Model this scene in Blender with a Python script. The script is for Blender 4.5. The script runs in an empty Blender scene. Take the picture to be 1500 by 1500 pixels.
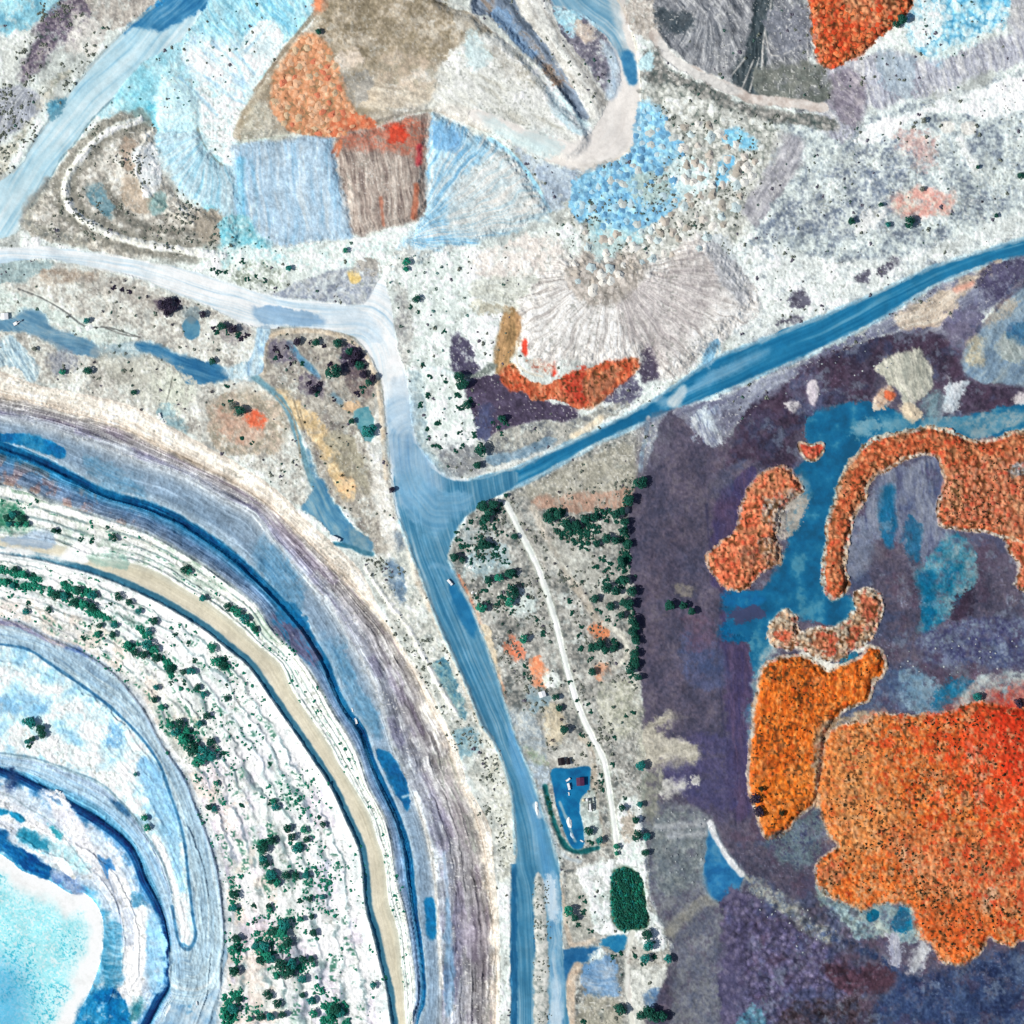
import bpy, bmesh, math, random
import numpy as np
random.seed(7)
F = np.float32
# ----------------------------------------------------------------------------
# One picture-sized grid of ground: 0.6 m per survey unit, north up.
# ----------------------------------------------------------------------------
S = 0.6                      # metres per survey unit
STEP = 1.2                   # grid pitch in survey units
LO, HI = -78.0, 1578.0
N = int(round((HI - LO) / STEP)) + 1
ax = (LO + STEP * np.arange(N)).astype(F)
PX, PY = np.meshgrid(ax, ax)             # PX varies along columns, PY along rows
C = np.zeros((N, N, 3), F)               # surface colour (display units 0..255)
H = np.zeros((N, N), F)                  # height in metres
ID = np.zeros((N, N), np.int16)          # which ground object a cell belongs to

# ------------------------------------------------------------------ noise ----
def vnoise(u, v, seed=0):
    rs = np.random.RandomState(1000 + seed)
    T = rs.rand(256, 256).astype(F)
    iu = np.floor(u); iv = np.floor(v)
    fu = (u - iu).astype(F); fv = (v - iv).astype(F)
    fu = fu * fu * (3 - 2 * fu); fv = fv * fv * (3 - 2 * fv)
    a = iu.astype(np.int32) & 255; b = iv.astype(np.int32) & 255
    a1 = (a + 1) & 255; b1 = (b + 1) & 255
    top = T[b, a] * (1 - fu) + T[b, a1] * fu
    bot = T[b1, a] * (1 - fu) + T[b1, a1] * fu
    return top * (1 - fv) + bot * fv

def fbm(u, v, octv=4, seed=0, gain=0.55):
    out = 0; amp = 1; tot = 0; f = 1.0
    for i in range(octv):
        out = out + amp * vnoise(u * f + 17.3 * i, v * f + 9.1 * i, seed + i)
        tot += amp; amp *= gain; f *= 2.03
    return out / tot

def stretch(n, k=2.2):
    return np.clip((n - 0.5) * k + 0.5, 0, 1)

def cells(x, y, size, seed=0):
    """Worley cells: nearest distance (0..1) and a random value per cell."""
    rs = np.random.RandomState(seed + 77)
    JX, JY, JV = rs.rand(3, 128, 128).astype(F)
    gx = x / size; gy = y / size
    ix = np.floor(gx).astype(np.int32); iy = np.floor(gy).astype(np.int32)
    best = np.full(x.shape, 9, F); val = np.zeros(x.shape, F)
    for dy in (-1, 0, 1):
        for dx in (-1, 0, 1):
            a = (ix + dx) & 127; b = (iy + dy) & 127
            d = (ix + dx + JX[b, a] - gx) ** 2 + (iy + dy + JY[b, a] - gy) ** 2
            m = d < best
            best = np.where(m, d, best).astype(F); val = np.where(m, JV[b, a], val)
    return np.sqrt(best), val

def ss(x, a, b):
    t = np.clip((x - a) / (b - a), 0, 1)
    return t * t * (3 - 2 * t)

# ------------------------------------------------------------- curve tools ---
def smooth(pts, closed=True, k=4):
    p = np.array(pts, float); n = len(p); out = []
    rng = range(n) if closed else range(n - 1)
    for i in rng:
        if closed:
            p0, p1, p2, p3 = p[i - 1], p[i], p[(i + 1) % n], p[(i + 2) % n]
        else:
            p1, p2 = p[i], p[i + 1]
            p0 = p[i - 1] if i > 0 else 2 * p1 - p2
            p3 = p[i + 2] if i + 2 < n else 2 * p2 - p1
        for j in range(k):
            t = j / k
            out.append(0.5 * ((2 * p1) + (-p0 + p2) * t + (2 * p0 - 5 * p1 + 4 * p2 - p3) * t * t
                              + (-p0 + 3 * p1 - 3 * p2 + p3) * t ** 3))
    if not closed:
        out.append(p[-1])
    return np.array(out)

def box(pts, pad):
    p = np.array(pts)
    x0 = max(0, int((p[:, 0].min() - pad - LO) / STEP)); x1 = min(N, int((p[:, 0].max() + pad - LO) / STEP) + 2)
    y0 = max(0, int((p[:, 1].min() - pad - LO) / STEP)); y1 = min(N, int((p[:, 1].max() + pad - LO) / STEP) + 2)
    return slice(y0, y1), slice(x0, x1)

def seg_dist(X, Y, p, closed, want_s=False):
    """Distance to a polyline; inside flag (crossing number); arc length and side when asked."""
    d2 = np.full(X.shape, 1e12, F); ins = np.zeros(X.shape, bool)
    sv = np.zeros(X.shape, F) if want_s else None; side = np.ones(X.shape, F) if want_s else None
    n = len(p); acc = 0.0
    for i in range(n if closed else n - 1):
        ax_, ay_ = p[i]; bx_, by_ = p[(i + 1) % n]
        ex, ey = bx_ - ax_, by_ - ay_; L2 = ex * ex + ey * ey
        if L2 < 1e-9: continue
        wx = X - F(ax_); wy = Y - F(ay_)
        t = np.clip((wx * F(ex) + wy * F(ey)) / F(L2), 0, 1)
        q = (wx - t * F(ex)) ** 2 + (wy - t * F(ey)) ** 2
        if want_s:
            m = q < d2; Ls = math.sqrt(L2)
            sv = np.where(m, F(acc) + t * F(Ls), sv)
            side = np.where(m, np.sign(F(ex) * wy - F(ey) * wx), side)
            acc += Ls
        d2 = np.minimum(d2, q)
        if closed and by_ != ay_:
            c = ((ay_ > Y) != (by_ > Y)) & (X < F(ex) * (Y - F(ay_)) / F(by_ - ay_) + F(ax_))
            ins ^= c
    d = np.sqrt(d2)
    return d, ins, sv, side

def up(a, shape):
    """bilinear enlargement of a half-resolution field back to the grid"""
    h, w = a.shape; H_, W_ = shape
    yy = np.clip(np.arange(H_) / 2.0, 0, h - 1.001); xx = np.clip(np.arange(W_) / 2.0, 0, w - 1.001)
    y0 = yy.astype(int); x0 = xx.astype(int); fy = (yy - y0).astype(F)[:, None]; fx = (xx - x0).astype(F)[None]
    y1 = np.minimum(y0 + 1, h - 1); x1 = np.minimum(x0 + 1, w - 1)
    return ((a[y0][:, x0] * (1 - fx) + a[y0][:, x1] * fx) * (1 - fy) + (a[y1][:, x0] * (1 - fx) + a[y1][:, x1] * fx) * fy)

def sdf(pts, sl, closed=True, sm=True, k=4):
    p = smooth(pts, closed, k) if sm else np.array(pts, float)
    X, Y = PX[sl], PY[sl]
    if X.size > 4000 and min(X.shape) > 8:
        d, ins, _, _ = seg_dist(X[::2, ::2], Y[::2, ::2], p, closed)
        d = np.where(ins, d, -d) if closed else d
        return up(d.astype(F), X.shape)
    d, ins, _, _ = seg_dist(X, Y, p, closed)
    return np.where(ins, d, -d) if closed else d

_seed = [0]
def texture(tex, X, Y):
    kind = tex[0]; _seed[0] += 5; sd = _seed[0] % 400
    if kind == 'fbm':
        return stretch(fbm(X / tex[1], Y / tex[1], 5, sd, 0.62), 2.4)
    if kind == 'streak':                         # angle (deg, 0 = along x, 90 = along y), across, along
        a = math.radians(tex[1]); ca, sa = F(math.cos(a)), F(math.sin(a))
        u = X * ca + Y * sa; v = -X * sa + Y * ca
        wob = (fbm(X / 40, Y / 40, 2, sd + 3) - 0.5) * 14
        n = fbm(u / tex[3], (v + wob) / tex[2], 3, sd, 0.7)
        return stretch(0.72 * n + 0.28 * fbm(X / 12, Y / 12, 5, sd + 2, 0.7), 2.5)
    if kind == 'radial':                         # centre, angular frequency
        dx = X - tex[1]; dy = Y - tex[2]; r = np.sqrt(dx * dx + dy * dy) + 1
        th = np.arctan2(dy, dx) + (fbm(X / 30, Y / 30, 2, sd + 3) - 0.5) * 0.12
        n = 0.45 * vnoise(th * tex[3] + 80, r / 50, sd) + 0.55 * vnoise(th * tex[3] * 2.7 + 60, r / 26, sd + 1)
        return stretch(0.75 * n + 0.25 * fbm(X / 9, Y / 9, 5, sd + 2, 0.7), 2.3)
    if kind == 'cells':
        d, v = cells(X + 3 * vnoise(X / 9, Y / 9, sd), Y + 3 * vnoise(X / 9, Y / 9, sd + 1), tex[1], sd)
        return np.clip(0.55 * v + 0.55 * (0.75 - d) + 0.35 * (fbm(X / 6, Y / 6, 3, sd + 2) - 0.5) + 0.1, 0, 1)
    if kind == 'speck':                          # rough, strongly grained ground
        n = 0.75 * fbm(X / tex[1], Y / tex[1], 5, sd, 0.75) + 0.25 * vnoise(X / 3.4, Y / 3.4, sd + 5)
        return stretch(n, 2.8)
    if kind == 'flow':                           # streaks that follow a line
        p = smooth(tex[1], False, 3)
        d, _, s, side = seg_dist(X[::2, ::2], Y[::2, ::2], p, False, True)
        dd = up((d * side).astype(F), X.shape); s = up(s.astype(F), X.shape)
        dd = dd + (fbm(X / 60, Y / 60, 2, sd + 4) - 0.5) * 8
        n = 0.45 * fbm(dd / (tex[2] * 1.3), s / (tex[3] * 1.6), 3, sd, 0.6) + 0.30 * vnoise(dd / (tex[2] * 0.36), s / (tex[3] * 0.8), sd + 6) + 0.25 * fbm(X / 40, Y / 40, 4, sd + 2)
        return stretch(n, 1.9)
    return np.full(X.shape, 0.5, F)

def ramp(cols, n):
    cols = np.array(cols, F)
    if len(cols) == 1:
        return np.broadcast_to(cols[0], n.shape + (3,))
    t = n * (len(cols) - 1); i = np.minimum(t.astype(int), len(cols) - 2); f = (t - i)[..., None].astype(F)
    return cols[i] * (1 - f) + cols[i + 1] * f

def lay(sl, m, cols, tex, idn):
    X, Y = PX[sl], PY[sl]
    col = ramp(cols, texture(tex, X, Y)) if len(cols) > 1 else np.array(cols[0], F)
    mm = m[..., None].astype(F)
    C[sl] = C[sl] * (1 - mm) + col * mm
    if idn is not None:
        sub = ID[sl]; sub[m > 0.5] = idn

def P(pts, cols, tex=('fbm', 22), soft=2.0, warp=4.0, ws=11.0, a=1.0, idn=None, h=0.0, hw=14.0, sm=True, rim=None):
    """paint a patch of ground; h raises it (m) with a batter of hw units"""
    q_ = np.array(pts)
    if idn is None and max(np.ptp(q_[:, 0]), np.ptp(q_[:, 1])) < 75 and cols is not None and warp >= 2.5:
        soft = max(soft, 4.0); warp = warp * 1.6; ws = 8.0; a = a * 0.94       # small stains fray into what is round them
    sl = box(pts, soft * 2 + warp * 2.5 + 6); X, Y = PX[sl], PY[sl]
    if X.size == 0: return
    d = sdf(pts, sl, True, sm)
    _seed[0] += 3; q = _seed[0] % 300
    d = d + (fbm(X / ws, Y / ws, 5, q, 0.7) - 0.5) * 3.6 * warp + (fbm(X / (ws * 3.5), Y / (ws * 3.5), 2, q + 1) - 0.5) * 1.8 * warp
    soft = soft * (0.35 + 1.9 * vnoise(X / 30, Y / 30, q + 2) ** 2)
    if rim:                                      # a pale edge where the soil thins out
        m = ss(d, -rim[1] - soft, -rim[1] + soft)
        lay(sl, m * rim[2], [rim[0]], ('none',), idn)
    m = ss(d, -soft, soft) * a
    if idn is None and warp >= 4 and tex[0] in ('fbm', 'speck'):                                # worn patches let the ground below show through
        m = m * (1 - 0.55 * ss(fbm(X / (ws * 0.9), Y / (ws * 0.9), 4, q + 4, 0.7), 0.52, 0.72))
    lay(sl, m, cols, tex, idn)
    if h:
        H[sl] += h * ss(d, -hw * 0.15, hw)

def L(pts, w, cols, tex=('fbm', 14), soft=1.2, warp=1.5, a=1.0, idn=None, h=0.0, ws=9.0):
    """paint a band along a line"""
    sl = box(pts, w + soft + warp + 6); X, Y = PX[sl], PY[sl]
    if X.size == 0: return
    p = smooth(pts, False, 4)
    d, _, _, _ = seg_dist(X, Y, p, False)
    _seed[0] += 1
    d = w / 2 - d + (fbm(X / ws, Y / ws, 3, _seed[0] % 300) - 0.5) * 2 * warp
    m = ss(d, -soft, soft) * a
    lay(sl, m, cols, tex, idn)
    if h:
        H[sl] += h * ss(d, -1.5, w / 2 + 1)
# ------------------------------------------------------------- ground ids ----
G_NAMES = ['ground', 'haul_road', 'haul_road', 'haul_road', 'haul_road', 'pit_terrain', 'pit_road', 'lake', 'dirt_track',
           'tailings_flat', 'orange_terrain', 'orange_terrain', 'orange_terrain', 'orange_terrain', 'pond', 'work_yard',
           'spoil_dump', 'pit_road']
# ------------------------------------------------------------- base cover ----
n = stretch(fbm(PX / 60, PY / 60, 6, 3, 0.6), 2.0)
C[:] = ramp([(162, 164, 162), (204, 206, 202), (228, 233, 229), (243, 247, 245)], n)
H[:] = (fbm(PX / 120, PY / 120, 4, 9) - 0.5) * 5

def region_topleft():
    P([(-90, -90), (95, -90), (95, 0), (85, 12), (60, 30), (25, 42), (0, 52), (-90, 70)], [(110, 168, 192), (158, 206, 220), (188, 220, 224)], ('fbm', 30), 4, 5)
    P([(130, -80), (240, -80), (235, 0), (165, 45), (135, 25), (110, 0)], [(150, 142, 138), (190, 180, 172), (210, 203, 196)], ('fbm', 12))
    P([(75, 10), (110, -10), (130, 20), (115, 55), (80, 75), (60, 98), (35, 118), (28, 100), (45, 65), (55, 40)], [(70, 80, 80), (98, 88, 104), (126, 114, 128), (168, 158, 160)], ('speck', 14), 5, 6)
    P([(0, 60), (40, 50), (50, 65), (30, 100), (20, 128), (0, 130), (-90, 130), (-90, 60)], [(205, 205, 200), (240, 240, 236)], ('speck', 18), 5, 5)
    P([(110, 20), (140, 25), (160, 50), (130, 80), (95, 75), (100, 55)], [(190, 182, 178), (226, 220, 214)], ('fbm', 10), 5, 5)
    P([(-90, 132), (0, 130), (30, 128), (62, 146), (55, 168), (30, 188), (10, 202), (0, 212), (-90, 250)], [(140, 142, 152), (172, 174, 184), (196, 196, 200)], ('radial', 55, 110, 26), 4, 4)
    P([(60, 130), (85, 110), (110, 100), (60, 160), (20, 230), (0, 255), (-60, 300), (-60, 250), (0, 215), (40, 180)], [(150, 152, 142), (196, 190, 178), (215, 210, 200)], ('speck', 12), 5, 5)
    # pale cyan flats right of the road
    P([(240, 40), (305, -80), (480, -80), (470, 0), (440, 40), (400, 90), (375, 130), (390, 200), (350, 220), (350, 380), (300, 310), (235, 215), (200, 165), (150, 170), (160, 110)],
      [(150, 204, 220), (186, 222, 233), (208, 232, 238)], ('fbm', 26), 6, 6)
    P([(300, 20), (330, -80), (475, -80), (455, 20), (425, 55), (395, 30), (350, 62), (300, 80), (270, 80), (275, 45)], [(126, 188, 212), (168, 214, 229), (200, 229, 237)], ('streak', 52, 5, 40), 5, 4)
    P([(275, 60), (300, 45), (350, 64), (375, 110), (355, 145), (322, 135), (285, 112), (268, 88)], [(188, 216, 236), (226, 240, 248), (244, 250, 252)], ('streak', 38, 6, 50), 10, 9)
    P([(352, 62), (390, 28), (412, 52), (405, 82), (383, 112), (372, 105)], [(226, 243, 249), (247, 252, 253)], ('streak', -52, 8, 40), 3, 4)
    P([(290, 128), (315, 125), (350, 148), (372, 140), (400, 165), (395, 200), (350, 205), (345, 235), (332, 246), (312, 230), (298, 208), (290, 185)], [(214, 228, 230), (240, 246, 245), (251, 253, 252)], ('speck', 16), 9, 7)
    for q in ([(300, 110), (335, 140), (360, 152)], [(262, 112), (300, 150), (318, 168)], [(345, 75), (372, 108)], [(310, 62), (350, 100), (358, 140)], [(400, 30), (360, 75)]):
        L(q, 4, [(140, 182, 214), (186, 214, 230)], ('fbm', 6), 2, 2, 0.6)
    L([(288, 160), (290, 190), (303, 218), (320, 238), (336, 247)], 3.0, [(95, 112, 108), (150, 150, 138)], ('fbm', 5), 1, 1.2, 0.9)
    P([(228, 130), (250, 112), (280, 130), (290, 155), (288, 188), (232, 190), (224, 168)], [(190, 222, 234), (212, 234, 241)], ('radial', 292, 160, 14), 3, 1.5, h=2.0)
    P([(195, 150), (225, 150), (226, 176), (232, 190), (210, 185), (195, 175)], [(86, 168, 190), (128, 196, 212)], ('fbm', 8), 4, 3)
    P([(165, 100), (190, 92), (225, 100), (240, 118), (222, 140), (215, 160), (180, 160), (160, 135)], [(118, 184, 202), (164, 214, 224)], ('fbm', 14), 7, 6, a=0.7)
    # big pale haul road running up to the north edge
    fl = [(300, -80), (262, 20), (205, 90), (140, 150), (90, 210), (40, 285), (5, 345), (-40, 380)]
    P([(240, -80), (240, 0), (225, 10), (176, 50), (150, 76), (120, 112), (96, 142), (70, 178), (44, 214), (20, 252), (-90, 330), (-90, 360), (0, 352), (28, 334), (36, 312), (54, 290), (72, 264), (90, 232), (108, 212), (134, 176), (166, 144), (190, 110), (232, 78), (262, 60), (292, 20), (306, 0), (330, -80)],
      [(146, 194, 218), (184, 220, 234), (210, 234, 242), (234, 245, 248)], ('flow', fl, 7, 90), 2.5, 2, idn=1)
    P([(226, 6), (242, -6), (260, -80), (330, -80), (304, -2), (288, 18), (246, 44), (225, 42), (196, 40), (186, 46)], [(34, 108, 162), (58, 134, 182), (112, 172, 208)], ('streak', -42, 5, 60), 4, 4)
    L([(166, 144), (134, 176), (108, 212), (90, 232), (72, 264), (54, 290), (36, 312)], 3, [(92, 132, 150), (130, 160, 170)], ('fbm', 6), 1.2, 1.2, 0.8)
    L([(225, 10), (176, 50), (120, 112), (70, 178), (20, 252)], 4, [(150, 165, 170), (205, 215, 212)], ('fbm', 6), 1.5, 2, 0.7)
    P([(72, 152), (92, 142), (96, 150), (85, 168), (74, 172)], [(60, 120, 150), (110, 165, 185)], ('fbm', 6), 3, 3)
    # rough knoll inside the fork
    P([(165, 172), (188, 165), (215, 180), (232, 192), (228, 215), (240, 250), (262, 285), (290, 305), (330, 315), (350, 332), (345, 360), (300, 380), (200, 378), (120, 362), (60, 350), (32, 330), (40, 308), (70, 270), (100, 225), (130, 195)],
      [(108, 110, 108), (160, 153, 145), (204, 196, 187), (236, 231, 224)], ('cells', 9), 4, 5, h=4, hw=20)
    LOOP = [(205, 176), (172, 186), (140, 206), (112, 240), (97, 270), (100, 298), (122, 322), (158, 342), (205, 356), (260, 366), (330, 374)]
    L(LOOP, 34, [(104, 104, 98), (146, 140, 130)], ('speck', 8), 4, 6, 0.65)
    L([(190, 200), (165, 240), (160, 280), (185, 320), (240, 338), (300, 340)], 14, [(92, 92, 88), (140, 132, 122)], ('speck', 7), 4, 6, 0.75)
    L(LOOP, 12, [(228, 221, 210), (246, 243, 236), (250, 249, 244)], ('speck', 9), 1.8, 3, 0.95, h=2.5)
    L([(215, 200), (200, 235), (205, 268), (235, 300), (285, 330)], 7, [(214, 204, 192), (236, 230, 222)], ('speck', 8), 2, 4, 0.8, h=1.5)
    P([(182, 205), (200, 215), (198, 245), (180, 250), (172, 225)], [(160, 140, 124), (196, 174, 158)], ('speck', 7), 3, 4)
    P([(178, 262), (205, 272), (222, 300), (205, 312), (180, 295)], [(178, 160, 142), (206, 188, 172)], ('speck', 7), 3, 4)
    P([(285, 315), (340, 312), (346, 345), (300, 352)], [(150, 140, 128), (182, 170, 158)], ('streak', 70, 4, 16), 3, 4)
    P([(155, 215), (175, 210), (180, 260), (165, 270), (150, 250)], [(205, 195, 185), (240, 238, 232)], ('fbm', 8), 4, 4)
    P([(195, 230), (220, 205), (232, 225), (235, 265), (215, 292), (205, 270)], [(228, 230, 235), (250, 252, 252)], ('fbm', 12), 3, 4)
    P([(225, 285), (240, 285), (246, 305), (230, 315), (220, 300)], [(110, 140, 138), (165, 190, 190)], ('fbm', 8), 3, 3)
    P([(128, 280), (145, 270), (162, 300), (160, 318), (140, 305)], [(90, 130, 145), (140, 170, 180)], ('fbm', 8), 3, 3)
    L([(70, 268), (45, 300), (40, 325), (70, 340), (120, 355)], 14, [(108, 112, 112), (150, 146, 138), (176, 172, 160)], ('speck', 9), 5, 5, 0.8)

def region_dumps():
    # smooth tip faces below the plateau
    P([(232, 195), (290, 192), (300, 215), (320, 240), (345, 250), (350, 335), (310, 305), (280, 292), (250, 258), (235, 226)], [(150, 204, 226), (188, 222, 236), (208, 232, 241)], ('radial', 318, 185, 20), 6, 5, h=2.5, idn=16)
    P([(345, 212), (400, 205), (480, 198), (492, 222), (500, 262), (516, 315), (518, 345), (470, 352), (400, 362), (360, 345), (348, 330), (343, 250)],
      [(158, 198, 225), (180, 210, 232), (194, 219, 237), (214, 231, 241)], ('streak', 84, 5, 70), 4, 4, h=3, idn=16)
    L([(352, 235), (352, 280), (358, 335)], 12, [(84, 164, 202), (140, 198, 222)], ('streak', 88, 4, 30), 4, 3, 0.7)
    L([(368, 235), (376, 290), (372, 340)], 5, [(110, 176, 214), (160, 206, 230)], ('streak', 88, 3, 30), 3, 2, 0.5)
    P([(330, 320), (365, 325), (395, 360), (420, 385), (370, 395), (330, 390), (318, 350)], [(96, 176, 196), (146, 204, 216), (196, 228, 232)], ('cells', 6), 5, 6)
    P([(300, 360), (420, 362), (520, 350), (600, 345), (640, 380), (560, 420), (470, 400), (380, 400), (310, 395)], [(205, 226, 224), (236, 242, 238), (248, 250, 246)], ('speck', 14), 6, 6, a=0.85)
    # right hand fan
    P([(628, 164), (660, 177), (700, 194), (732, 214), (757, 236), (778, 264), (803, 302), (780, 328), (710, 352), (640, 372), (580, 400), (560, 392), (596, 350), (616, 322), (622, 260)],
      [(132, 190, 226), (168, 212, 235), (202, 229, 241), (228, 239, 241)], ('radial', 590, 352, 30), 6, 5, h=3.5, idn=16)
    P([(634, 178), (672, 190), (676, 216), (650, 222), (632, 212)], [(102, 164, 216), (132, 186, 226)], ('streak', 80, 5, 40), 6, 4, a=0.8)
    P([(680, 255), (740, 225), (775, 265), (800, 302), (780, 326), (715, 342), (660, 335)], [(184, 208, 216), (224, 230, 228), (240, 234, 226)], ('radial', 590, 352, 46), 9, 5, a=0.85)
    L([(716, 202), (745, 222), (768, 246), (788, 276), (806, 308)], 6, [(150, 204, 230), (186, 222, 238)], ('fbm', 8), 1.5, 1)
    # beige plateau
    P([(470, -80), (640, -80), (645, 0), (692, 20), (718, 45), (770, 84), (822, 150), (868, 196), (840, 236), (790, 228), (740, 205), (700, 188), (660, 172), (630, 162), (600, 168), (545, 186), (495, 198), (430, 196), (352, 206), (342, 190), (375, 130), (405, 86), (430, 55), (460, 25)],
      [(150, 140, 120), (176, 166, 148), (200, 194, 180), (222, 220, 210)], ('fbm', 40), 2.5, 2, h=5, hw=14, idn=16)
    P([(465, 20), (480, -80), (640, -80), (660, 25), (680, 55), (640, 90), (600, 100), (560, 110), (530, 95), (490, 75), (470, 50)],
      [(136, 126, 106), (160, 148, 126), (182, 170, 150), (206, 196, 178)], ('speck', 20), 10, 10)
    P([(640, 95), (690, 55), (722, 48), (770, 84), (822, 150), (866, 195), (845, 232), (790, 226), (740, 204), (700, 186), (640, 165), (560, 160), (560, 120), (600, 108)],
      [(208, 208, 198), (231, 234, 228), (245, 247, 244)], ('streak', 28, 9, 50), 8, 8)
    P([(520, 120), (600, 112), (640, 125), (620, 150), (550, 160), (530, 150)], [(184, 170, 150), (222, 208, 186), (236, 226, 206)], ('streak', 8, 5, 40), 7, 6, a=0.8)
    P([(678, 52), (702, 45), (716, 80), (708, 102), (688, 98)], [(196, 224, 228), (214, 234, 236)], ('fbm', 12), 5, 4, a=0.9)
    P([(720, 70), (760, 88), (790, 120), (770, 130), (735, 110)], [(150, 145, 130), (205, 202, 192), (228, 228, 222)], ('fbm', 8), 5, 5, a=0.8)
    P([(492, 78), (520, 70), (530, 90), (512, 100), (496, 92)], [(222, 206, 188), (240, 228, 214)], ('fbm', 8), 4, 4, a=0.9)
    P([(505, 115), (540, 105), (545, 140), (525, 160), (508, 145)], [(140, 142, 142), (176, 176, 172)], ('fbm', 10), 6, 5, a=0.7)
    P([(560, 80), (600, 84), (640, 100), (630, 135), (600, 130), (560, 115)], [(168, 160, 140), (206, 190, 170), (226, 206, 186)], ('fbm', 10), 8, 8, a=0.6)
    L([(478, -10), (462, 18), (434, 52), (410, 82), (388, 114), (374, 132)], 6, [(128, 116, 100), (166, 154, 136)], ('fbm', 6), 1.5, 1.5, 0.85)
    L([(640, 0), (680, 12), (712, 36), (742, 62), (775, 86), (800, 118)], 3, [(190, 190, 188), (226, 222, 214)], ('fbm', 6), 1, 1, 0.9)
    L([(530, 180), (560, 176), (600, 165), (630, 162)], 4, [(140, 138, 126), (182, 178, 166)], ('fbm', 6), 1.5, 1.5, 0.8)
    P([(352, 205), (375, 150), (398, 160), (400, 190), (430, 198), (400, 206)], [(190, 190, 176), (220, 218, 204)], ('fbm', 12), 4, 4, a=0.85)
    # peach heaps
    P([(444, 50), (470, 54), (488, 78), (498, 108), (508, 140), (530, 172), (530, 196), (492, 202), (432, 196), (410, 182), (396, 150), (400, 118), (416, 84)],
      [(120, 104, 78), (172, 140, 106), (218, 152, 112), (234, 178, 140), (240, 204, 170)], ('cells', 8.5), 3, 4)
    P([(480, 185), (520, 168), (550, 182), (535, 205), (498, 205)], [(196, 100, 70), (224, 126, 90), (226, 168, 132)], ('cells', 7), 3, 4)
    P([(462, -10), (475, -10), (470, 15), (460, 16)], [(230, 130, 90)], ('none',), 3, 3, a=0.8)
    # brown face with the red top
    P([(494, 202), (520, 190), (546, 187), (576, 180), (602, 170), (629, 165), (627, 200), (623, 260), (621, 316), (585, 330), (545, 341), (518, 341), (512, 310), (500, 262), (489, 226)],
      [(120, 108, 104), (160, 146, 138), (186, 174, 164), (214, 204, 194)], ('streak', 82, 3.2, 42), 4, 4, h=3.5, idn=16)
    P([(498, 200), (540, 190), (580, 182), (600, 176), (620, 190), (618, 235), (600, 230), (575, 222), (540, 222), (510, 215)], [(150, 120, 106), (190, 104, 82), (206, 120, 96), (168, 144, 130)], ('speck', 9), 7, 6, a=0.75)
    P([(565, 186), (585, 180), (596, 190), (588, 206), (570, 204)], [(200, 62, 44), (226, 88, 64)], ('fbm', 7), 4, 4)
    L([(614, 215), (613, 240)], 8, [(190, 60, 74), (214, 92, 96)], ('fbm', 6), 3, 3, 0.9)
    L([(610, 272), (608, 300), (606, 318)], 8, [(196, 96, 66), (206, 130, 100)], ('streak', 85, 3, 15), 2.5, 2, 0.8)
    L([(558, 290), (562, 330)], 4, [(196, 120, 94)], ('none',), 2, 2, 0.7)
    L([(488, 222), (500, 205), (494, 228)], 5, [(212, 120, 84)], ('none',), 2, 2, 0.8)

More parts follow.
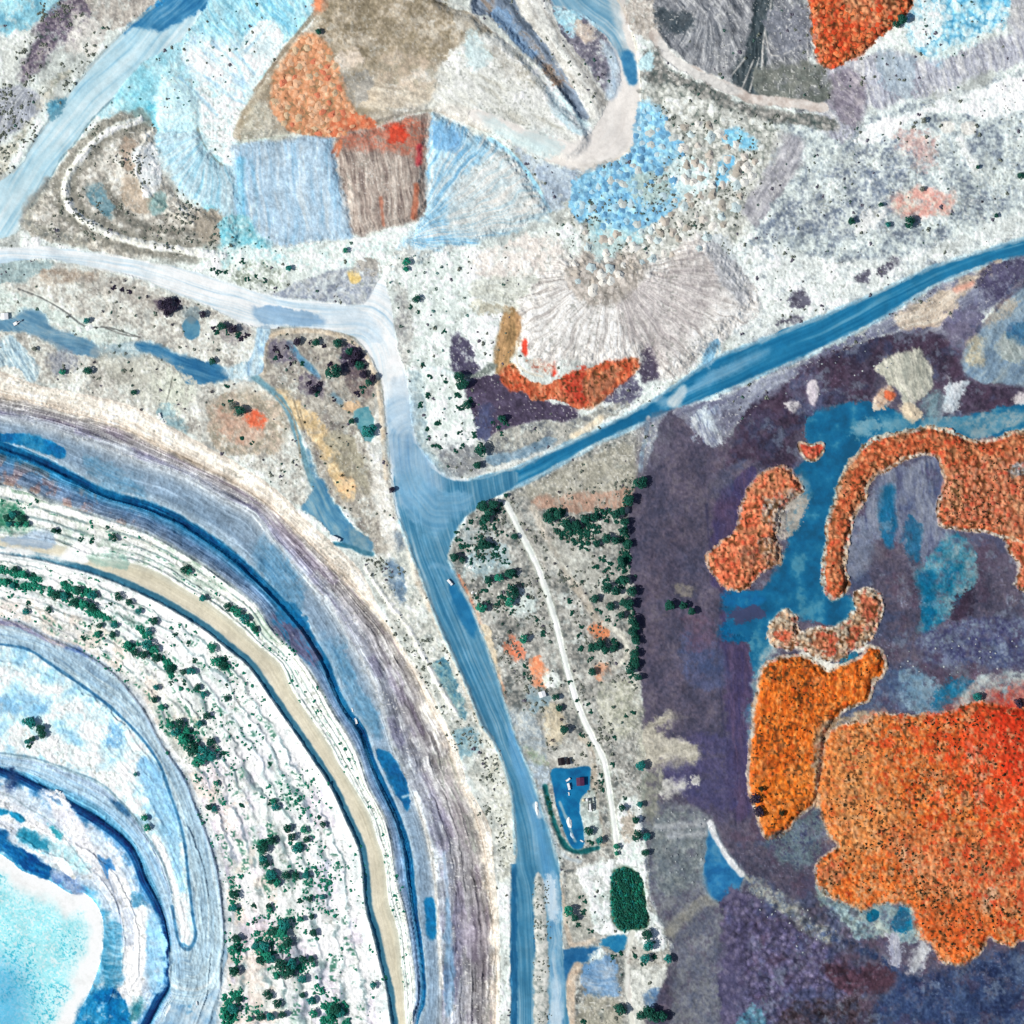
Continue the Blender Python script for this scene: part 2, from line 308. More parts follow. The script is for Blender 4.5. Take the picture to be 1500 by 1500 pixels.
def region_north():
    # gully, ridge and the road that turns round it
    P([(700, -80), (748, -80), (775, 18), (802, 60), (832, 100), (852, 150), (866, 170), (850, 178), (834, 152), (815, 126), (790, 96), (765, 76), (742, 45), (718, 24), (690, 8)],
      [(84, 94, 108), (114, 126, 144), (146, 156, 172), (156, 142, 134)], ('streak', 52, 9, 60), 3, 3, h=-4, hw=10)
    P([(722, 20), (742, 15), (770, 60), (785, 82), (765, 78), (742, 48)], [(116, 146, 180), (146, 170, 198)], ('streak', 52, 5, 30), 4, 4)
    P([(785, 85), (805, 95), (822, 120), (810, 125), (792, 100)], [(150, 122, 106), (172, 148, 130)], ('fbm', 7), 4, 3)
    P([(800, 125), (822, 138), (852, 170), (868, 192), (852, 202), (834, 190), (808, 164)], [(204, 232, 242), (240, 248, 250)], ('streak', 45, 5, 40), 3, 3)
    P([(780, -80), (830, -80), (862, 22), (888, 50), (902, 82), (908, 112), (898, 142), (878, 122), (848, 82), (812, 36)], [(84, 86, 100), (122, 116, 130), (160, 156, 164)], ('speck', 14), 3, 4)
    P([(812, 12), (838, 10), (850, 30), (840, 48), (820, 44)], [(150, 198, 216), (196, 224, 232)], ('fbm', 8), 4, 4)
    P([(845, 30), (870, 45), (862, 62), (848, 55)], [(190, 172, 160), (216, 204, 194)], ('fbm', 6), 3, 3)
    P([(745, -80), (784, -80), (815, 34), (846, 78), (872, 114), (892, 146), (880, 172), (866, 172), (854, 154), (834, 118), (808, 78), (784, 44), (756, 6)], [(178, 172, 166), (206, 202, 198), (224, 222, 218)], ('streak', 52, 7, 50), 2, 2, h=2)
    fl = [(800, -60), (850, 10), (900, 50), (925, 110), (930, 190), (880, 245), (800, 230), (700, 170)]
    P([(800, -80), (900, -80), (918, 30), (932, 75), (938, 130), (938, 192), (928, 214), (900, 237), (868, 250), (836, 247), (798, 233), (756, 214), (716, 190), (688, 172), (700, 162), (760, 184), (822, 206), (856, 204), (874, 180), (888, 152), (900, 138), (908, 110), (896, 66), (868, 34), (838, 14), (806, 0)],
      [(214, 214, 212), (234, 229, 224), (247, 243, 239)], ('flow', fl, 10, 70), 2.5, 2.5, idn=2)
    P([(800, -80), (892, -80), (912, 40), (926, 84), (934, 118), (922, 122), (910, 92), (894, 60), (868, 34), (838, 14), (806, 0)], [(96, 152, 184), (140, 182, 204), (186, 208, 218)], ('flow', fl, 6, 60), 3, 2)
    L([(890, -60), (908, 18), (926, 74), (934, 128), (931, 180), (914, 213), (880, 235), (842, 240), (800, 226), (752, 202), (700, 176), (650, 163)], 24, [(226, 220, 212), (242, 238, 232), (250, 248, 244)], ('flow', fl, 6, 60), 5, 3, 0.55)
    P([(870, 178), (895, 150), (930, 140), (930, 190), (905, 222), (865, 240), (825, 236), (840, 212)], [(238, 232, 226), (248, 245, 241)], ('flow', fl, 7, 60), 10, 4, a=0.8)
    P([(912, 78), (926, 80), (934, 112), (926, 124), (916, 110)], [(48, 120, 168), (72, 142, 184)], ('fbm', 8), 4, 2)
    P([(880, 60), (900, 75), (910, 115), (900, 145), (888, 140), (892, 100)], [(160, 176, 192), (198, 206, 214)], ('streak', 70, 5, 30), 5, 3)
    L([(905, 0), (918, 24), (932, 70), (938, 118), (938, 185), (926, 214), (898, 236), (868, 248), (838, 247)], 3.5, [(222, 214, 200), (240, 234, 224)], ('fbm', 6), 1, 1)
    P([(700, 165), (760, 190), (800, 200), (830, 215), (800, 232), (750, 212), (715, 190)], [(190, 220, 226), (216, 232, 232)], ('streak', 24, 6, 50), 8, 6, a=0.7)
    P([(755, 218), (800, 236), (850, 250), (846, 270), (830, 300), (805, 305), (785, 268)], [(140, 150, 164), (172, 184, 200), (196, 206, 216)], ('fbm', 14), 5, 5)
    # dark grey spoil, north of the cream bench road
    P([(935, -80), (1190, -80), (1184, 0), (1198, 100), (1210, 160), (1140, 150), (1095, 140), (1030, 108), (985, 92), (962, 60), (945, 20)],
      [(78, 82, 90), (116, 117, 124), (152, 151, 156), (196, 193, 194)], ('streak', 60, 5, 22), 10, 10)
    P([(960, 10), (1040, 20), (1090, 60), (1060, 110), (1000, 90)], [(92, 96, 104), (136, 136, 142), (188, 186, 188)], ('radial', 1050, -60, 40), 16, 10, a=0.7)
    P([(920, 5), (955, 0), (965, 45), (945, 55), (925, 40)], [(150, 140, 130), (196, 184, 176), (216, 208, 200)], ('cells', 7), 4, 5)
    P([(958, 10), (1010, 25), (1000, 45), (965, 40)], [(58, 68, 76), (90, 96, 102)], ('fbm', 9), 5, 5)
    P([(1108, -80), (1132, -80), (1130, 20), (1122, 60), (1118, 120), (1112, 145), (1078, 138), (1072, 110), (1092, 70), (1104, 20)], [(44, 54, 60), (70, 80, 86), (98, 104, 108)], ('streak', 92, 4, 30), 5, 5)
    for q in ([(1132, -60), (1130, 0), (1126, 25), (1120, 48)], [(1120, 48), (1117, 85), (1124, 124)], [(1121, 48), (1128, 78), (1140, 82)], [(1112, 85), (1098, 134)], [(1104, 88), (1086, 132)],
              [(1092, 85), (1072, 110)], [(1118, 60), (1116, 100), (1114, 140)], [(1182, 40), (1184, 96)], [(1140, 82), (1168, 70), (1176, 50)]):
        L(q, 2.2, [(186, 180, 178), (214, 208, 204)], ('fbm', 5), 0.9, 0.9, 0.85)
    P([(1125, 20), (1180, 10), (1185, 60), (1160, 75), (1135, 70)], [(104, 106, 116), (140, 140, 150)], ('speck', 10), 5, 5)
    P([(1105, 100), (1200, 95), (1205, 148), (1110, 140)], [(104, 108, 104), (134, 134, 128)], ('fbm', 14), 6, 6)
    L([(958, 50), (972, 75), (996, 94), (1030, 112), (1075, 132), (1104, 145), (1150, 150), (1206, 158)], 15, [(188, 176, 168), (216, 206, 198), (232, 226, 220)], ('fbm', 8), 2, 3, idn=8)
    P([(965, 55), (985, 75), (1020, 100), (1060, 118), (1085, 132), (1060, 138), (1010, 112), (970, 95)], [(180, 180, 180), (222, 220, 216), (240, 238, 234)], ('cells', 6), 4, 4)
    P([(938, 80), (965, 70), (985, 100), (1060, 138), (1110, 158), (1205, 168), (1225, 190), (1130, 180), (1060, 165), (1000, 150), (950, 130)], [(58, 72, 72), (104, 108, 106), (146, 142, 138), (196, 190, 184)], ('cells', 7), 5, 5)
    P([(938, 84), (955, 80), (958, 100), (942, 102)], [(196, 224, 232)], ('none',), 3, 3)
    # blue heaps and the mixed heaps around them
    P([(940, 130), (985, 125), (1060, 160), (1140, 190), (1130, 240), (1115, 290), (1095, 340), (1050, 385), (960, 425), (880, 440), (830, 415), (815, 330), (835, 300), (860, 250), (920, 228), (940, 190)],
      [(104, 114, 110), (150, 152, 146), (190, 188, 182), (216, 214, 208), (234, 236, 234)], ('cells', 8), 6, 7)
    P([(936, 152), (972, 158), (982, 190), (1002, 212), (1002, 232), (965, 250), (1000, 268), (990, 302), (950, 332), (918, 342), (880, 332), (850, 322), (836, 292), (842, 264), (880, 246), (922, 224)],
      [(84, 132, 170), (118, 170, 204), (152, 200, 224), (190, 220, 232)], ('cells', 8.5), 3, 5)
    P([(930, 255), (965, 250), (985, 262), (975, 290), (940, 300), (925, 280)], [(150, 170, 170), (184, 196, 190)], ('cells', 7), 5, 5)
    P([(1052, 196), (1080, 190), (1104, 204), (1108, 222), (1092, 220), (1070, 212)], [(116, 186, 222), (160, 212, 232)], ('fbm', 8), 2, 3)
    P([(1060, 226), (1076, 228), (1070, 250), (1062, 274), (1046, 270), (1050, 244)], [(96, 166, 206), (156, 206, 228)], ('fbm', 8), 2, 3)
    P([(986, 236), (1020, 232), (1038, 252), (1034, 284), (1002, 294), (982, 276)], [(178, 204, 208), (210, 228, 230), (228, 236, 232)], ('cells', 8), 3, 4)
    P([(868, 318), (920, 338), (945, 330), (935, 362), (890, 372), (866, 350)], [(120, 174, 196), (176, 208, 214), (222, 232, 228)], ('cells', 7), 4, 5)
    P([(1090, 300), (1130, 240), (1145, 200), (1180, 205), (1170, 250), (1130, 300), (1105, 330)], [(140, 138, 146), (176, 172, 178), (200, 196, 198)], ('streak', -55, 6, 25), 6, 6)

def region_northeast():
    P([(1130, 195), (1210, 165), (1300, 160), (1400, 140), (1580, 90), (1580, 330), (1480, 350), (1360, 392), (1280, 430), (1180, 470), (1090, 500), (1070, 440), (1090, 370), (1120, 300)],
      [(116, 124, 138), (166, 174, 180), (200, 206, 206), (226, 231, 228)], ('speck', 20), 8, 8)
    P([(1075, 400), (1110, 360), (1180, 375), (1260, 380), (1330, 370), (1420, 340), (1500, 310), (1580, 290), (1580, 330), (1500, 345), (1430, 365), (1360, 390), (1280, 425), (1200, 460), (1120, 492), (1080, 500), (1060, 460)],
      [(204, 206, 204), (228, 230, 228), (240, 241, 238)], ('speck', 16), 6, 6)
    P([(1205, 260), (1260, 200), (1330, 200), (1330, 250), (1300, 330), (1240, 350), (1160, 340), (1130, 370), (1105, 350), (1150, 290)], [(98, 108, 128), (150, 156, 166), (204, 208, 208), (228, 232, 228)], ('speck', 15), 9, 8, a=0.85)
    P([(1196, 100), (1250, 84), (1300, 74), (1370, 86), (1440, 60), (1580, 20), (1580, 80), (1500, 92), (1420, 116), (1380, 136), (1322, 142), (1292, 162), (1272, 152), (1244, 205), (1210, 195), (1200, 165)],
      [(140, 138, 150), (172, 172, 184), (194, 192, 198), (214, 210, 212)], ('streak', 74, 4, 30), 5, 5)
    P([(1215, 110), (1250, 100), (1268, 135), (1262, 175), (1240, 185), (1215, 150)], [(116, 108, 122), (146, 138, 150), (178, 168, 174)], ('streak', 40, 6, 20), 5, 6)
    P([(1288, 82), (1330, 80), (1345, 120), (1325, 145), (1295, 130)], [(150, 166, 182), (190, 200, 208)], ('streak', 80, 6, 30), 6, 5, a=0.8)
    P([(1186, -80), (1345, -80), (1338, 5), (1324, 26), (1300, 46), (1272, 70), (1240, 92), (1204, 97), (1192, 70), (1185, 20)],
      [(150, 76, 46), (208, 82, 50), (230, 110, 64), (236, 148, 96)], ('cells', 6), 2.5, 3.5, h=4, hw=12, idn=10)
    P([(1235, 0), (1310, -20), (1318, 20), (1290, 45), (1255, 35)], [(178, 116, 80), (206, 128, 92), (196, 168, 130)], ('streak', 50, 4, 18), 8, 7, a=0.8)
    P([(1345, 2), (1360, -80), (1500, -80), (1484, 0), (1470, 30), (1420, 56), (1368, 82), (1338, 66), (1326, 36)],
      [(48, 124, 170), (116, 182, 210), (196, 224, 234), (238, 247, 249)], ('cells', 10), 3, 4)
    P([(1336, 20), (1380, 5), (1370, 50), (1350, 66), (1335, 50)], [(226, 242, 246), (246, 251, 251)], ('fbm', 12), 5, 5)
    P([(1370, 70), (1400, 40), (1440, 25), (1480, 20), (1470, 38), (1420, 58), (1380, 84)], [(44, 122, 168), (104, 172, 204), (206, 230, 238), (236, 246, 248)], ('cells', 8), 9, 9, a=0.85)
    P([(1378, 72), (1410, 58), (1436, 56), (1420, 68), (1395, 82), (1375, 84)], [(206, 222, 222), (226, 234, 230)], ('fbm', 8), 2, 3)
    P([(1500, -80), (1580, -80), (1580, 40), (1490, 50), (1480, 20)], [(160, 160, 170), (200, 196, 196)], ('streak', 60, 5, 20), 5, 5)
    P([(1250, 206), (1282, 176), (1330, 168), (1400, 140), (1500, 108), (1580, 90), (1580, 160), (1500, 160), (1440, 172), (1382, 162), (1322, 186), (1286, 208)],
      [(240, 241, 240), (250, 251, 250), (253, 253, 252)], ('fbm', 20), 5, 5)
    P([(1316, 196), (1360, 190), (1378, 240), (1350, 246), (1325, 230)], [(170, 136, 136), (208, 166, 158), (212, 200, 194)], ('speck', 9), 9, 8, a=0.8)
    P([(1305, 290), (1340, 280), (1385, 282), (1402, 292), (1390, 312), (1345, 318), (1312, 308)], [(214, 146, 136), (230, 172, 158), (222, 206, 192)], ('speck', 11), 8, 8, a=0.85)
    L([(1408, 205), (1416, 225), (1430, 248)], 12, [(236, 236, 234)], ('none',), 4, 4)
    P([(1262, 320), (1290, 308), (1296, 318), (1270, 340), (1252, 338)], [(226, 222, 222), (238, 236, 234)], ('fbm', 9), 4, 4)
    for x, y in ((1388, 187), (1418, 188)):
        P([(x - 8, y - 7), (x + 8, y - 8), (x + 9, y + 6), (x - 7, y + 8)], [(206, 200, 196), (228, 224, 218)], ('fbm', 6), 2.5, 2)
    for q in ([(1158, 430), (1175, 428), (1190, 440), (1185, 452), (1160, 450)], [(1255, 402), (1275, 398), (1272, 412), (1258, 414)], [(1286, 396), (1312, 380), (1310, 390), (1292, 402)], [(1140, 468), (1165, 460), (1170, 472), (1145, 476)]):
        P(q, [(72, 68, 84), (110, 108, 124)], ('speck', 8), 2.5, 4)
def region_centre():
    P([(560, 370), (640, 360), (740, 350), (830, 330), (860, 400), (840, 440), (760, 470), (700, 520), (690, 640), (640, 650), (600, 560), (570, 440)],
      [(204, 210, 206), (228, 234, 230), (242, 246, 243)], ('speck', 16), 7, 7)
    P([(690, 375), (740, 352), (800, 345), (830, 370), (810, 405), (740, 415), (695, 405)], [(222, 210, 204), (236, 226, 220)], ('speck', 16), 9, 7)
    P([(690, 410), (770, 405), (800, 420), (770, 450), (740, 455), (700, 440)], [(190, 188, 178), (226, 226, 220)], ('streak', 4, 4, 22), 6, 5)
    # tip-head fan with radiating gullies
    P([(760, 440), (800, 400), (840, 370), (960, 380), (1020, 340), (1070, 380), (1110, 440), (1060, 500), (1000, 545), (965, 560), (950, 520), (905, 530), (840, 535), (795, 530), (766, 510), (752, 470)],
      [(186, 181, 178), (220, 217, 213), (240, 239, 236), (248, 248, 246)], ('radial', 890, 400, 34), 8, 7, h=5, hw=30, idn=16)
    P([(905, 440), (960, 400), (1010, 360), (1060, 390), (1050, 450), (1000, 500), (960, 540), (935, 500)], [(156, 148, 150), (190, 183, 182), (216, 211, 208)], ('radial', 890, 390, 38), 14, 9, a=0.7)
    P([(1035, 360), (1065, 350), (1100, 420), (1085, 450), (1060, 420)], [(176, 180, 188), (206, 210, 214)], ('radial', 1000, 300, 30), 6, 5, a=0.8)
    P([(825, 400), (860, 360), (900, 350), (950, 370), (940, 410), (905, 440), (870, 450), (838, 430)], [(128, 124, 118), (170, 164, 156), (206, 198, 190), (228, 222, 214)], ('cells', 8), 5, 6)
    P([(870, 350), (900, 345), (910, 365), (890, 385), (872, 370)], [(160, 186, 190), (206, 220, 218)], ('cells', 7), 4, 4)
    P([(672, 470), (725, 450), (740, 470), (738, 520), (730, 548), (700, 556), (694, 540), (690, 500)], [(236, 240, 237), (248, 250, 248)], ('fbm', 14), 4, 4)
    P([(735, 458), (745, 450), (764, 462), (760, 500), (752, 530), (770, 556), (745, 558), (722, 540), (728, 500)], [(142, 116, 84), (176, 140, 102), (200, 160, 120)], ('streak', 100, 4, 20), 4, 4)
    P([(690, 442), (735, 448), (740, 458), (700, 458)], [(170, 160, 140), (214, 206, 190)], ('fbm', 8), 3, 4, a=0.8)
    P([(660, 500), (684, 498), (694, 526), (702, 546), (692, 556), (674, 552), (664, 545)], [(64, 58, 82), (86, 80, 102)], ('speck', 8), 2.5, 3)
    P([(672, 552), (700, 545), (718, 532), (728, 536), (712, 548), (690, 556)], [(120, 128, 124), (150, 156, 150)], ('fbm', 6), 2.5, 2)
    P([(684, 560), (735, 548), (762, 570), (800, 588), (846, 600), (842, 616), (792, 616), (740, 628), (712, 640), (700, 636), (690, 600)], [(70, 62, 80), (82, 72, 92), (96, 86, 108)], ('speck', 10), 2.5, 3)
    P([(700, 596), (722, 592), (718, 640), (702, 645), (694, 620)], [(72, 78, 112), (96, 100, 130)], ('fbm', 9), 3, 3)
    P([(874, 585), (890, 566), (916, 548), (928, 552), (940, 576), (905, 592)], [(80, 76, 102), (112, 108, 128)], ('speck', 8), 3, 4)
    P([(938, 530), (951, 506), (964, 540), (966, 556), (950, 562), (940, 556)], [(62, 54, 72), (84, 76, 96)], ('speck', 6), 2.5, 2.5)
    P([(735, 545), (750, 538), (768, 556), (800, 562), (830, 548), (862, 540), (890, 532), (930, 524), (934, 538), (905, 565), (880, 590), (850, 598), (815, 585), (790, 588), (770, 574), (742, 566)],
      [(176, 80, 52), (212, 100, 66), (226, 130, 92), (230, 164, 128)], ('streak', 78, 4, 20), 2.5, 4, idn=11)
    P([(830, 548), (852, 542), (862, 560), (856, 592), (838, 592), (826, 570)], [(182, 56, 42), (206, 80, 62)], ('streak', 85, 4, 15), 4, 4)
    P([(860, 556), (905, 540), (880, 585), (862, 590)], [(150, 120, 100), (190, 130, 96)], ('streak', 80, 4, 18), 5, 5, a=0.7)
    P([(764, 500), (772, 496), (774, 518), (766, 520)], [(212, 74, 56)], ('none',), 2, 2)
    P([(808, 538), (812, 530), (816, 545), (810, 552)], [(206, 64, 48)], ('none',), 2, 2)
    P([(766, 525), (800, 530), (815, 540), (800, 548), (775, 540)], [(170, 120, 96), (222, 216, 206), (180, 90, 70)], ('speck', 6), 3, 3)
    L([(757, 500), (758, 530), (772, 545), (795, 552)], 3.5, [(210, 200, 186)], ('none',), 1, 1, 0.9)
    P([(720, 640), (790, 618), (845, 617), (870, 600), (920, 590), (900, 608), (830, 645), (760, 672), (720, 672)], [(110, 112, 118), (160, 158, 152), (188, 182, 174)], ('speck', 12), 4, 5)
    L([(840, 640), (868, 622), (880, 612)], 10, [(236, 214, 186), (244, 232, 214)], ('fbm', 6), 3, 2, 0.9)
    P([(700, 690), (760, 670), (800, 655), (830, 648), (800, 668), (760, 685), (712, 698)], [(206, 204, 200), (226, 226, 222)], ('fbm', 8), 3, 3)
    P([(716, 668), (760, 660), (800, 640), (815, 648), (770, 668), (722, 682)], [(104, 130, 150), (150, 166, 178)], ('fbm', 8), 3, 3)
    P([(575, 420), (595, 425), (605, 470), (600, 530), (592, 540), (582, 500)], [(150, 148, 150), (196, 194, 190), (214, 210, 204)], ('speck', 10), 5, 5)
    P([(598, 545), (618, 545), (622, 600), (628, 650), (650, 680), (640, 690), (615, 660), (604, 600)], [(150, 168, 176), (196, 206, 206)], ('speck', 10), 5, 4)
    P([(640, 650), (690, 650), (715, 680), (690, 698), (660, 695)], [(124, 128, 136), (166, 164, 164)], ('speck', 9), 5, 5)
    P([(630, 640), (690, 625), (700, 650), (650, 660)], [(240, 244, 242), (250, 251, 250)], ('fbm', 8), 4, 4)
    # slab of grey ground above the junction with its ochre mound
    P([(420, 420), (470, 400), (520, 390), (550, 380), (552, 410), (538, 440), (520, 448), (470, 444), (400, 434), (405, 420)], [(134, 140, 156), (168, 172, 182), (192, 192, 194)], ('speck', 12), 4, 4)
    P([(508, 400), (522, 398), (527, 412), (515, 416)], [(214, 184, 120), (232, 208, 160)], ('fbm', 6), 3, 2)
    P([(520, 380), (548, 380), (550, 400), (530, 405)], [(150, 144, 140), (180, 172, 164)], ('fbm', 6), 4, 4)
    P([(340, 385), (400, 380), (420, 410), (400, 430), (340, 412)], [(140, 146, 134), (216, 220, 212), (236, 238, 232)], ('speck', 9), 5, 5)

def region_bowl():
    P([(-80, 385), (60, 380), (130, 392), (200, 407), (262, 432), (312, 452), (350, 472), (378, 482), (370, 512), (352, 540), (372, 560), (420, 600), (440, 660), (450, 715), (440, 745), (400, 705), (320, 660), (240, 618), (130, 585), (55, 560), (-80, 540)],
      [(160, 154, 148), (196, 190, 182), (218, 214, 206), (234, 234, 228)], ('speck', 24), 5, 5)
    P([(0, 425), (60, 440), (130, 470), (200, 490), (150, 510), (80, 480), (0, 470)], [(196, 204, 198), (226, 232, 226)], ('speck', 16), 8, 7)
    P([(-80, 385), (60, 380), (70, 398), (30, 410), (0, 415), (-80, 420)], [(140, 160, 164), (176, 190, 190)], ('streak', -8, 6, 30), 4, 4)
    P([(65, 398), (130, 395), (140, 408), (90, 418), (60, 410)], [(156, 140, 128), (196, 182, 168)], ('speck', 9), 4, 5)
    L([(27, 423), (60, 436), (95, 456), (125, 478), (160, 480), (205, 494)], 2.2, [(104, 104, 104)], ('fbm', 6), 0.8, 0.8, 0.85)
    L([(150, 478), (180, 490), (205, 493)], 2.2, [(112, 110, 108)], ('fbm', 6), 0.8, 0.8, 0.8)
    P([(-80, 460), (5, 468), (30, 460), (46, 454), (66, 460), (76, 480), (110, 490), (142, 508), (138, 522), (92, 512), (70, 498), (20, 484), (-80, 480)], [(78, 128, 162), (106, 152, 180), (146, 178, 194)], ('streak', 20, 5, 40), 4, 3, idn=14)
    P([(138, 508), (200, 502), (216, 512), (200, 522), (140, 522)], [(140, 160, 170), (186, 198, 200)], ('streak', 5, 5, 30), 4, 3)
    P([(200, 504), (226, 504), (262, 519), (302, 530), (332, 544), (332, 556), (302, 561), (274, 562), (262, 546), (244, 530), (212, 515)], [(36, 104, 152), (62, 128, 170), (96, 150, 184)], ('streak', 20, 5, 50), 3, 2.5, idn=14)
    P([(266, 478), (280, 463), (292, 475), (291, 490), (278, 498)], [(70, 130, 164), (98, 152, 178)], ('fbm', 8), 3, 2, idn=14)
    P([(268, 455), (285, 450), (290, 465), (275, 470)], [(126, 142, 150)], ('none',), 4, 3, a=0.8)
    P([(326, 540), (372, 528), (390, 545), (372, 556), (340, 556)], [(160, 186, 200), (206, 220, 226)], ('fbm', 9), 4, 3)
    P([(0, 500), (15, 490), (40, 515), (58, 550), (40, 556), (15, 535), (-60, 540)], [(130, 152, 168), (176, 194, 202), (214, 222, 222)], ('streak', 62, 3, 16), 4, 4)
    P([(75, 520), (110, 515), (105, 540), (80, 545)], [(120, 124, 140), (160, 160, 166)], ('speck', 7), 5, 5, a=0.85)
    P([(150, 520), (250, 530), (262, 590), (230, 600), (170, 560)], [(168, 164, 154), (200, 196, 184)], ('speck', 14), 9, 8, a=0.7)
    P([(230, 555), (262, 545), (285, 570), (260, 600), (235, 600)], [(206, 206, 192), (228, 228, 216)], ('speck', 10), 6, 6)
    L([(253, 552), (248, 575), (241, 598)], 2, [(120, 120, 112)], ('none',), 0.7, 0.7, 0.8)
    P([(228, 598), (252, 592), (270, 615), (285, 628), (262, 634), (238, 616)], [(126, 158, 168), (166, 188, 192)], ('fbm', 9), 4, 4, a=0.9)
    P([(320, 580), (400, 575), (418, 620), (400, 660), (330, 660), (305, 620)], [(140, 132, 116), (176, 160, 142), (206, 182, 164)], ('speck', 10), 9, 7, a=0.8)
    P([(310, 598), (350, 600), (380, 615), (370, 650), (330, 640)], [(206, 150, 128), (216, 186, 168)], ('fbm', 9), 8, 6, a=0.6)
    P([(356, 612), (374, 600), (387, 608), (386, 624), (366, 622)], [(224, 98, 68), (236, 128, 96)], ('fbm', 7), 3, 3)
    P([(120, 405), (200, 420), (260, 448), (256, 462), (180, 440), (130, 425)], [(130, 122, 118), (190, 180, 170)], ('speck', 7), 6, 6, a=0.6)
    P([(230, 440), (262, 436), (260, 452), (245, 462), (232, 455)], [(74, 62, 76), (104, 92, 104)], ('speck', 6), 3, 3)
    P([(326, 470), (360, 480), (352, 500), (322, 495)], [(120, 112, 118), (160, 150, 150)], ('speck', 6), 5, 4, a=0.7)
    # wooded island between the roads
    P([(385, 500), (400, 484), (440, 480), (482, 483), (522, 500), (546, 532), (558, 575), (564, 640), (570, 700), (580, 760), (592, 800), (570, 815), (545, 810), (520, 760), (480, 720), (450, 650), (425, 600), (385, 560), (372, 545)],
      [(136, 128, 124), (172, 164, 154), (200, 192, 182)], ('speck', 16), 4, 4)
    P([(405, 575), (440, 590), (466, 608), (492, 648), (512, 690), (524, 716), (508, 735), (488, 705), (468, 664), (438, 622)], [(198, 172, 132), (222, 192, 152), (234, 212, 178)], ('speck', 14), 6, 5)
    P([(498, 700), (512, 698), (520, 712), (510, 728), (496, 716)], [(244, 192, 142), (248, 212, 172)], ('fbm', 8), 3, 3)
    P([(510, 585), (528, 590), (524, 606), (505, 600)], [(230, 190, 150)], ('none',), 5, 4, a=0.8)
    P([(480, 640), (510, 640), (540, 680), (545, 720), (525, 720), (505, 690)], [(146, 138, 122), (178, 170, 152)], ('speck', 9), 7, 6)
    P([(538, 640), (556, 600), (566, 680), (580, 770), (590, 800), (572, 808), (552, 760), (545, 700)], [(216, 208, 200), (238, 236, 230)], ('speck', 9), 4, 4)
    L([(386, 545), (388, 510), (402, 490), (440, 484), (484, 488), (520, 504), (544, 536), (556, 578), (562, 640), (566, 700)], 8, [(196, 178, 158), (218, 206, 192)], ('fbm', 8), 1.5, 1.5, h=0.8)
    L([(396, 482), (440, 478), (486, 481), (524, 498), (549, 530), (562, 575), (568, 640), (573, 700)], 3.5, [(118, 118, 108), (150, 146, 136)], ('fbm', 7), 1.2, 1, 0.85)
    L([(424, 504), (440, 525), (456, 540), (466, 552)], 9, [(88, 134, 164), (124, 160, 182)], ('fbm', 8), 2.5, 2)
    P([(520, 605), (540, 598), (549, 630), (545, 648), (530, 640)], [(78, 146, 162), (128, 180, 188)], ('fbm', 8), 3, 3, idn=14)
    L([(488, 578), (500, 590)], 8, [(120, 152, 170)], ('none',), 3, 2, 0.8)
    P([(398, 500), (426, 502), (432, 528), (415, 535), (398, 528)], [(86, 80, 104), (130, 122, 132)], ('speck', 6), 4, 4, a=0.8)
    P([(445, 550), (468, 556), (472, 580), (452, 580), (440, 566)], [(76, 66, 90), (120, 112, 122)], ('speck', 6), 4, 4, a=0.85)
    P([(500, 508), (528, 508), (536, 545), (520, 552), (502, 538)], [(58, 52, 74), (80, 72, 96)], ('speck', 6), 3, 3, a=0.9)
    P([(505, 545), (540, 545), (545, 580), (520, 578)], [(100, 86, 92), (160, 140, 132)], ('speck', 6), 4, 4, a=0.8)
    # washed-out stream down to the blue pool
    L([(372, 552), (398, 572), (420, 598), (436, 640), (450, 682), (460, 712)], 9, [(104, 148, 166), (146, 172, 178)], ('flow', [(372, 552), (420, 598), (450, 682), (470, 740)], 3, 30), 2, 2)
    P([(450, 660), (462, 690), (474, 706), (484, 726), (500, 745), (515, 768), (542, 790), (544, 812), (522, 808), (492, 790), (458, 756), (440, 744), (458, 718)], [(66, 128, 168), (96, 152, 182), (140, 176, 190)], ('streak', 60, 5, 40), 3, 3, idn=14)
    P([(512, 770), (540, 790), (543, 806), (525, 806), (510, 792)], [(110, 150, 168), (150, 176, 184)], ('fbm', 7), 3, 3, a=0.8)
    L([(430, 585), (445, 630), (440, 600)], 2, [(140, 128, 112)], ('none',), 1, 1, 0.7)
    L([(405, 580), (426, 606), (436, 640), (440, 670)], 2.5, [(166, 150, 130)], ('none',), 1, 1, 0.8)

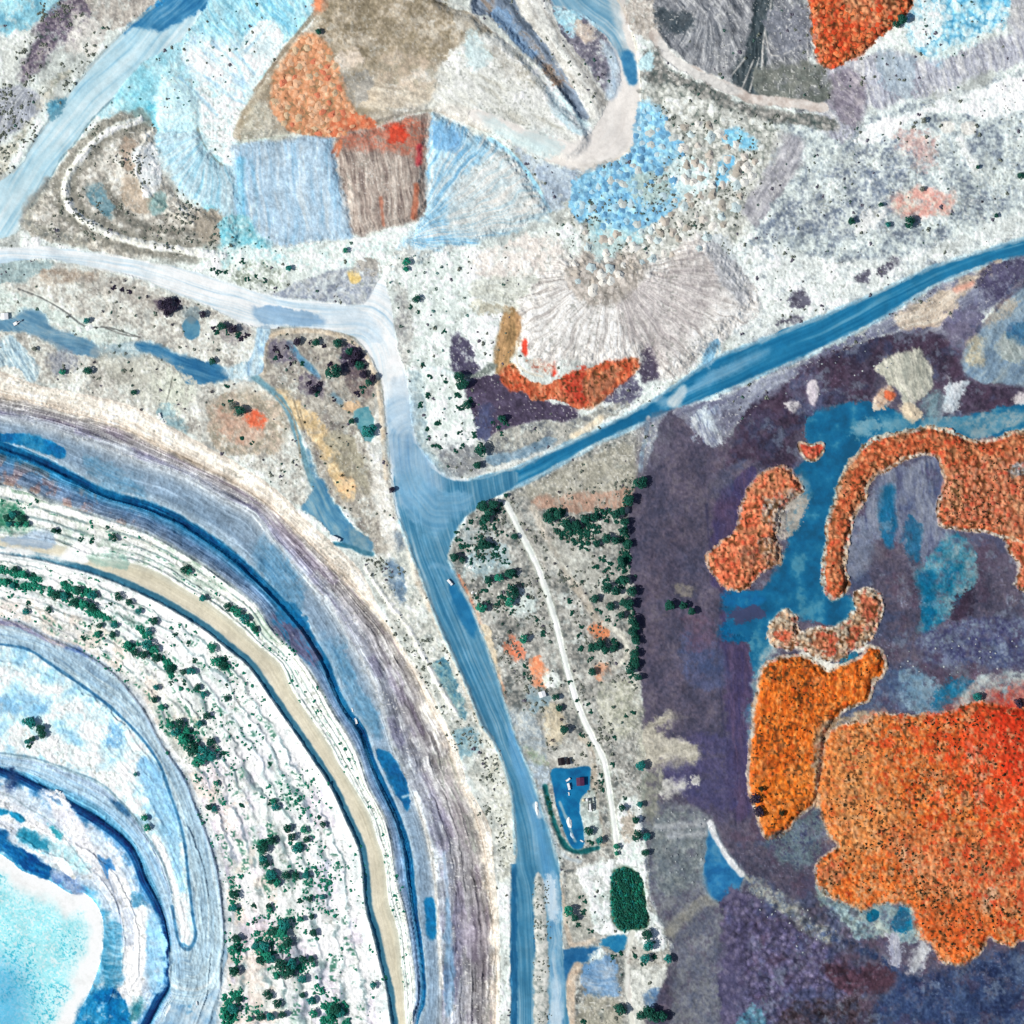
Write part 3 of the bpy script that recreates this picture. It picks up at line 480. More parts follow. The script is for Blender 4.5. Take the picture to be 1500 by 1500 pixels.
def region_roads():
    fl4 = [(-80, 372), (60, 372), (200, 392), (300, 422), (400, 452), (480, 462), (540, 466), (575, 500), (588, 560), (590, 640), (605, 720), (620, 780), (660, 880)]
    P([(-80, 362), (0, 364), (60, 360), (130, 369), (200, 380), (280, 396), (340, 416), (400, 434), (470, 442), (520, 447), (540, 438), (552, 412), (562, 405), (572, 440), (577, 480), (584, 520), (594, 545), (602, 600), (607, 640), (626, 672), (656, 698), (690, 704), (700, 740), (600, 760), (585, 760), (578, 730), (572, 680), (565, 620), (560, 570), (550, 535), (530, 505), (505, 488), (470, 482), (420, 478), (395, 482), (350, 471), (310, 451), (260, 431), (200, 406), (130, 391), (60, 379), (0, 386), (-80, 390)],
      [(172, 206, 229), (218, 235, 244), (243, 248, 250), (252, 254, 254)], ('flow', fl4, 5, 80), 2, 1.5, idn=2)
    P([(372, 450), (420, 452), (466, 462), (470, 476), (420, 476), (385, 474)], [(124, 166, 204), (160, 194, 220)], ('flow', fl4, 5, 60), 5, 3, a=0.9)
    P([(470, 450), (520, 450), (548, 470), (560, 500), (545, 500), (510, 474), (475, 468)], [(176, 206, 228), (224, 238, 246)], ('flow', fl4, 5, 50), 5, 3, a=0.6)
    P([(574, 500), (590, 560), (596, 585), (572, 590), (566, 540)], [(240, 247, 250), (252, 253, 253)], ('fbm', 14), 6, 3)
    P([(572, 592), (598, 590), (606, 650), (630, 680), (600, 720), (582, 700)], [(122, 166, 204), (156, 190, 216)], ('flow', fl4, 4, 70), 7, 3)
    P([(378, 480), (396, 480), (387, 510), (384, 545), (358, 546), (370, 515)], [(136, 170, 200), (168, 194, 212), (206, 220, 226)], ('streak', 95, 4, 25), 2.5, 2)
    L([(620, 540), (640, 541), (665, 548)], 7, [(226, 240, 242)], ('none',), 2.5, 2, 0.8)
    # diagonal blue haul road
    fl3 = [(600, 745), (690, 715), (760, 700), (850, 655), (950, 604), (1020, 572), (1120, 525), (1240, 470), (1370, 403), (1470, 368), (1580, 340)]
    P([(690, 702), (750, 688), (830, 651), (883, 626), (950, 591), (990, 564), (1043, 527), (1100, 505), (1150, 482), (1207, 462), (1287, 428), (1367, 391), (1447, 366), (1500, 350), (1580, 325), (1580, 358), (1500, 375), (1447, 386), (1367, 418), (1287, 467), (1180, 521), (1123, 545), (1043, 580), (990, 600), (942, 619), (870, 651), (803, 689), (750, 714), (700, 735), (660, 720)],
      [(10, 98, 144), (20, 108, 154), (34, 122, 166), (90, 156, 188)], ('flow', fl3, 6, 110), 2.2, 1.5, idn=3)
    for e in ([(690, 702), (750, 688), (830, 651), (883, 626), (950, 591), (990, 564), (1043, 527), (1100, 505), (1207, 462), (1287, 428), (1367, 391), (1500, 350)],
              [(750, 716), (803, 691), (870, 653), (942, 621), (990, 602), (1043, 582), (1123, 547), (1180, 523), (1287, 469), (1367, 420), (1447, 388), (1500, 377)]):
        L(e, 6, [(110, 160, 190), (190, 206, 212)], ('streak', -27, 4, 30), 2, 2.5, 0.75, h=0.7)
    P([(960, 585), (1000, 572), (1050, 540), (1120, 512), (1120, 522), (1060, 555), (1000, 582), (975, 600)], [(110, 164, 200), (160, 196, 216)], ('flow', fl3, 4, 50), 5, 3, a=0.7)
    P([(978, 588), (998, 565), (1006, 572), (992, 598)], [(170, 196, 210), (206, 220, 224)], ('streak', -50, 3, 20), 3, 2)
    P([(1030, 530), (1044, 498), (1053, 496), (1052, 515), (1040, 538)], [(96, 150, 186), (150, 186, 206)], ('streak', -60, 4, 18), 3, 3)
    L([(950, 612), (946, 640), (940, 668), (938, 690)], 6, [(136, 166, 182), (186, 200, 204)], ('fbm', 8), 1.5, 1.5)
    P([(950, 640), (970, 620), (972, 660), (955, 685), (944, 690)], [(150, 160, 176), (206, 208, 208)], ('speck', 7), 4, 4)
    # junction and the long north-south haul road
    fl5 = [(600, 640), (612, 740), (640, 840), (690, 960), (740, 1080), (775, 1180), (795, 1290), (805, 1400), (810, 1580)]
    P([(578, 690), (606, 650), (626, 680), (660, 702), (702, 704), (752, 690), (752, 714), (702, 742), (680, 762), (662, 792), (656, 822), (672, 852), (690, 888), (706, 930), (722, 975), (738, 1025), (756, 1085), (776, 1130), (792, 1180), (808, 1230), (818, 1265), (822, 1310), (824, 1380), (828, 1440), (830, 1580), (745, 1580), (750, 1500), (748, 1400), (748, 1340), (750, 1285), (757, 1255), (754, 1210), (749, 1160), (740, 1125), (725, 1090), (705, 1060), (690, 1020), (668, 970), (645, 920), (625, 866), (605, 815), (586, 762)],
      [(40, 108, 148), (62, 128, 164), (96, 152, 182), (150, 186, 204)], ('flow', fl5, 5, 110), 2.2, 1.5, idn=3)
    for e in ([(586, 762), (605, 815), (625, 866), (645, 920), (668, 970), (690, 1020), (705, 1060), (725, 1090), (749, 1160), (755, 1250)],
              [(658, 822), (672, 852), (690, 888), (706, 930), (722, 975), (738, 1025), (756, 1085), (776, 1130), (792, 1180), (808, 1230), (820, 1275)]):
        L(e, 5, [(120, 162, 184), (186, 204, 208)], ('fbm', 8), 2, 2, 0.75, h=0.6)
    P([(566, 590), (600, 585), (612, 650), (640, 690), (650, 715), (600, 745), (580, 720)], [(124, 168, 204), (150, 186, 212), (176, 204, 222)], ('flow', fl5, 4, 80), 16, 3, a=0.9)
    P([(572, 560), (598, 560), (603, 620), (574, 625)], [(196, 218, 234), (216, 231, 241)], ('flow', fl5, 4, 80), 12, 3, a=0.8)
    P([(585, 700), (612, 690), (640, 715), (680, 720), (690, 740), (660, 765), (640, 790), (618, 770), (600, 760)], [(82, 146, 186), (116, 170, 204), (146, 188, 212)], ('flow', [(600, 640), (640, 735), (760, 700)], 6, 60), 8, 4, a=0.75)
    P([(745, 1060), (762, 1100), (785, 1170), (803, 1240), (812, 1290), (800, 1300), (785, 1240), (768, 1170), (748, 1110)], [(78, 148, 198), (120, 176, 212)], ('flow', fl5, 4, 90), 5, 2, a=0.8)
    P([(800, 1290), (818, 1290), (822, 1400), (826, 1580), (806, 1580), (806, 1400)], [(90, 148, 192), (138, 184, 212), (190, 214, 230)], ('streak', 88, 4, 80), 4, 2, a=0.85)
    P([(797, 1290), (812, 1292), (816, 1340), (806, 1345)], [(186, 212, 232), (220, 234, 242)], ('streak', 85, 4, 30), 4, 3)
    P([(806, 1450), (822, 1440), (824, 1580), (806, 1580)], [(196, 218, 234), (226, 238, 244)], ('streak', 88, 4, 30), 6, 3, a=0.8)
    P([(749, 1285), (757, 1280), (757, 1580), (748, 1580)], [(0, 70, 118), (30, 104, 152)], ('streak', 90, 3, 30), 2, 1.5, a=0.8)
    P([(783, 1288), (795, 1288), (800, 1340), (803, 1420), (804, 1580), (782, 1580), (783, 1400)], [(150, 160, 156), (206, 208, 202), (232, 232, 226)], ('speck', 6), 2, 2, h=1.0, hw=6)
    L([(784, 1180), (790, 1195)], 8, [(200, 222, 236)], ('fbm', 6), 3, 2, 0.8)
    L([(630, 830), (645, 828), (662, 838)], 6, [(110, 160, 190)], ('none',), 3, 2, 0.8)
    for q in ([(612, 720), (622, 790), (650, 860), (700, 970), (745, 1080)], [(603, 720), (614, 790), (640, 860), (688, 975), (735, 1090)]):
        L(q, 2.2, [(128, 182, 214)], ('none',), 1, 1, 0.6)
    P([(656, 860), (670, 862), (695, 905), (698, 930), (690, 935), (672, 905)], [(14, 104, 160), (30, 118, 170)], ('fbm', 10), 3, 2, a=0.8)

def region_roadsides():
    # strip between pit rim and the haul road
    P([(548, 815), (592, 800), (606, 820), (626, 870), (646, 924), (670, 975), (692, 1026), (706, 1064), (726, 1094), (742, 1128), (752, 1164), (757, 1214), (752, 1262), (740, 1284), (730, 1290), (722, 1220), (696, 1153), (672, 1100), (640, 1036), (614, 985), (586, 940), (560, 890), (536, 835)],
      [(166, 168, 164), (198, 198, 190), (220, 216, 208), (234, 232, 226)], ('speck', 14), 4, 4)
    L([(600, 805), (612, 850), (636, 900), (660, 955), (684, 1010), (702, 1056), (722, 1088)], 10, [(190, 172, 154), (216, 206, 194), (228, 220, 208)], ('fbm', 9), 3, 3, 0.9, h=1.0)
    P([(565, 822), (580, 822), (592, 850), (596, 878), (584, 882), (572, 858)], [(90, 114, 140), (126, 146, 164)], ('fbm', 8), 3, 3)
    P([(576, 780), (588, 780), (592, 800), (584, 806)], [(90, 110, 130), (130, 142, 154)], ('fbm', 6), 3, 3, a=0.8)
    P([(634, 970), (650, 965), (662, 985), (672, 1015), (684, 1045), (672, 1048), (655, 1020), (642, 1000)], [(70, 118, 140), (116, 150, 160), (150, 176, 172)], ('speck', 7), 3, 4)
    P([(660, 1075), (690, 1065), (706, 1080), (704, 1100), (680, 1110), (668, 1095)], [(110, 150, 168), (166, 190, 194)], ('speck', 8), 4, 4)
    P([(696, 1085), (716, 1080), (738, 1120), (750, 1165), (756, 1215), (750, 1262), (738, 1282), (732, 1230), (718, 1150)], [(190, 186, 172), (222, 220, 210), (240, 238, 230)], ('speck', 7), 4, 4)
    L([(536, 832), (567, 880), (596, 917), (608, 938), (631, 981), (650, 1015), (667, 1042)], 7, [(232, 226, 216), (246, 244, 238)], ('fbm', 8), 2, 2, h=1.2)
    L([(490, 796), (510, 800), (530, 808), (545, 812)], 6, [(40, 100, 126), (84, 138, 158)], ('fbm', 7), 2, 1.5)
    # country between haul road and the tailings
    P([(700, 742), (752, 716), (805, 692), (872, 654), (944, 622), (952, 640), (940, 700), (930, 790), (935, 900), (940, 1000), (948, 1080), (950, 1200), (955, 1320), (985, 1400), (985, 1580), (832, 1580), (828, 1440), (824, 1310), (818, 1262), (800, 1200), (776, 1128), (756, 1084), (738, 1024), (706, 928), (672, 850), (658, 822), (664, 792), (682, 762)],
      [(98, 102, 102), (140, 138, 134), (172, 167, 161), (200, 196, 190)], ('speck', 16), 4, 4)
    P([(760, 720), (820, 690), (890, 660), (940, 650), (935, 720), (880, 735), (800, 740)], [(142, 138, 128), (168, 162, 150), (192, 186, 176)], ('speck', 14), 5, 5)
    P([(790, 728), (850, 725), (925, 715), (925, 740), (850, 750), (790, 745)], [(150, 120, 106), (190, 150, 132), (170, 160, 150)], ('streak', 80, 4, 12), 5, 5, a=0.85)
    L([(780, 745), (800, 785), (820, 822), (850, 870), (880, 915)], 11, [(176, 164, 150), (202, 192, 182)], ('fbm', 9), 3, 3)
    L([(758, 760), (778, 800), (790, 830)], 18, [(176, 168, 160), (196, 190, 182)], ('fbm', 9), 6, 4, 0.7)
    P([(690, 810), (735, 800), (748, 822), (720, 845), (680, 838)], [(150, 176, 186), (206, 218, 218)], ('fbm', 9), 5, 5, a=0.9)
    P([(682, 770), (712, 775), (730, 792), (690, 800), (672, 790)], [(140, 156, 164), (176, 180, 178)], ('fbm', 8), 5, 4, a=0.8)
    P([(790, 800), (850, 790), (880, 850), (860, 870), (820, 830)], [(170, 166, 158), (206, 204, 196)], ('speck', 10), 6, 6, a=0.8)
    P([(752, 865), (780, 868), (790, 890), (770, 905), (752, 895)], [(196, 206, 204), (224, 230, 226)], ('fbm', 8), 5, 5, a=0.9)
    P([(668, 846), (676, 848), (700, 900), (724, 960), (742, 1025), (736, 1030), (716, 980), (694, 920)], [(196, 112, 84), (216, 160, 130), (226, 196, 168)], ('fbm', 8), 2.5, 2.5, a=0.9)
    P([(702, 915), (720, 920), (728, 960), (738, 1010), (728, 1000), (712, 955)], [(220, 196, 166), (232, 216, 194)], ('fbm', 8), 3, 3)
    P([(745, 930), (756, 936), (772, 955), (766, 964), (750, 950)], [(222, 122, 92), (230, 150, 122)], ('fbm', 6), 3, 3)
    P([(738, 940), (750, 950), (762, 962), (755, 968), (742, 955)], [(220, 120, 86)], ('none',), 3, 3, a=0.7)
    P([(778, 970), (790, 964), (800, 980), (799, 1000), (787, 1012), (778, 1000)], [(222, 130, 92), (236, 166, 128)], ('fbm', 7), 2.5, 2.5)
    P([(799, 984), (812, 980), (819, 996), (812, 1008), (800, 1004)], [(226, 232, 224), (240, 243, 238)], ('fbm', 7), 3, 3)
    P([(866, 916), (884, 912), (892, 928), (886, 940), (872, 930)], [(206, 110, 74), (222, 146, 106)], ('fbm', 6), 3, 3)
    P([(872, 976), (888, 970), (888, 990), (874, 994)], [(212, 150, 120), (222, 180, 156)], ('fbm', 7), 4, 4)
    L([(884, 914), (906, 926), (919, 946), (916, 966), (900, 978)], 8, [(206, 198, 186), (226, 220, 210)], ('fbm', 7), 2.5, 2)
    P([(738, 1040), (775, 1045), (800, 1090), (800, 1120), (775, 1120), (756, 1085)], [(140, 150, 158), (172, 178, 182), (196, 196, 192)], ('speck', 10), 4, 4)
    P([(800, 1030), (824, 1040), (822, 1080), (806, 1090), (800, 1060)], [(206, 188, 160), (220, 206, 184)], ('fbm', 9), 4, 4, a=0.8)
    P([(775, 1000), (800, 1012), (806, 1030), (780, 1040)], [(110, 140, 156), (150, 168, 176)], ('fbm', 8), 5, 4, a=0.8)
    P([(880, 1010), (930, 1000), (938, 1060), (905, 1080), (880, 1050)], [(150, 150, 136), (190, 186, 172), (206, 202, 192)], ('speck', 9), 6, 6)
    L([(850, 1080), (864, 1095), (870, 1130), (872, 1175), (884, 1235)], 9, [(172, 158, 144), (192, 182, 170)], ('fbm', 9), 2.5, 2)
    P([(772, 1110), (800, 1120), (808, 1135), (800, 1160), (785, 1150)], [(160, 172, 186), (192, 200, 206)], ('fbm', 8), 4, 3)
    P([(812, 1100), (860, 1095), (866, 1122), (812, 1124)], [(186, 180, 172), (208, 204, 198)], ('fbm', 9), 3, 3)
    P([(770, 1095), (800, 1112), (802, 1120), (775, 1112)], [(140, 160, 130), (180, 176, 160)], ('fbm', 7), 3, 3, a=0.8)
    P([(848, 1165), (870, 1160), (875, 1200), (880, 1225), (856, 1225)], [(166, 176, 172), (214, 220, 216)], ('fbm', 7), 4, 3)
    P([(808, 1127), (836, 1126), (863, 1123), (864, 1145), (862, 1158), (852, 1168), (850, 1190), (855, 1215), (855, 1241), (840, 1243), (828, 1222), (818, 1190), (811, 1160)], [(0, 94, 148), (10, 112, 164), (26, 124, 176)], ('fbm', 14), 1.5, 0.8, idn=15)
    L([(820, 1175), (830, 1200), (842, 1232)], 4, [(170, 190, 196)], ('none',), 1.5, 1.5, 0.8)
    L([(798, 1152), (805, 1180), (815, 1212), (826, 1236), (845, 1248), (876, 1242)], 7, [(16, 78, 84), (40, 108, 110)], ('fbm', 6), 2, 2, h=-0.8)
    L([(792, 1165), (802, 1200), (814, 1238), (830, 1256), (850, 1262)], 5, [(172, 180, 188), (196, 200, 200)], ('fbm', 6), 2, 2)
    # white drained ponds and the reed bed
    P([(846, 1276), (895, 1258), (903, 1246), (906, 1180), (936, 1170), (945, 1200), (946, 1250), (950, 1320), (966, 1350), (980, 1380), (972, 1396), (950, 1392), (922, 1370), (880, 1368), (866, 1352), (858, 1310)],
      [(226, 236, 230), (244, 248, 246), (250, 252, 251)], ('fbm', 14), 3, 4)
    P([(908, 1195), (930, 1192), (932, 1225), (915, 1230)], [(176, 164, 152), (206, 190, 178)], ('fbm', 7), 4, 4)
    P([(895, 1280), (905, 1272), (920, 1269), (935, 1279), (943, 1300), (946, 1330), (951, 1345), (946, 1358), (926, 1363), (905, 1360), (895, 1335)], [(40, 84, 64), (80, 110, 86)], ('streak', 88, 3, 20), 2, 2)
    P([(830, 1290), (846, 1280), (860, 1320), (866, 1360), (850, 1375), (832, 1360)], [(160, 158, 150), (206, 202, 194)], ('speck', 8), 4, 4)
    L([(818, 1280), (824, 1320), (830, 1360), (840, 1385), (870, 1376)], 7, [(190, 172, 156), (210, 196, 182)], ('fbm', 7), 2, 2)
    P([(826, 1394), (872, 1386), (878, 1396), (852, 1411), (838, 1420), (828, 1450), (824, 1420)], [(20, 94, 148), (50, 118, 168)], ('fbm', 9), 2.5, 3, idn=14)
    P([(878, 1382), (905, 1370), (918, 1374), (912, 1392), (890, 1388)], [(14, 106, 156), (46, 136, 178)], ('fbm', 8), 2.5, 3, idn=14)
    P([(858, 1412), (895, 1404), (906, 1450), (900, 1462), (862, 1462), (852, 1440)], [(92, 132, 172), (126, 156, 188), (166, 180, 196)], ('streak', 4, 6, 30), 4, 4)
    P([(862, 1400), (880, 1392), (885, 1402), (866, 1412)], [(226, 234, 232)], ('none',), 3, 3)
    L([(838, 1580), (836, 1490), (836, 1440), (846, 1416)], 14, [(196, 172, 152), (214, 198, 182)], ('fbm', 8), 2.5, 2)
    L([(926, 1366), (920, 1400), (920, 1450), (926, 1500), (932, 1580)], 8, [(222, 224, 214), (240, 241, 236)], ('fbm', 8), 2, 2, idn=8)
    P([(928, 1390), (980, 1400), (990, 1430), (960, 1440), (930, 1432)], [(140, 136, 128), (190, 184, 176), (214, 210, 204)], ('speck', 7), 4, 5)
    P([(945, 1450), (990, 1446), (988, 1474), (948, 1476)], [(84, 116, 152), (120, 144, 172)], ('fbm', 9), 3, 3)
    P([(925, 1420), (990, 1424), (986, 1446), (945, 1450), (940, 1500), (930, 1500)], [(206, 204, 198), (226, 224, 218)], ('speck', 8), 4, 4)
    P([(970, 1492), (1000, 1480), (1030, 1540), (980, 1560)], [(236, 236, 228)], ('none',), 4, 4)
    P([(850, 1465), (905, 1465), (905, 1560), (850, 1560)], [(140, 136, 122), (180, 172, 158)], ('speck', 8), 5, 5, a=0.8)
    # white causeway
    L([(742, 738), (760, 775), (785, 825), (800, 865), (816, 920), (832, 985), (851, 1045), (871, 1086), (885, 1115), (893, 1160), (900, 1210), (904, 1250)], 12, [(168, 172, 158), (196, 194, 184)], ('fbm', 7), 2.5, 2, 0.7)
    L([(742, 738), (760, 775), (785, 825), (800, 865), (816, 920), (832, 985), (851, 1045), (871, 1086), (885, 1115), (893, 1160), (900, 1210), (904, 1250)], 8.5, [(238, 246, 240), (252, 254, 252)], ('fbm', 8), 1.2, 1.0, idn=8, h=0.5)
# ------------------------------------------------------------ the open pit ---
PIT = {
 0: [(0,544),(53,563),(101,573),(187,592),(240,620),(320,663),(373,695),(410,722),(463,775),(524,830),(556,892),(588,946),(615,986),(642,1037),(668,1090),(684,1148),(702,1180),(719,1217),(724,1270),(730,1340),(732,1420),(731,1500)],
 1: [(0,580),(53,592),(120,610),(187,632),(240,658),(293,684),(347,711),(400,746),(428,773),(482,825),(524,870),(562,910),(588,953),(610,993),(631,1041),(655,1086),(666,1127),(690,1181),(706,1234),(714,1288),(722,1354),(727,1421),(724,1500)],
 2: [(0,611),(40,618),(107,636),(160,655),(213,676),(267,695),(320,724),(373,752),(402,792),(442,838),(482,885),(508,928),(530,966),(551,1008),(562,1046),(578,1098),(586,1122),(607,1168),(623,1216),(634,1266),(639,1314),(644,1394),(647,1448),(648,1500)],
 3: [(0,646),(40,660),(80,679),(120,700),(160,719),(213,734),(253,750),(293,774),(333,801),(373,836),(400,862),(442,907),(463,939),(482,971),(495,1006),(511,1038),(535,1070),(548,1112),(567,1154),(588,1200),(602,1248),(607,1288),(612,1341),(618,1381),(623,1434),(622,1473),(612,1500)],
 4: [(0,708),(40,718),(61,730),(107,745),(160,762),(213,780),(253,801),(293,825),(333,854),(373,886),(402,928),(436,961),(463,998),(482,1033),(503,1067),(524,1106),(540,1154),(559,1189),(572,1229),(580,1288),(594,1341),(602,1394),(608,1447),(606,1500)],
 5: [(0,786),(50,790),(90,800),(128,816),(187,824),(227,837),(267,861),(307,885),(347,917),(381,949),(410,974),(428,1013),(455,1053),(482,1093),(497,1122),(514,1149),(540,1193),(551,1229),(562,1261),(570,1328),(583,1368),(588,1421),(591,1448),(594,1500)],
 6: [(0,806),(50,814),(90,824),(128,834),(173,850),(227,875),(267,897),(307,923),(333,945),(368,974),(400,1020),(428,1060),(460,1107),(490,1154),(511,1200),(530,1242),(536,1282),(540,1328),(551,1368),(562,1416),(572,1456),(578,1500)],
 7: [(0,906),(27,911),(67,934),(115,953),(160,982),(187,1011),(211,1043),(229,1078),(250,1112),(272,1146),(288,1189),(304,1229),(318,1277),(325,1328),(328,1368),(323,1421),(322,1456),(307,1500)],
 8: [(0,1108),(53,1117),(107,1136),(147,1154),(187,1192),(213,1229),(235,1266),(248,1309),(254,1354),(257,1385),(259,1415),(256,1450),(244,1474),(231,1500)],
 9: [(0,1127),(21,1134),(53,1150),(107,1179),(147,1203),(181,1230),(200,1256),(213,1291),(228,1318),(239,1345),(246,1380),(249,1420),(246,1450),(233,1472),(220,1498)],
 11: [(0,1257),(27,1279),(67,1293),(99,1313),(117,1311),(136,1327),(147,1353),(147,1393),(141,1420),(128,1455),(115,1481),(107,1500)],
}
def ext(p):
    p = [tuple(map(float, q)) for q in p]
    a, b = p[0], p[2]; c, d = p[-1], p[-3]
    def out(e, f, lim):
        v = np.array(e) - np.array(f); v = v / np.linalg.norm(v)
        return (e[0] + v[0] * lim, e[1] + v[1] * lim)
    return [out(a, b, 130)] + p + [out(c, d, 130)]
def inset(p, w):
    q = np.array(p); t = np.gradient(q, axis=0); t /= np.linalg.norm(t, axis=1)[:, None]
    return [tuple(v) for v in q + np.stack([-t[:, 1], t[:, 0]], 1) * w]
PIT = {k: ext(v) for k, v in PIT.items()}
PIT[10] = inset(PIT[9], 13)
PIT = [PIT[k] for k in range(12)]
PIT_Z = [0, -2, -14, -15, -21, -27, -28, -40, -42, -45, -51, -60]
LAKE_Z = -60.5

PROF = [(0.0, (196, 188, 178)), (0.25, (238, 233, 222)), (0.7, (228, 220, 208)), (0.95, (196, 184, 170)),
        (1.08, (158, 154, 150)), (1.3, (134, 132, 136)), (1.55, (146, 146, 152)), (1.75, (126, 131, 144)), (1.95, (166, 174, 184)),
        (2.06, (172, 182, 190)), (2.3, (132, 152, 170)), (2.7, (128, 152, 174)), (2.95, (164, 184, 198)),
        (3.02, (10, 88, 132)), (3.12, (0, 76, 122)), (3.24, (12, 96, 142)), (3.36, (62, 118, 154)), (3.6, (84, 112, 144)), (3.9, (112, 130, 152)),  # the dark blue is bank shadow painted into the bench colour
        (4.02, (170, 182, 182)), (4.1, (238, 242, 236)), (4.3, (206, 210, 200)), (4.5, (238, 242, 238)), (4.7, (196, 206, 198)), (4.85, (242, 246, 243)), (4.98, (226, 232, 226)),
        (5.05, (206, 206, 190)), (5.3, (216, 210, 188)), (5.7, (222, 215, 194)), (5.93, (200, 204, 196)),
        (6.0, (206, 220, 224)), (6.08, (236, 243, 244)), (6.3, (246, 249, 250)), (6.4, (216, 226, 232)), (6.48, (248, 250, 250)),
        (6.58, (204, 212, 212)), (6.66, (244, 246, 244)), (6.78, (238, 234, 230)), (6.9, (232, 230, 226)), (6.98, (190, 198, 202)),
        (7.03, (150, 170, 192)), (7.07, (176, 192, 208)), (7.12, (160, 182, 204)), (7.17, (120, 158, 190)), (7.22, (158, 204, 226)), (7.5, (182, 218, 234)), (7.75, (208, 234, 243)), (7.95, (234, 245, 248)),
        (8.0, (170, 196, 210)), (8.06, (164, 186, 208)), (8.5, (150, 184, 212)), (8.85, (108, 170, 202)), (8.98, (40, 110, 150)),
        (9.05, (4, 56, 102)), (9.5, (2, 50, 98)), (9.9, (18, 84, 134)),  # wide dark band: shadow beside the bank, painted into the colour
        (10.02, (96, 150, 190)), (10.1, (196, 214, 228)), (10.35, (222, 228, 236)), (10.6, (228, 232, 238)), (10.85, (196, 214, 226)), (10.96, (110, 176, 204)), (11.0, (90, 170, 206))]

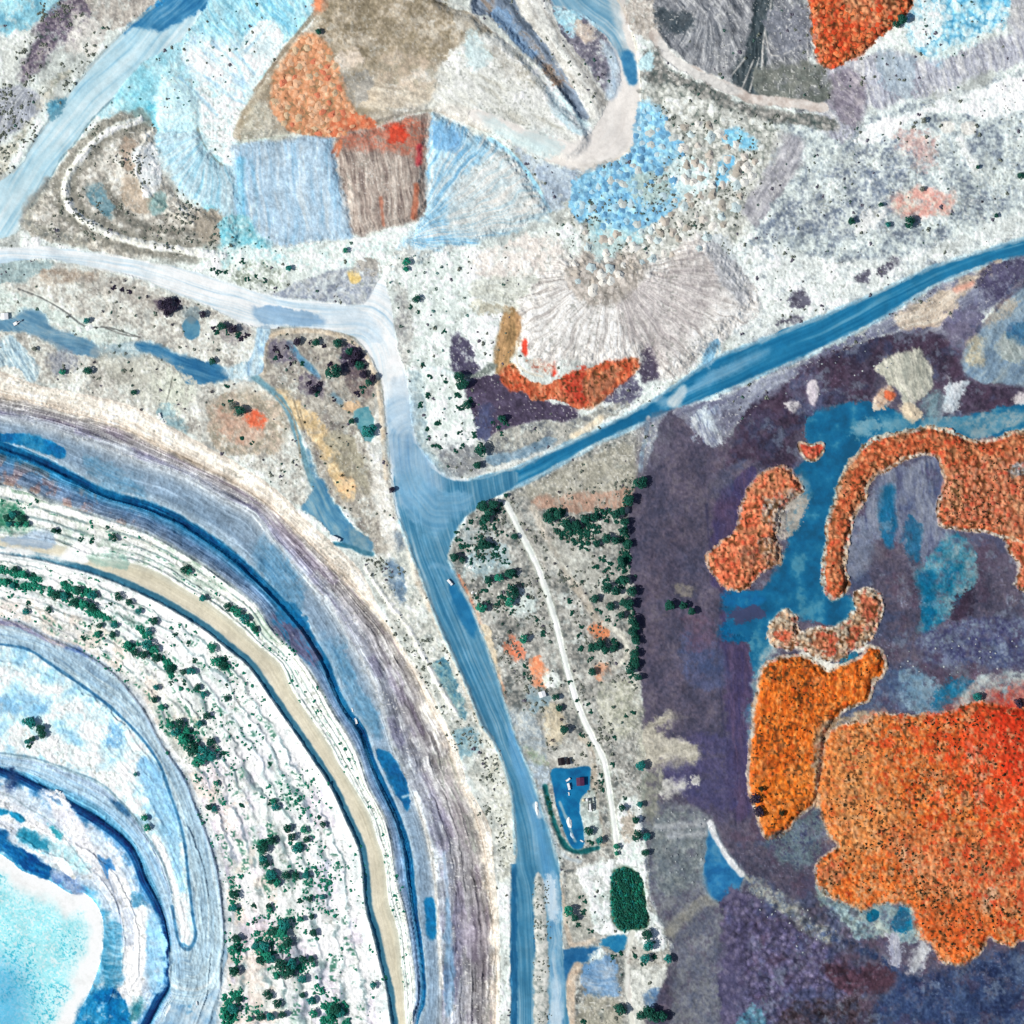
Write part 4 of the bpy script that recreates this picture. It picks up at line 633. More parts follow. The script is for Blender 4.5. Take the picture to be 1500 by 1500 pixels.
def region_pit():
    sl = box([(-90, 500), (780, 1590)], 0); X, Y = PX[sl], PY[sl]
    Xh, Yh = X[::2, ::2], Y[::2, ::2]
    sd = []; svs = []
    for p in PIT:
        q = smooth(p, False, 3)
        closed = np.vstack([q, [(q[-1][0], 1900), (-400, 1900), (-400, q[0][1])]])
        d, _, s, _ = seg_dist(Xh, Yh, q, False, True)
        _, ins, _, _ = seg_dist(Xh, Yh, closed, True)
        sd.append(up(np.where(ins, d, -d).astype(F), X.shape)); svs.append(s)
    u = np.full(X.shape, -1.0, F)
    k = len(PIT)
    for i in range(k):
        inside = sd[i] > 0
        if i < k - 1:
            t = sd[i] / (sd[i] + np.maximum(-sd[i + 1], 0) + 1e-3)
            u = np.where(inside, i + np.clip(t, 0, 1), u)
        else:
            u = np.where(inside, 11.01, u)
    s = up(svs[4], X.shape)
    m = ss(sd[0] + (fbm(X / 9, Y / 9, 4, 40) - 0.5) * 7, -2, 2)
    # colours: profile across, wobble and streaks along
    ragged = (fbm(X / 12, Y / 12, 4, 41, 0.65) - 0.5)
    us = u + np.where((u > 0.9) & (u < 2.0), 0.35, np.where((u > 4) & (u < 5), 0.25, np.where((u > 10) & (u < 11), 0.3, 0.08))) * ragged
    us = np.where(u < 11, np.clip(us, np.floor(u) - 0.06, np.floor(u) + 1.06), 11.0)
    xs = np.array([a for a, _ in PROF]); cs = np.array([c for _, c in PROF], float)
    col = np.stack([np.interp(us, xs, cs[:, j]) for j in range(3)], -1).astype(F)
    uw = u + 0.12 * (fbm(X / 30, Y / 30, 4, 50, 0.65) - 0.5)
    st = 0.5 * fbm(uw * 14, s / 50, 3, 51) + 0.5 * fbm(uw * 30, s / 26, 3, 52) - 0.5
    st = st * np.where(((u > 0.9) & (u < 2.2)) | ((u > 3.3) & (u < 5)) | ((u > 7) & (u < 9)), 2.6, 1.7)
    st += np.where((u > 0.8) & (u < 4.2), ss(vnoise(uw * 26, s / 90, 49), 0.72, 0.9) * 0.55, 0)
    gr = fbm(X / 5, Y / 5, 4, 53, 0.7) - 0.5
    bl = fbm(X / 28, Y / 28, 3, 54) - 0.5
    road = ((u > 5) & (u < 6)) | ((u > 2) & (u < 3))
    col += (st * np.where((u > 5) & (u < 6), 26, np.where(road, 40, 62)) + gr * np.where(road, 14, 46) + bl * np.where(road, 22, 46) + np.where((u > 6.12) & (u < 7), 9, 0))[..., None]
    # the upper benches: streaks of brown-grey and violet on the big batter
    v = ss(fbm(u * 5, s / 45, 4, 55), 0.5, 0.68) * ((u > 1.05) & (u < 2.0))
    col += v[..., None] * np.array([-18, -22, -14], F)
    v = ss(fbm(u * 6, s / 35, 4, 56), 0.55, 0.7) * ((u > 1.0) & (u < 2.1))
    col += v[..., None] * np.array([40, 42, 40], F)
    v = ss(fbm(X / 16, Y / 16, 4, 57), 0.5, 0.66) * ((u > 3.3) & (u < 4.0)) * ss(X, 260, 120)
    col += v[..., None] * np.array([28, -6, -26], F)
    # green flush on the white terraces
    v = ss(fbm(u * 5, s / 22, 4, 58), 0.5, 0.66) * (((u > 4.05) & (u < 4.95)) * ss(X, 480, 380) * 0.9 + ((u > 6.3) & (u < 6.95)) * 0.35)
    col = col * (1 - 0.75 * v[..., None]) + np.array([108, 140, 120], F) * 0.75 * v[..., None]
    v = ss(fbm(u * 7, s / 15, 4, 59), 0.56, 0.7) * ((u > 6.15) & (u < 6.95))
    col = col * (1 - 0.5 * v[..., None]) + np.array([160, 170, 178], F) * 0.5 * v[..., None]
    v = ss(fbm(uw * 13, s / 55, 4, 69), 0.5, 0.62) * ((u > 6.12) & (u < 6.95)) * 0.5
    col = col * (1 - v[..., None]) + np.array([196, 198, 194], F) * v[..., None]
    # ledges: bank shadow painted as thin dark lines, and strips that follow the terraces
    w6 = (u > 6.05) & (u < 6.97); w4 = (u > 4.05) & (u < 4.95)
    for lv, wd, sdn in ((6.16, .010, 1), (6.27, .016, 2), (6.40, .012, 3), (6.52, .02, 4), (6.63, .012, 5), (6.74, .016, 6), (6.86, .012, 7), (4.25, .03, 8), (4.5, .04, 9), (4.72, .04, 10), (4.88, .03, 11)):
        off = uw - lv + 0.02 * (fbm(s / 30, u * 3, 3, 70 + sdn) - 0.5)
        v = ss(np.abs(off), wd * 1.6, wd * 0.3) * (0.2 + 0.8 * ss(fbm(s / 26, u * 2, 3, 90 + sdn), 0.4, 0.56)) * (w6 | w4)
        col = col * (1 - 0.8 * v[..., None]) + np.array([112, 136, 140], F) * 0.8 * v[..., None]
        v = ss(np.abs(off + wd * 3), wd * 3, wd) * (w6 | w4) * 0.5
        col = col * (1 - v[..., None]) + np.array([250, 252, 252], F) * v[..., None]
    v = ss(fbm(X / 40, Y / 40, 4, 65), 0.46, 0.62) * (u > 6.1) * (u < 6.95) * ss(Y, 1060, 1160)
    col += v[..., None] * np.array([-4, -12, -2], F)
    v = ss(fbm(X / 22, Y / 22, 4, 66), 0.5, 0.64) * (u > 6.62) * (u < 6.97) * 0.6
    col = col * (1 - v[..., None]) + np.array([226, 212, 200], F) * v[..., None]
    # thin rows of low green growth on the ledges
    for j_, lv in enumerate((6.2, 6.33, 6.44, 6.56, 6.68, 6.8, 6.9, 4.3, 4.55, 4.78)):
        off = uw - lv + 0.02 * (fbm(s / 24, u * 3, 3, 170 + j_) - 0.5)
        v = ss(np.abs(off), 0.035, 0.008) * ss(fbm(s / 17, u * 2, 4, 180 + j_, 0.7), 0.54, 0.62) * (w6 | w4) * ss(vnoise(X / 2.6, Y / 2.6, 190 + j_), 0.3, 0.6)
        col = col * (1 - 0.85 * v[..., None]) + np.array([52, 112, 92], F) * 0.85 * v[..., None]
    # violet and white facets of the inner wall
    dcell, vc = cells(u * 70, s * 0.9, 16, 60)
    v = ((u > 10.05) & (u < 10.95))
    col += ((vc - 0.55) * 46 * v)[..., None] * np.array([1.0, 0.8, 0.55], F)
    # lake surface: sparkle painted into the colour as pale and teal specks
    lake = u > 11
    r = np.sqrt((X + 10) ** 2 + (Y - 1440) ** 2 * 0.8)
    core = ss(-sd[11] + (fbm(X / 24, Y / 24, 4, 61) - 0.5) * 26, -14, -52)
    rs_ = np.random.RandomState(62)
    sp = rs_.rand(*X.shape).astype(F) * 0.15 + vnoise(X / 2.0, Y / 2.0, 62) * 0.6 + vnoise(X / 3.6, Y / 3.6, 63) * 0.25
    wsp = rs_.rand(*X.shape).astype(F) * 0.2 + vnoise(X / 2.1 + 9, Y / 2.1, 64) * 0.8
    spk = ss(sp, 0.52, 0.64) * (0.25 + 0.75 * ss(fbm(X / 34, Y / 34, 4, 67), 0.36, 0.6)) * ss(core, 0.05, 0.6)
    lc = np.array([253, 255, 255], F) * (1 - core[..., None]) + np.array([176, 242, 249], F) * core[..., None]
    lc = lc * (1 - spk[..., None] * 0.85) + np.array([40, 184, 208], F) * spk[..., None] * 0.85
    wsk = ss(wsp, 0.58, 0.72) * core * 0.8
    lc = lc * (1 - wsk[..., None]) + np.array([240, 253, 255], F) * wsk[..., None]
    deep = ss(Y - X * 0.5 + 60 * (fbm(X / 30, Y / 30, 3, 68) - 0.5), 1360, 1450) * ss(X, 75, 5)
    lc = lc * (1 - 0.55 * deep[..., None]) + np.array([44, 150, 206], F) * 0.55 * deep[..., None]
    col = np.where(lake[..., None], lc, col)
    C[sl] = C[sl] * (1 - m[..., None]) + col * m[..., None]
    z = np.interp(u, list(range(12)), PIT_Z).astype(F)
    z += np.where((u > 0) & (u < 11), gr * 1.3 + st * 1.0, 0) * np.where(road, 0.3, 1)
    z += np.where((u > 3.28) & (u < 3.5), 1.4, 0) * 1.0
    # safety banks along the outer lip of each bench
    for k_, dd_, hb, wb in ((6, 7, 4.0, 2.6), (3, 12, 3.5, 3.0), (9, 4, 3.5, 3.0), (7, 3, 2.0, 2.5), (5, -3, 1.5, 2.0), (4, 3, 2.0, 2.5)):
        z += hb * np.exp(-((sd[k_] - dd_) / wb) ** 2) * (0.7 + 0.6 * fbm(s / 20, u, 2, 120 + k_)) * (u < 10.9)
    for lv in (1.25, 1.45, 1.66, 4.25, 4.5, 4.72, 6.16, 6.27, 6.40, 6.52, 6.63, 6.74, 6.86, 7.3, 10.4, 10.65):
        z += 1.5 * np.exp(-((uw - lv) / 0.014) ** 2) * ss(fbm(s / 30, u * 2, 3, 130), 0.35, 0.55)
    z = np.where(lake, LAKE_Z, z)
    H[sl] = np.where(u >= 0, z + H[sl] * ss(u, 0.6, 0), H[sl])
    idn = ID[sl]
    idn[(u >= 0) & (u <= 11)] = 5
    idn[(u >= 5) & (u < 6)] = 6
    idn[(u >= 8) & (u < 9)] = 17
    idn[(u >= 2) & (u < 3)] = 17
    idn[lake] = 7
    # local patches
    sh = PIT[3]
    P([(-80, 640), (0, 634), (50, 638), (80, 648), (95, 660), (90, 672), (60, 664), (20, 650), (-80, 650)], [(4, 92, 146), (14, 112, 164), (50, 134, 176)], ('fbm', 14), 2, 2)
    P([(120, 668), (150, 672), (190, 696), (214, 722), (205, 730), (165, 716), (135, 700)], [(70, 132, 168), (104, 150, 178), (134, 168, 188)], ('streak', 24, 4, 30), 9, 7, a=0.6)
    P([(375, 790), (398, 796), (425, 830), (442, 868), (438, 894), (420, 882), (395, 850), (376, 830)], [(56, 116, 156), (84, 138, 172), (116, 156, 182)], ('streak', 50, 4, 40), 10, 7, a=0.7)
    P([(470, 940), (500, 946), (520, 985), (532, 1010), (552, 1050), (556, 1080), (535, 1062), (510, 1028), (490, 985)], [(56, 112, 150), (84, 136, 168), (112, 156, 182)], ('streak', 60, 4, 40), 10, 7, a=0.7)
    P([(552, 1100), (572, 1104), (588, 1130), (600, 1162), (596, 1188), (580, 1165), (562, 1130)], [(10, 92, 146), (26, 112, 160)], ('fbm', 12), 2.5, 2)
    P([(622, 1320), (634, 1316), (640, 1340), (638, 1372), (628, 1374), (624, 1345)], [(6, 102, 152), (22, 118, 166)], ('fbm', 12), 2, 2)
    L([(590, 1168), (604, 1166), (612, 1185)], 4, [(196, 210, 218)], ('none',), 2, 1, 0.8)
    L([(402, 792), (442, 838), (482, 885), (508, 928), (530, 966), (551, 1008), (562, 1046), (578, 1098)], 4, [(176, 186, 196), (206, 208, 206)], ('fbm', 7), 1.5, 2, 0.6)
    L([(607, 1168), (623, 1216), (634, 1266), (639, 1314), (644, 1394), (647, 1448)], 5, [(196, 196, 190), (226, 222, 214)], ('fbm', 7), 1.5, 2, 0.75)
    L([(650, 1250), (656, 1320), (660, 1390), (662, 1450)], 5, [(142, 164, 188), (180, 194, 208)], ('streak', 88, 3, 30), 2, 2, 0.8)
    P([(652, 1330), (658, 1320), (664, 1400), (664, 1470), (652, 1480)], [(60, 110, 150), (100, 140, 170)], ('streak', 88, 3, 30), 3, 3, a=0.5)
    P([(690, 1330), (712, 1330), (716, 1420), (712, 1440), (698, 1420)], [(100, 92, 108), (134, 126, 136)], ('streak', 86, 4, 20), 6, 5, a=0.45)
    P([(395, 905), (420, 895), (452, 930), (470, 960), (455, 975), (425, 945)], [(62, 62, 90), (96, 92, 118), (40, 110, 150)], ('streak', 52, 4, 30), 4, 4, a=0.8)
    P([(405, 880), (430, 885), (455, 915), (440, 920), (415, 905)], [(8, 90, 140), (30, 112, 158)], ('streak', 52, 4, 30), 4, 4, a=0.8)
    P([(640, 1100), (665, 1120), (690, 1200), (700, 1260), (680, 1250), (655, 1180)], [(128, 120, 128), (166, 160, 162), (140, 152, 140)], ('streak', 70, 4, 22), 8, 6, a=0.5)
    L(PIT[6], 9.5, [(38, 98, 128), (58, 116, 142)], ('fbm', 12), 1.5, 1.5, 0.95)  # dark line painted as the bank's shadow beside the tan road
    # white patch and blue lens at the head of the tan road
    P([(-80, 798), (0, 800), (40, 806), (85, 814), (95, 806), (125, 806), (128, 824), (100, 824), (60, 818), (20, 812), (-80, 812)], [(240, 247, 248), (252, 253, 253)], ('fbm', 12), 3, 3)
    P([(0, 790), (30, 784), (50, 776), (72, 780), (78, 796), (60, 804), (20, 800)], [(150, 172, 192), (186, 200, 212)], ('streak', 5, 4, 30), 3, 3)
    P([(126, 814), (160, 812), (185, 820), (178, 832), (140, 828)], [(136, 180, 170), (190, 208, 198)], ('streak', 15, 3, 20), 3, 3, a=0.8)
    P([(106, 792), (145, 798), (160, 806), (140, 812), (110, 806)], [(246, 249, 248), (252, 253, 252)], ('fbm', 9), 3, 3)
    P([(56, 848), (90, 854), (88, 862), (58, 858)], [(250, 252, 252)], ('none',), 2, 2)
    L([(225, 940), (250, 955), (275, 972)], 12, [(250, 252, 252)], ('none',), 3, 3, 0.9)
    L([(215, 920), (240, 940), (270, 962)], 7, [(250, 252, 252)], ('none',), 2, 2, 0.9)
    for q in ([(0, 832), (30, 838), (60, 848)], [(90, 856), (130, 868), (145, 875)], [(0, 848), (50, 860), (90, 872), (130, 892), (165, 912)], [(170, 900), (200, 915), (222, 930)]):
        L(q, 8, [(84, 120, 110), (130, 152, 146), (160, 176, 176)], ('fbm', 6), 2.5, 3, 0.75)
    P([(-80, 742), (0, 736), (30, 748), (40, 768), (20, 778), (0, 772), (-80, 772)], [(20, 110, 80), (70, 136, 110), (150, 170, 158)], ('speck', 8), 4, 5, a=0.8)
    P([(0, 880), (30, 885), (28, 905), (0, 905), (-80, 905), (-80, 880)], [(236, 228, 222), (246, 240, 236)], ('fbm', 9), 5, 4)
    P([(-80, 903), (0, 908), (30, 914), (60, 930), (95, 945), (90, 955), (50, 940), (0, 925), (-80, 920)], [(110, 110, 140), (146, 146, 166), (196, 184, 178)], ('streak', 25, 3, 24), 3, 3)
    P([(92, 955), (110, 952), (132, 972), (130, 984), (108, 972)], [(52, 84, 142), (84, 112, 162)], ('fbm', 8), 3, 3)
    P([(150, 1018), (170, 1030), (190, 1048), (180, 1054), (160, 1038)], [(74, 94, 144), (110, 130, 168)], ('fbm', 8), 3, 3)
    # pale tongue between the two haul roads and its hairpin
    P([(-80, 945), (0, 946), (40, 953), (67, 971), (107, 998), (147, 1027), (181, 1057), (208, 1086), (230, 1120), (242, 1150), (256, 1190), (267, 1234), (272, 1288), (278, 1340), (282, 1372), (276, 1388), (266, 1384), (258, 1350), (250, 1310), (236, 1266), (213, 1228), (187, 1191), (147, 1152), (107, 1134), (53, 1115), (0, 1106), (-80, 1098)],
      [(150, 198, 224), (188, 222, 238), (216, 238, 245), (236, 246, 248)], ('fbm', 26), 2.5, 2.5)
    P([(0, 1020), (40, 1018), (70, 1030), (60, 1046), (20, 1050), (-60, 1040)], [(110, 170, 212), (150, 198, 226)], ('fbm', 16), 7, 5, a=0.8)
    P([(155, 1064), (175, 1062), (176, 1084), (160, 1096)], [(84, 148, 196), (130, 182, 216)], ('fbm', 9), 5, 4, a=0.8)
    P([(60, 1088), (100, 1092), (140, 1120), (180, 1150), (210, 1195), (200, 1200), (160, 1160), (110, 1130), (60, 1112)], [(226, 242, 242), (246, 250, 249)], ('fbm', 14), 4, 4)
    P([(20, 1062), (60, 1090), (50, 1110), (10, 1102)], [(228, 240, 240), (248, 251, 250)], ('fbm', 10), 4, 4)
    P([(222, 1220), (240, 1245), (258, 1300), (270, 1340), (276, 1372), (266, 1376), (256, 1330), (240, 1280), (222, 1240)], [(226, 240, 244), (248, 251, 252)], ('streak', 70, 4, 40), 3, 2)
    P([(200, 1110), (228, 1122), (250, 1180), (262, 1240), (262, 1290), (250, 1270), (232, 1210), (205, 1150)], [(120, 176, 216), (156, 202, 228)], ('streak', 65, 5, 40), 5, 4, a=0.85)
    L([(0, 944), (40, 953), (67, 971), (107, 998), (147, 1027), (181, 1057), (208, 1086), (232, 1122), (244, 1156), (258, 1196), (268, 1236), (274, 1290), (280, 1340), (284, 1372), (276, 1390), (266, 1386)], 4, [(70, 132, 170), (110, 164, 194)], ('fbm', 9), 1.5, 1.2, 0.85)
    P([(252, 1395), (285, 1392), (325, 1370), (326, 1430), (318, 1470), (308, 1580), (200, 1580), (235, 1500), (246, 1475), (258, 1450), (262, 1420)], [(126, 172, 208), (168, 200, 222), (204, 222, 232)], ('fbm', 20), 4, 4, idn=6)
    P([(270, 1455), (282, 1452), (284, 1475), (274, 1485), (264, 1475)], [(46, 126, 182), (84, 156, 200)], ('fbm', 8), 4, 4, a=0.9)
    for q in ([(262, 1130), (282, 1180), (298, 1240), (306, 1300), (312, 1400)], [(256, 1120), (276, 1180), (290, 1250), (296, 1330)]):
        L(q, 2.5, [(92, 122, 164), (120, 150, 184)], ('fbm', 7), 1, 1.5, 0.65)
    for q in ([(0, 1112), (53, 1124), (107, 1146), (147, 1170), (181, 1205), (205, 1240), (230, 1290)], [(30, 1118), (90, 1136), (140, 1162), (180, 1198), (215, 1250), (240, 1310)]):
        L(q, 2.5, [(196, 216, 228), (176, 200, 220)], ('fbm', 7), 1, 1.5, 0.65)
    P([(158, 1172), (175, 1180), (188, 1196), (176, 1196), (162, 1184)], [(24, 74, 116), (60, 110, 150)], ('fbm', 6), 2.5, 2, a=0.9)
    # grey haul ramp: down the outer side, round the hairpin and back under the white ledge
    edge_in = [(0, 946), (40, 954), (67, 972), (107, 999), (147, 1028), (181, 1058), (208, 1087), (234, 1124), (246, 1158), (260, 1198), (270, 1238), (276, 1292), (282, 1342), (287, 1372), (280, 1394), (268, 1396), (258, 1380)]
    edge_out = [(252, 1470), (290, 1470), (319, 1440), (326, 1400), (325, 1366), (321, 1328), (314, 1278), (300, 1230), (284, 1189), (268, 1147), (246, 1114), (226, 1082), (207, 1046), (184, 1014), (157, 986), (112, 958), (64, 940), (26, 921), (0, 918)]
    ramp_line = [(-60, 930), (0, 932), (67, 955), (147, 1006), (207, 1062), (250, 1130), (280, 1210), (296, 1290), (304, 1370), (290, 1430), (262, 1430)]
    P([(-90, 938)] + edge_in + [(246, 1400)] + edge_out + [(-90, 912)], [(120, 150, 174), (152, 180, 198), (180, 202, 212), (206, 219, 224)], ('flow', ramp_line, 4, 70), 2, 1.5, a=0.92, idn=17)
    ramp2 = [(-60, 1112), (0, 1118), (53, 1132), (107, 1156), (147, 1178), (184, 1212), (207, 1244), (230, 1290), (246, 1340), (256, 1385), (262, 1430)]
    L(ramp2, 15, [(122, 164, 198), (156, 188, 210), (190, 210, 222)], ('flow', ramp2, 3, 60), 2, 1.5, 0.9, idn=17)
    L([(-60, 942), (0, 945), (40, 953), (67, 971), (107, 998), (147, 1027), (181, 1057), (208, 1086), (232, 1122), (244, 1156), (258, 1196), (268, 1236), (274, 1290), (280, 1340), (285, 1372), (278, 1391), (267, 1392), (258, 1376), (250, 1330)], 4, [(36, 94, 138), (82, 136, 170)], ('fbm', 9), 1.2, 1.2, 0.9)
    L([(-60, 1098), (0, 1105), (53, 1114), (107, 1133), (147, 1151), (187, 1190), (213, 1227), (236, 1266), (249, 1310)], 3, [(92, 128, 150), (140, 166, 176)], ('fbm', 7), 1.2, 1.5, 0.8)
    # inner wall: blue ledges, seepage, dark blue patch above the water
    P([(-80, 1226), (0, 1220), (10, 1236), (40, 1252), (62, 1268), (72, 1282), (62, 1292), (40, 1282), (20, 1268), (0, 1252), (-80, 1240)], [(2, 62, 118), (14, 92, 150), (44, 120, 168)], ('streak', 35, 4, 20), 3, 3)
    P([(70, 1276), (96, 1280), (116, 1300), (122, 1312), (104, 1312), (86, 1300), (70, 1292)], [(70, 108, 162), (112, 140, 182), (156, 176, 204)], ('fbm', 8), 3, 3)
    P([(22, 1226), (34, 1214), (56, 1234), (68, 1240), (66, 1250), (50, 1248), (34, 1242)], [(16, 112, 146), (46, 140, 168)], ('cells', 5), 2.5, 3)
    P([(66, 1214), (76, 1212), (86, 1226), (84, 1234), (76, 1230)], [(24, 132, 150), (70, 160, 176)], ('cells', 4), 2, 2.5)
    P([(10, 1192), (22, 1194), (32, 1204), (26, 1208), (14, 1200)], [(26, 134, 176), (56, 156, 192)], ('fbm', 7), 2, 2)
    P([(-80, 1180), (0, 1186), (6, 1196), (-80, 1200)], [(30, 130, 170)], ('none',), 2, 2)
    P([(8, 1130), (24, 1138), (18, 1160), (6, 1156)], [(10, 48, 96), (60, 80, 120)], ('fbm', 6), 3, 3)
    P([(70, 1240), (110, 1245), (128, 1275), (120, 1284), (95, 1270), (75, 1258)], [(150, 196, 206), (196, 220, 226)], ('fbm', 9), 4, 4)
    P([(78, 1264), (90, 1270), (106, 1286), (104, 1292), (88, 1280)], [(250, 252, 252)], ('none',), 1.5, 1.5)
    P([(55, 1160), (80, 1160), (105, 1185), (125, 1220), (134, 1255), (120, 1262), (100, 1230), (70, 1190)], [(222, 224, 234), (236, 238, 242)], ('fbm', 16), 4, 4)
    P([(140, 1255), (150, 1262), (160, 1262), (166, 1280), (156, 1276), (154, 1290), (146, 1276)], [(40, 116, 178), (96, 148, 196)], ('fbm', 6), 2, 2)
    L([(140, 1255), (152, 1282), (164, 1315), (172, 1345), (176, 1380)], 2, [(120, 136, 160)], ('none',), 0.8, 1, 0.7)
    L([(0, 1166), (14, 1170), (40, 1188), (70, 1206), (92, 1232), (112, 1258), (130, 1282)], 2, [(126, 150, 160)], ('none',), 0.8, 1, 0.6)
    P([(150, 1355), (172, 1352), (176, 1400), (176, 1440), (152, 1450), (146, 1420)], [(28, 112, 150), (78, 146, 178), (130, 178, 200)], ('streak', 5, 4, 20), 4, 4, a=0.9)
    P([(188, 1312), (202, 1310), (212, 1322), (206, 1334), (190, 1330)], [(70, 140, 178), (110, 168, 196)], ('fbm', 7), 3, 3)
    P([(120, 1478), (140, 1455), (165, 1456), (184, 1478), (190, 1500), (180, 1580), (100, 1580), (108, 1500)], [(0, 84, 140), (20, 116, 168), (60, 146, 188)], ('fbm', 16), 4, 4)
    P([(196, 1340), (212, 1334), (214, 1390), (206, 1450), (196, 1478), (184, 1466), (190, 1400)], [(236, 240, 244), (250, 251, 252)], ('fbm', 12), 3, 3)
    P([(214, 1350), (230, 1350), (242, 1400), (238, 1450), (222, 1460), (212, 1430)], [(140, 192, 224), (176, 212, 234)], ('fbm', 14), 4, 4)
    P([(190, 1480), (205, 1465), (208, 1480), (196, 1498), (186, 1500)], [(30, 110, 130), (70, 140, 150)], ('fbm', 6), 3, 3)

def region_tailings():
    P([(978, 606), (1000, 602), (1060, 640), (1092, 612), (1150, 562), (1232, 517), (1330, 480), (1400, 470), (1442, 468), (1500, 400), (1580, 360), (1580, 1580), (985, 1580), (985, 1400), (957, 1322), (950, 1250), (948, 1180), (945, 1080), (936, 980), (930, 900), (920, 780), (930, 720), (945, 690), (958, 660)],
      [(70, 70, 90), (84, 81, 100), (94, 88, 106), (106, 100, 114)], ('speck', 30), 3, 4, idn=9)
    P([(985, 602), (1043, 586), (1123, 550), (1180, 526), (1287, 473), (1367, 425), (1447, 392), (1580, 368), (1580, 420), (1500, 412), (1440, 462), (1400, 500), (1330, 486), (1240, 512), (1182, 562), (1122, 592), (1082, 622), (1045, 655), (1015, 625)],
      [(96, 96, 120), (132, 134, 152), (164, 166, 178)], ('streak', -30, 7, 40), 4, 5)
    P([(1310, 460), (1350, 440), (1400, 415), (1460, 385), (1452, 402), (1410, 430), (1395, 470), (1350, 480), (1318, 480)], [(160, 148, 140), (200, 182, 166), (214, 202, 190)], ('streak', -30, 5, 30), 5, 6)
    L([(1400, 425), (1425, 415)], 8, [(230, 160, 140)], ('none',), 4, 3, 0.7)
    P([(1440, 400), (1480, 380), (1580, 370), (1580, 410), (1500, 410), (1460, 440), (1440, 430)], [(70, 66, 92), (100, 96, 120)], ('speck', 12), 5, 5)
    P([(1380, 470), (1420, 450), (1440, 462), (1412, 510), (1390, 500)], [(96, 92, 118), (120, 116, 138)], ('fbm', 14), 5, 5)
    P([(1015, 612), (1045, 600), (1066, 625), (1062, 648), (1040, 654), (1022, 640)], [(110, 118, 146), (176, 184, 194), (206, 212, 216)], ('streak', 60, 4, 20), 4, 5)
    P([(1045, 610), (1080, 600), (1090, 625), (1068, 650)], [(84, 80, 100), (130, 130, 146)], ('speck', 9), 4, 4, a=0.7)
    P([(1098, 600), (1150, 565), (1200, 522), (1240, 512), (1290, 496), (1340, 489), (1382, 495), (1402, 532), (1420, 556), (1460, 570), (1580, 576), (1580, 596), (1440, 602), (1400, 596), (1370, 548), (1342, 522), (1310, 524), (1284, 534), (1276, 585), (1225, 592), (1190, 606), (1170, 640), (1160, 690), (1120, 690), (1096, 670), (1060, 690), (1080, 640)],
      [(52, 46, 64), (66, 56, 74), (84, 72, 92)], ('speck', 16), 4, 6)
    P([(1160, 560), (1190, 545), (1206, 560), (1200, 600), (1170, 605)], [(84, 82, 110), (120, 120, 146)], ('fbm', 10), 5, 5, a=0.7)
    P([(1408, 540), (1414, 512), (1440, 480), (1476, 440), (1510, 418), (1580, 420), (1580, 566), (1472, 562), (1430, 556)], [(112, 138, 162), (136, 160, 178), (164, 178, 182)], ('streak', -50, 8, 40), 3, 3)
    P([(1416, 510), (1430, 488), (1440, 500), (1438, 530), (1420, 532)], [(186, 180, 158), (206, 198, 172)], ('fbm', 10), 4, 4)
    P([(1440, 470), (1478, 440), (1490, 446), (1460, 480)], [(176, 172, 160), (200, 186, 166)], ('fbm', 9), 5, 4, a=0.85)
    P([(1460, 500), (1478, 490), (1500, 510), (1500, 530), (1470, 524)], [(150, 162, 156), (190, 196, 190)], ('streak', 55, 3, 18), 4, 4, a=0.85)
    P([(1478, 478), (1500, 472), (1580, 470), (1580, 500), (1490, 505)], [(40, 96, 140), (70, 124, 160)], ('fbm', 10), 5, 5, a=0.85)
    # violet stripes and belts of the flat
    P([(1080, 700), (1050, 740), (1040, 840), (1062, 870), (1055, 930), (1062, 1000), (1065, 1100), (1070, 1190), (1090, 1200), (1110, 1140), (1100, 1060), (1110, 980), (1090, 940), (1062, 880), (1110, 700)], [(66, 62, 100), (76, 68, 100), (92, 78, 108)], ('streak', 86, 5, 40), 4, 5)
    L([(1035, 740), (1040, 800), (1056, 860), (1052, 960), (1060, 1060), (1070, 1150)], 3, [(52, 52, 80)], ('fbm', 8), 2, 2, 0.6)
    P([(980, 1090), (1065, 1080), (1080, 1180), (1040, 1190), (970, 1140)], [(66, 66, 106), (84, 80, 116)], ('speck', 14), 8, 7, a=0.8)
    P([(1000, 930), (1060, 960), (1060, 1010), (1010, 1000)], [(64, 82, 122), (84, 92, 126)], ('fbm', 16), 9, 8, a=0.7)
    P([(1000, 900), (1040, 905), (1045, 950), (1005, 945)], [(112, 82, 100), (98, 88, 112)], ('fbm', 14), 9, 8, a=0.6)
    P([(940, 620), (978, 606), (988, 650), (960, 690), (940, 720), (930, 700)], [(120, 120, 134), (90, 86, 108)], ('speck', 10), 8, 5, a=0.6)
    P([(948, 1180), (1022, 1180), (1040, 1202), (1034, 1250), (1036, 1290), (1050, 1325), (1068, 1332), (1066, 1580), (985, 1580), (985, 1400), (957, 1322), (950, 1250)], [(92, 98, 116), (112, 116, 128), (128, 132, 138)], ('speck', 20), 5, 6)
    P([(960, 1200), (1030, 1200), (1034, 1290), (960, 1300)], [(96, 112, 118), (124, 138, 138), (176, 186, 180)], ('speck', 12), 9, 8, a=0.6)
    L([(980, 1365), (1000, 1345), (1030, 1320), (1060, 1318)], 16, [(134, 136, 134), (166, 164, 152)], ('fbm', 9), 5, 5, 0.8)
    for q in ([(960, 1212), (1030, 1208)], [(980, 1224), (1036, 1222)]):
        L(q, 9, [(150, 156, 164), (190, 194, 196)], ('speck', 8), 4, 4, 0.8)
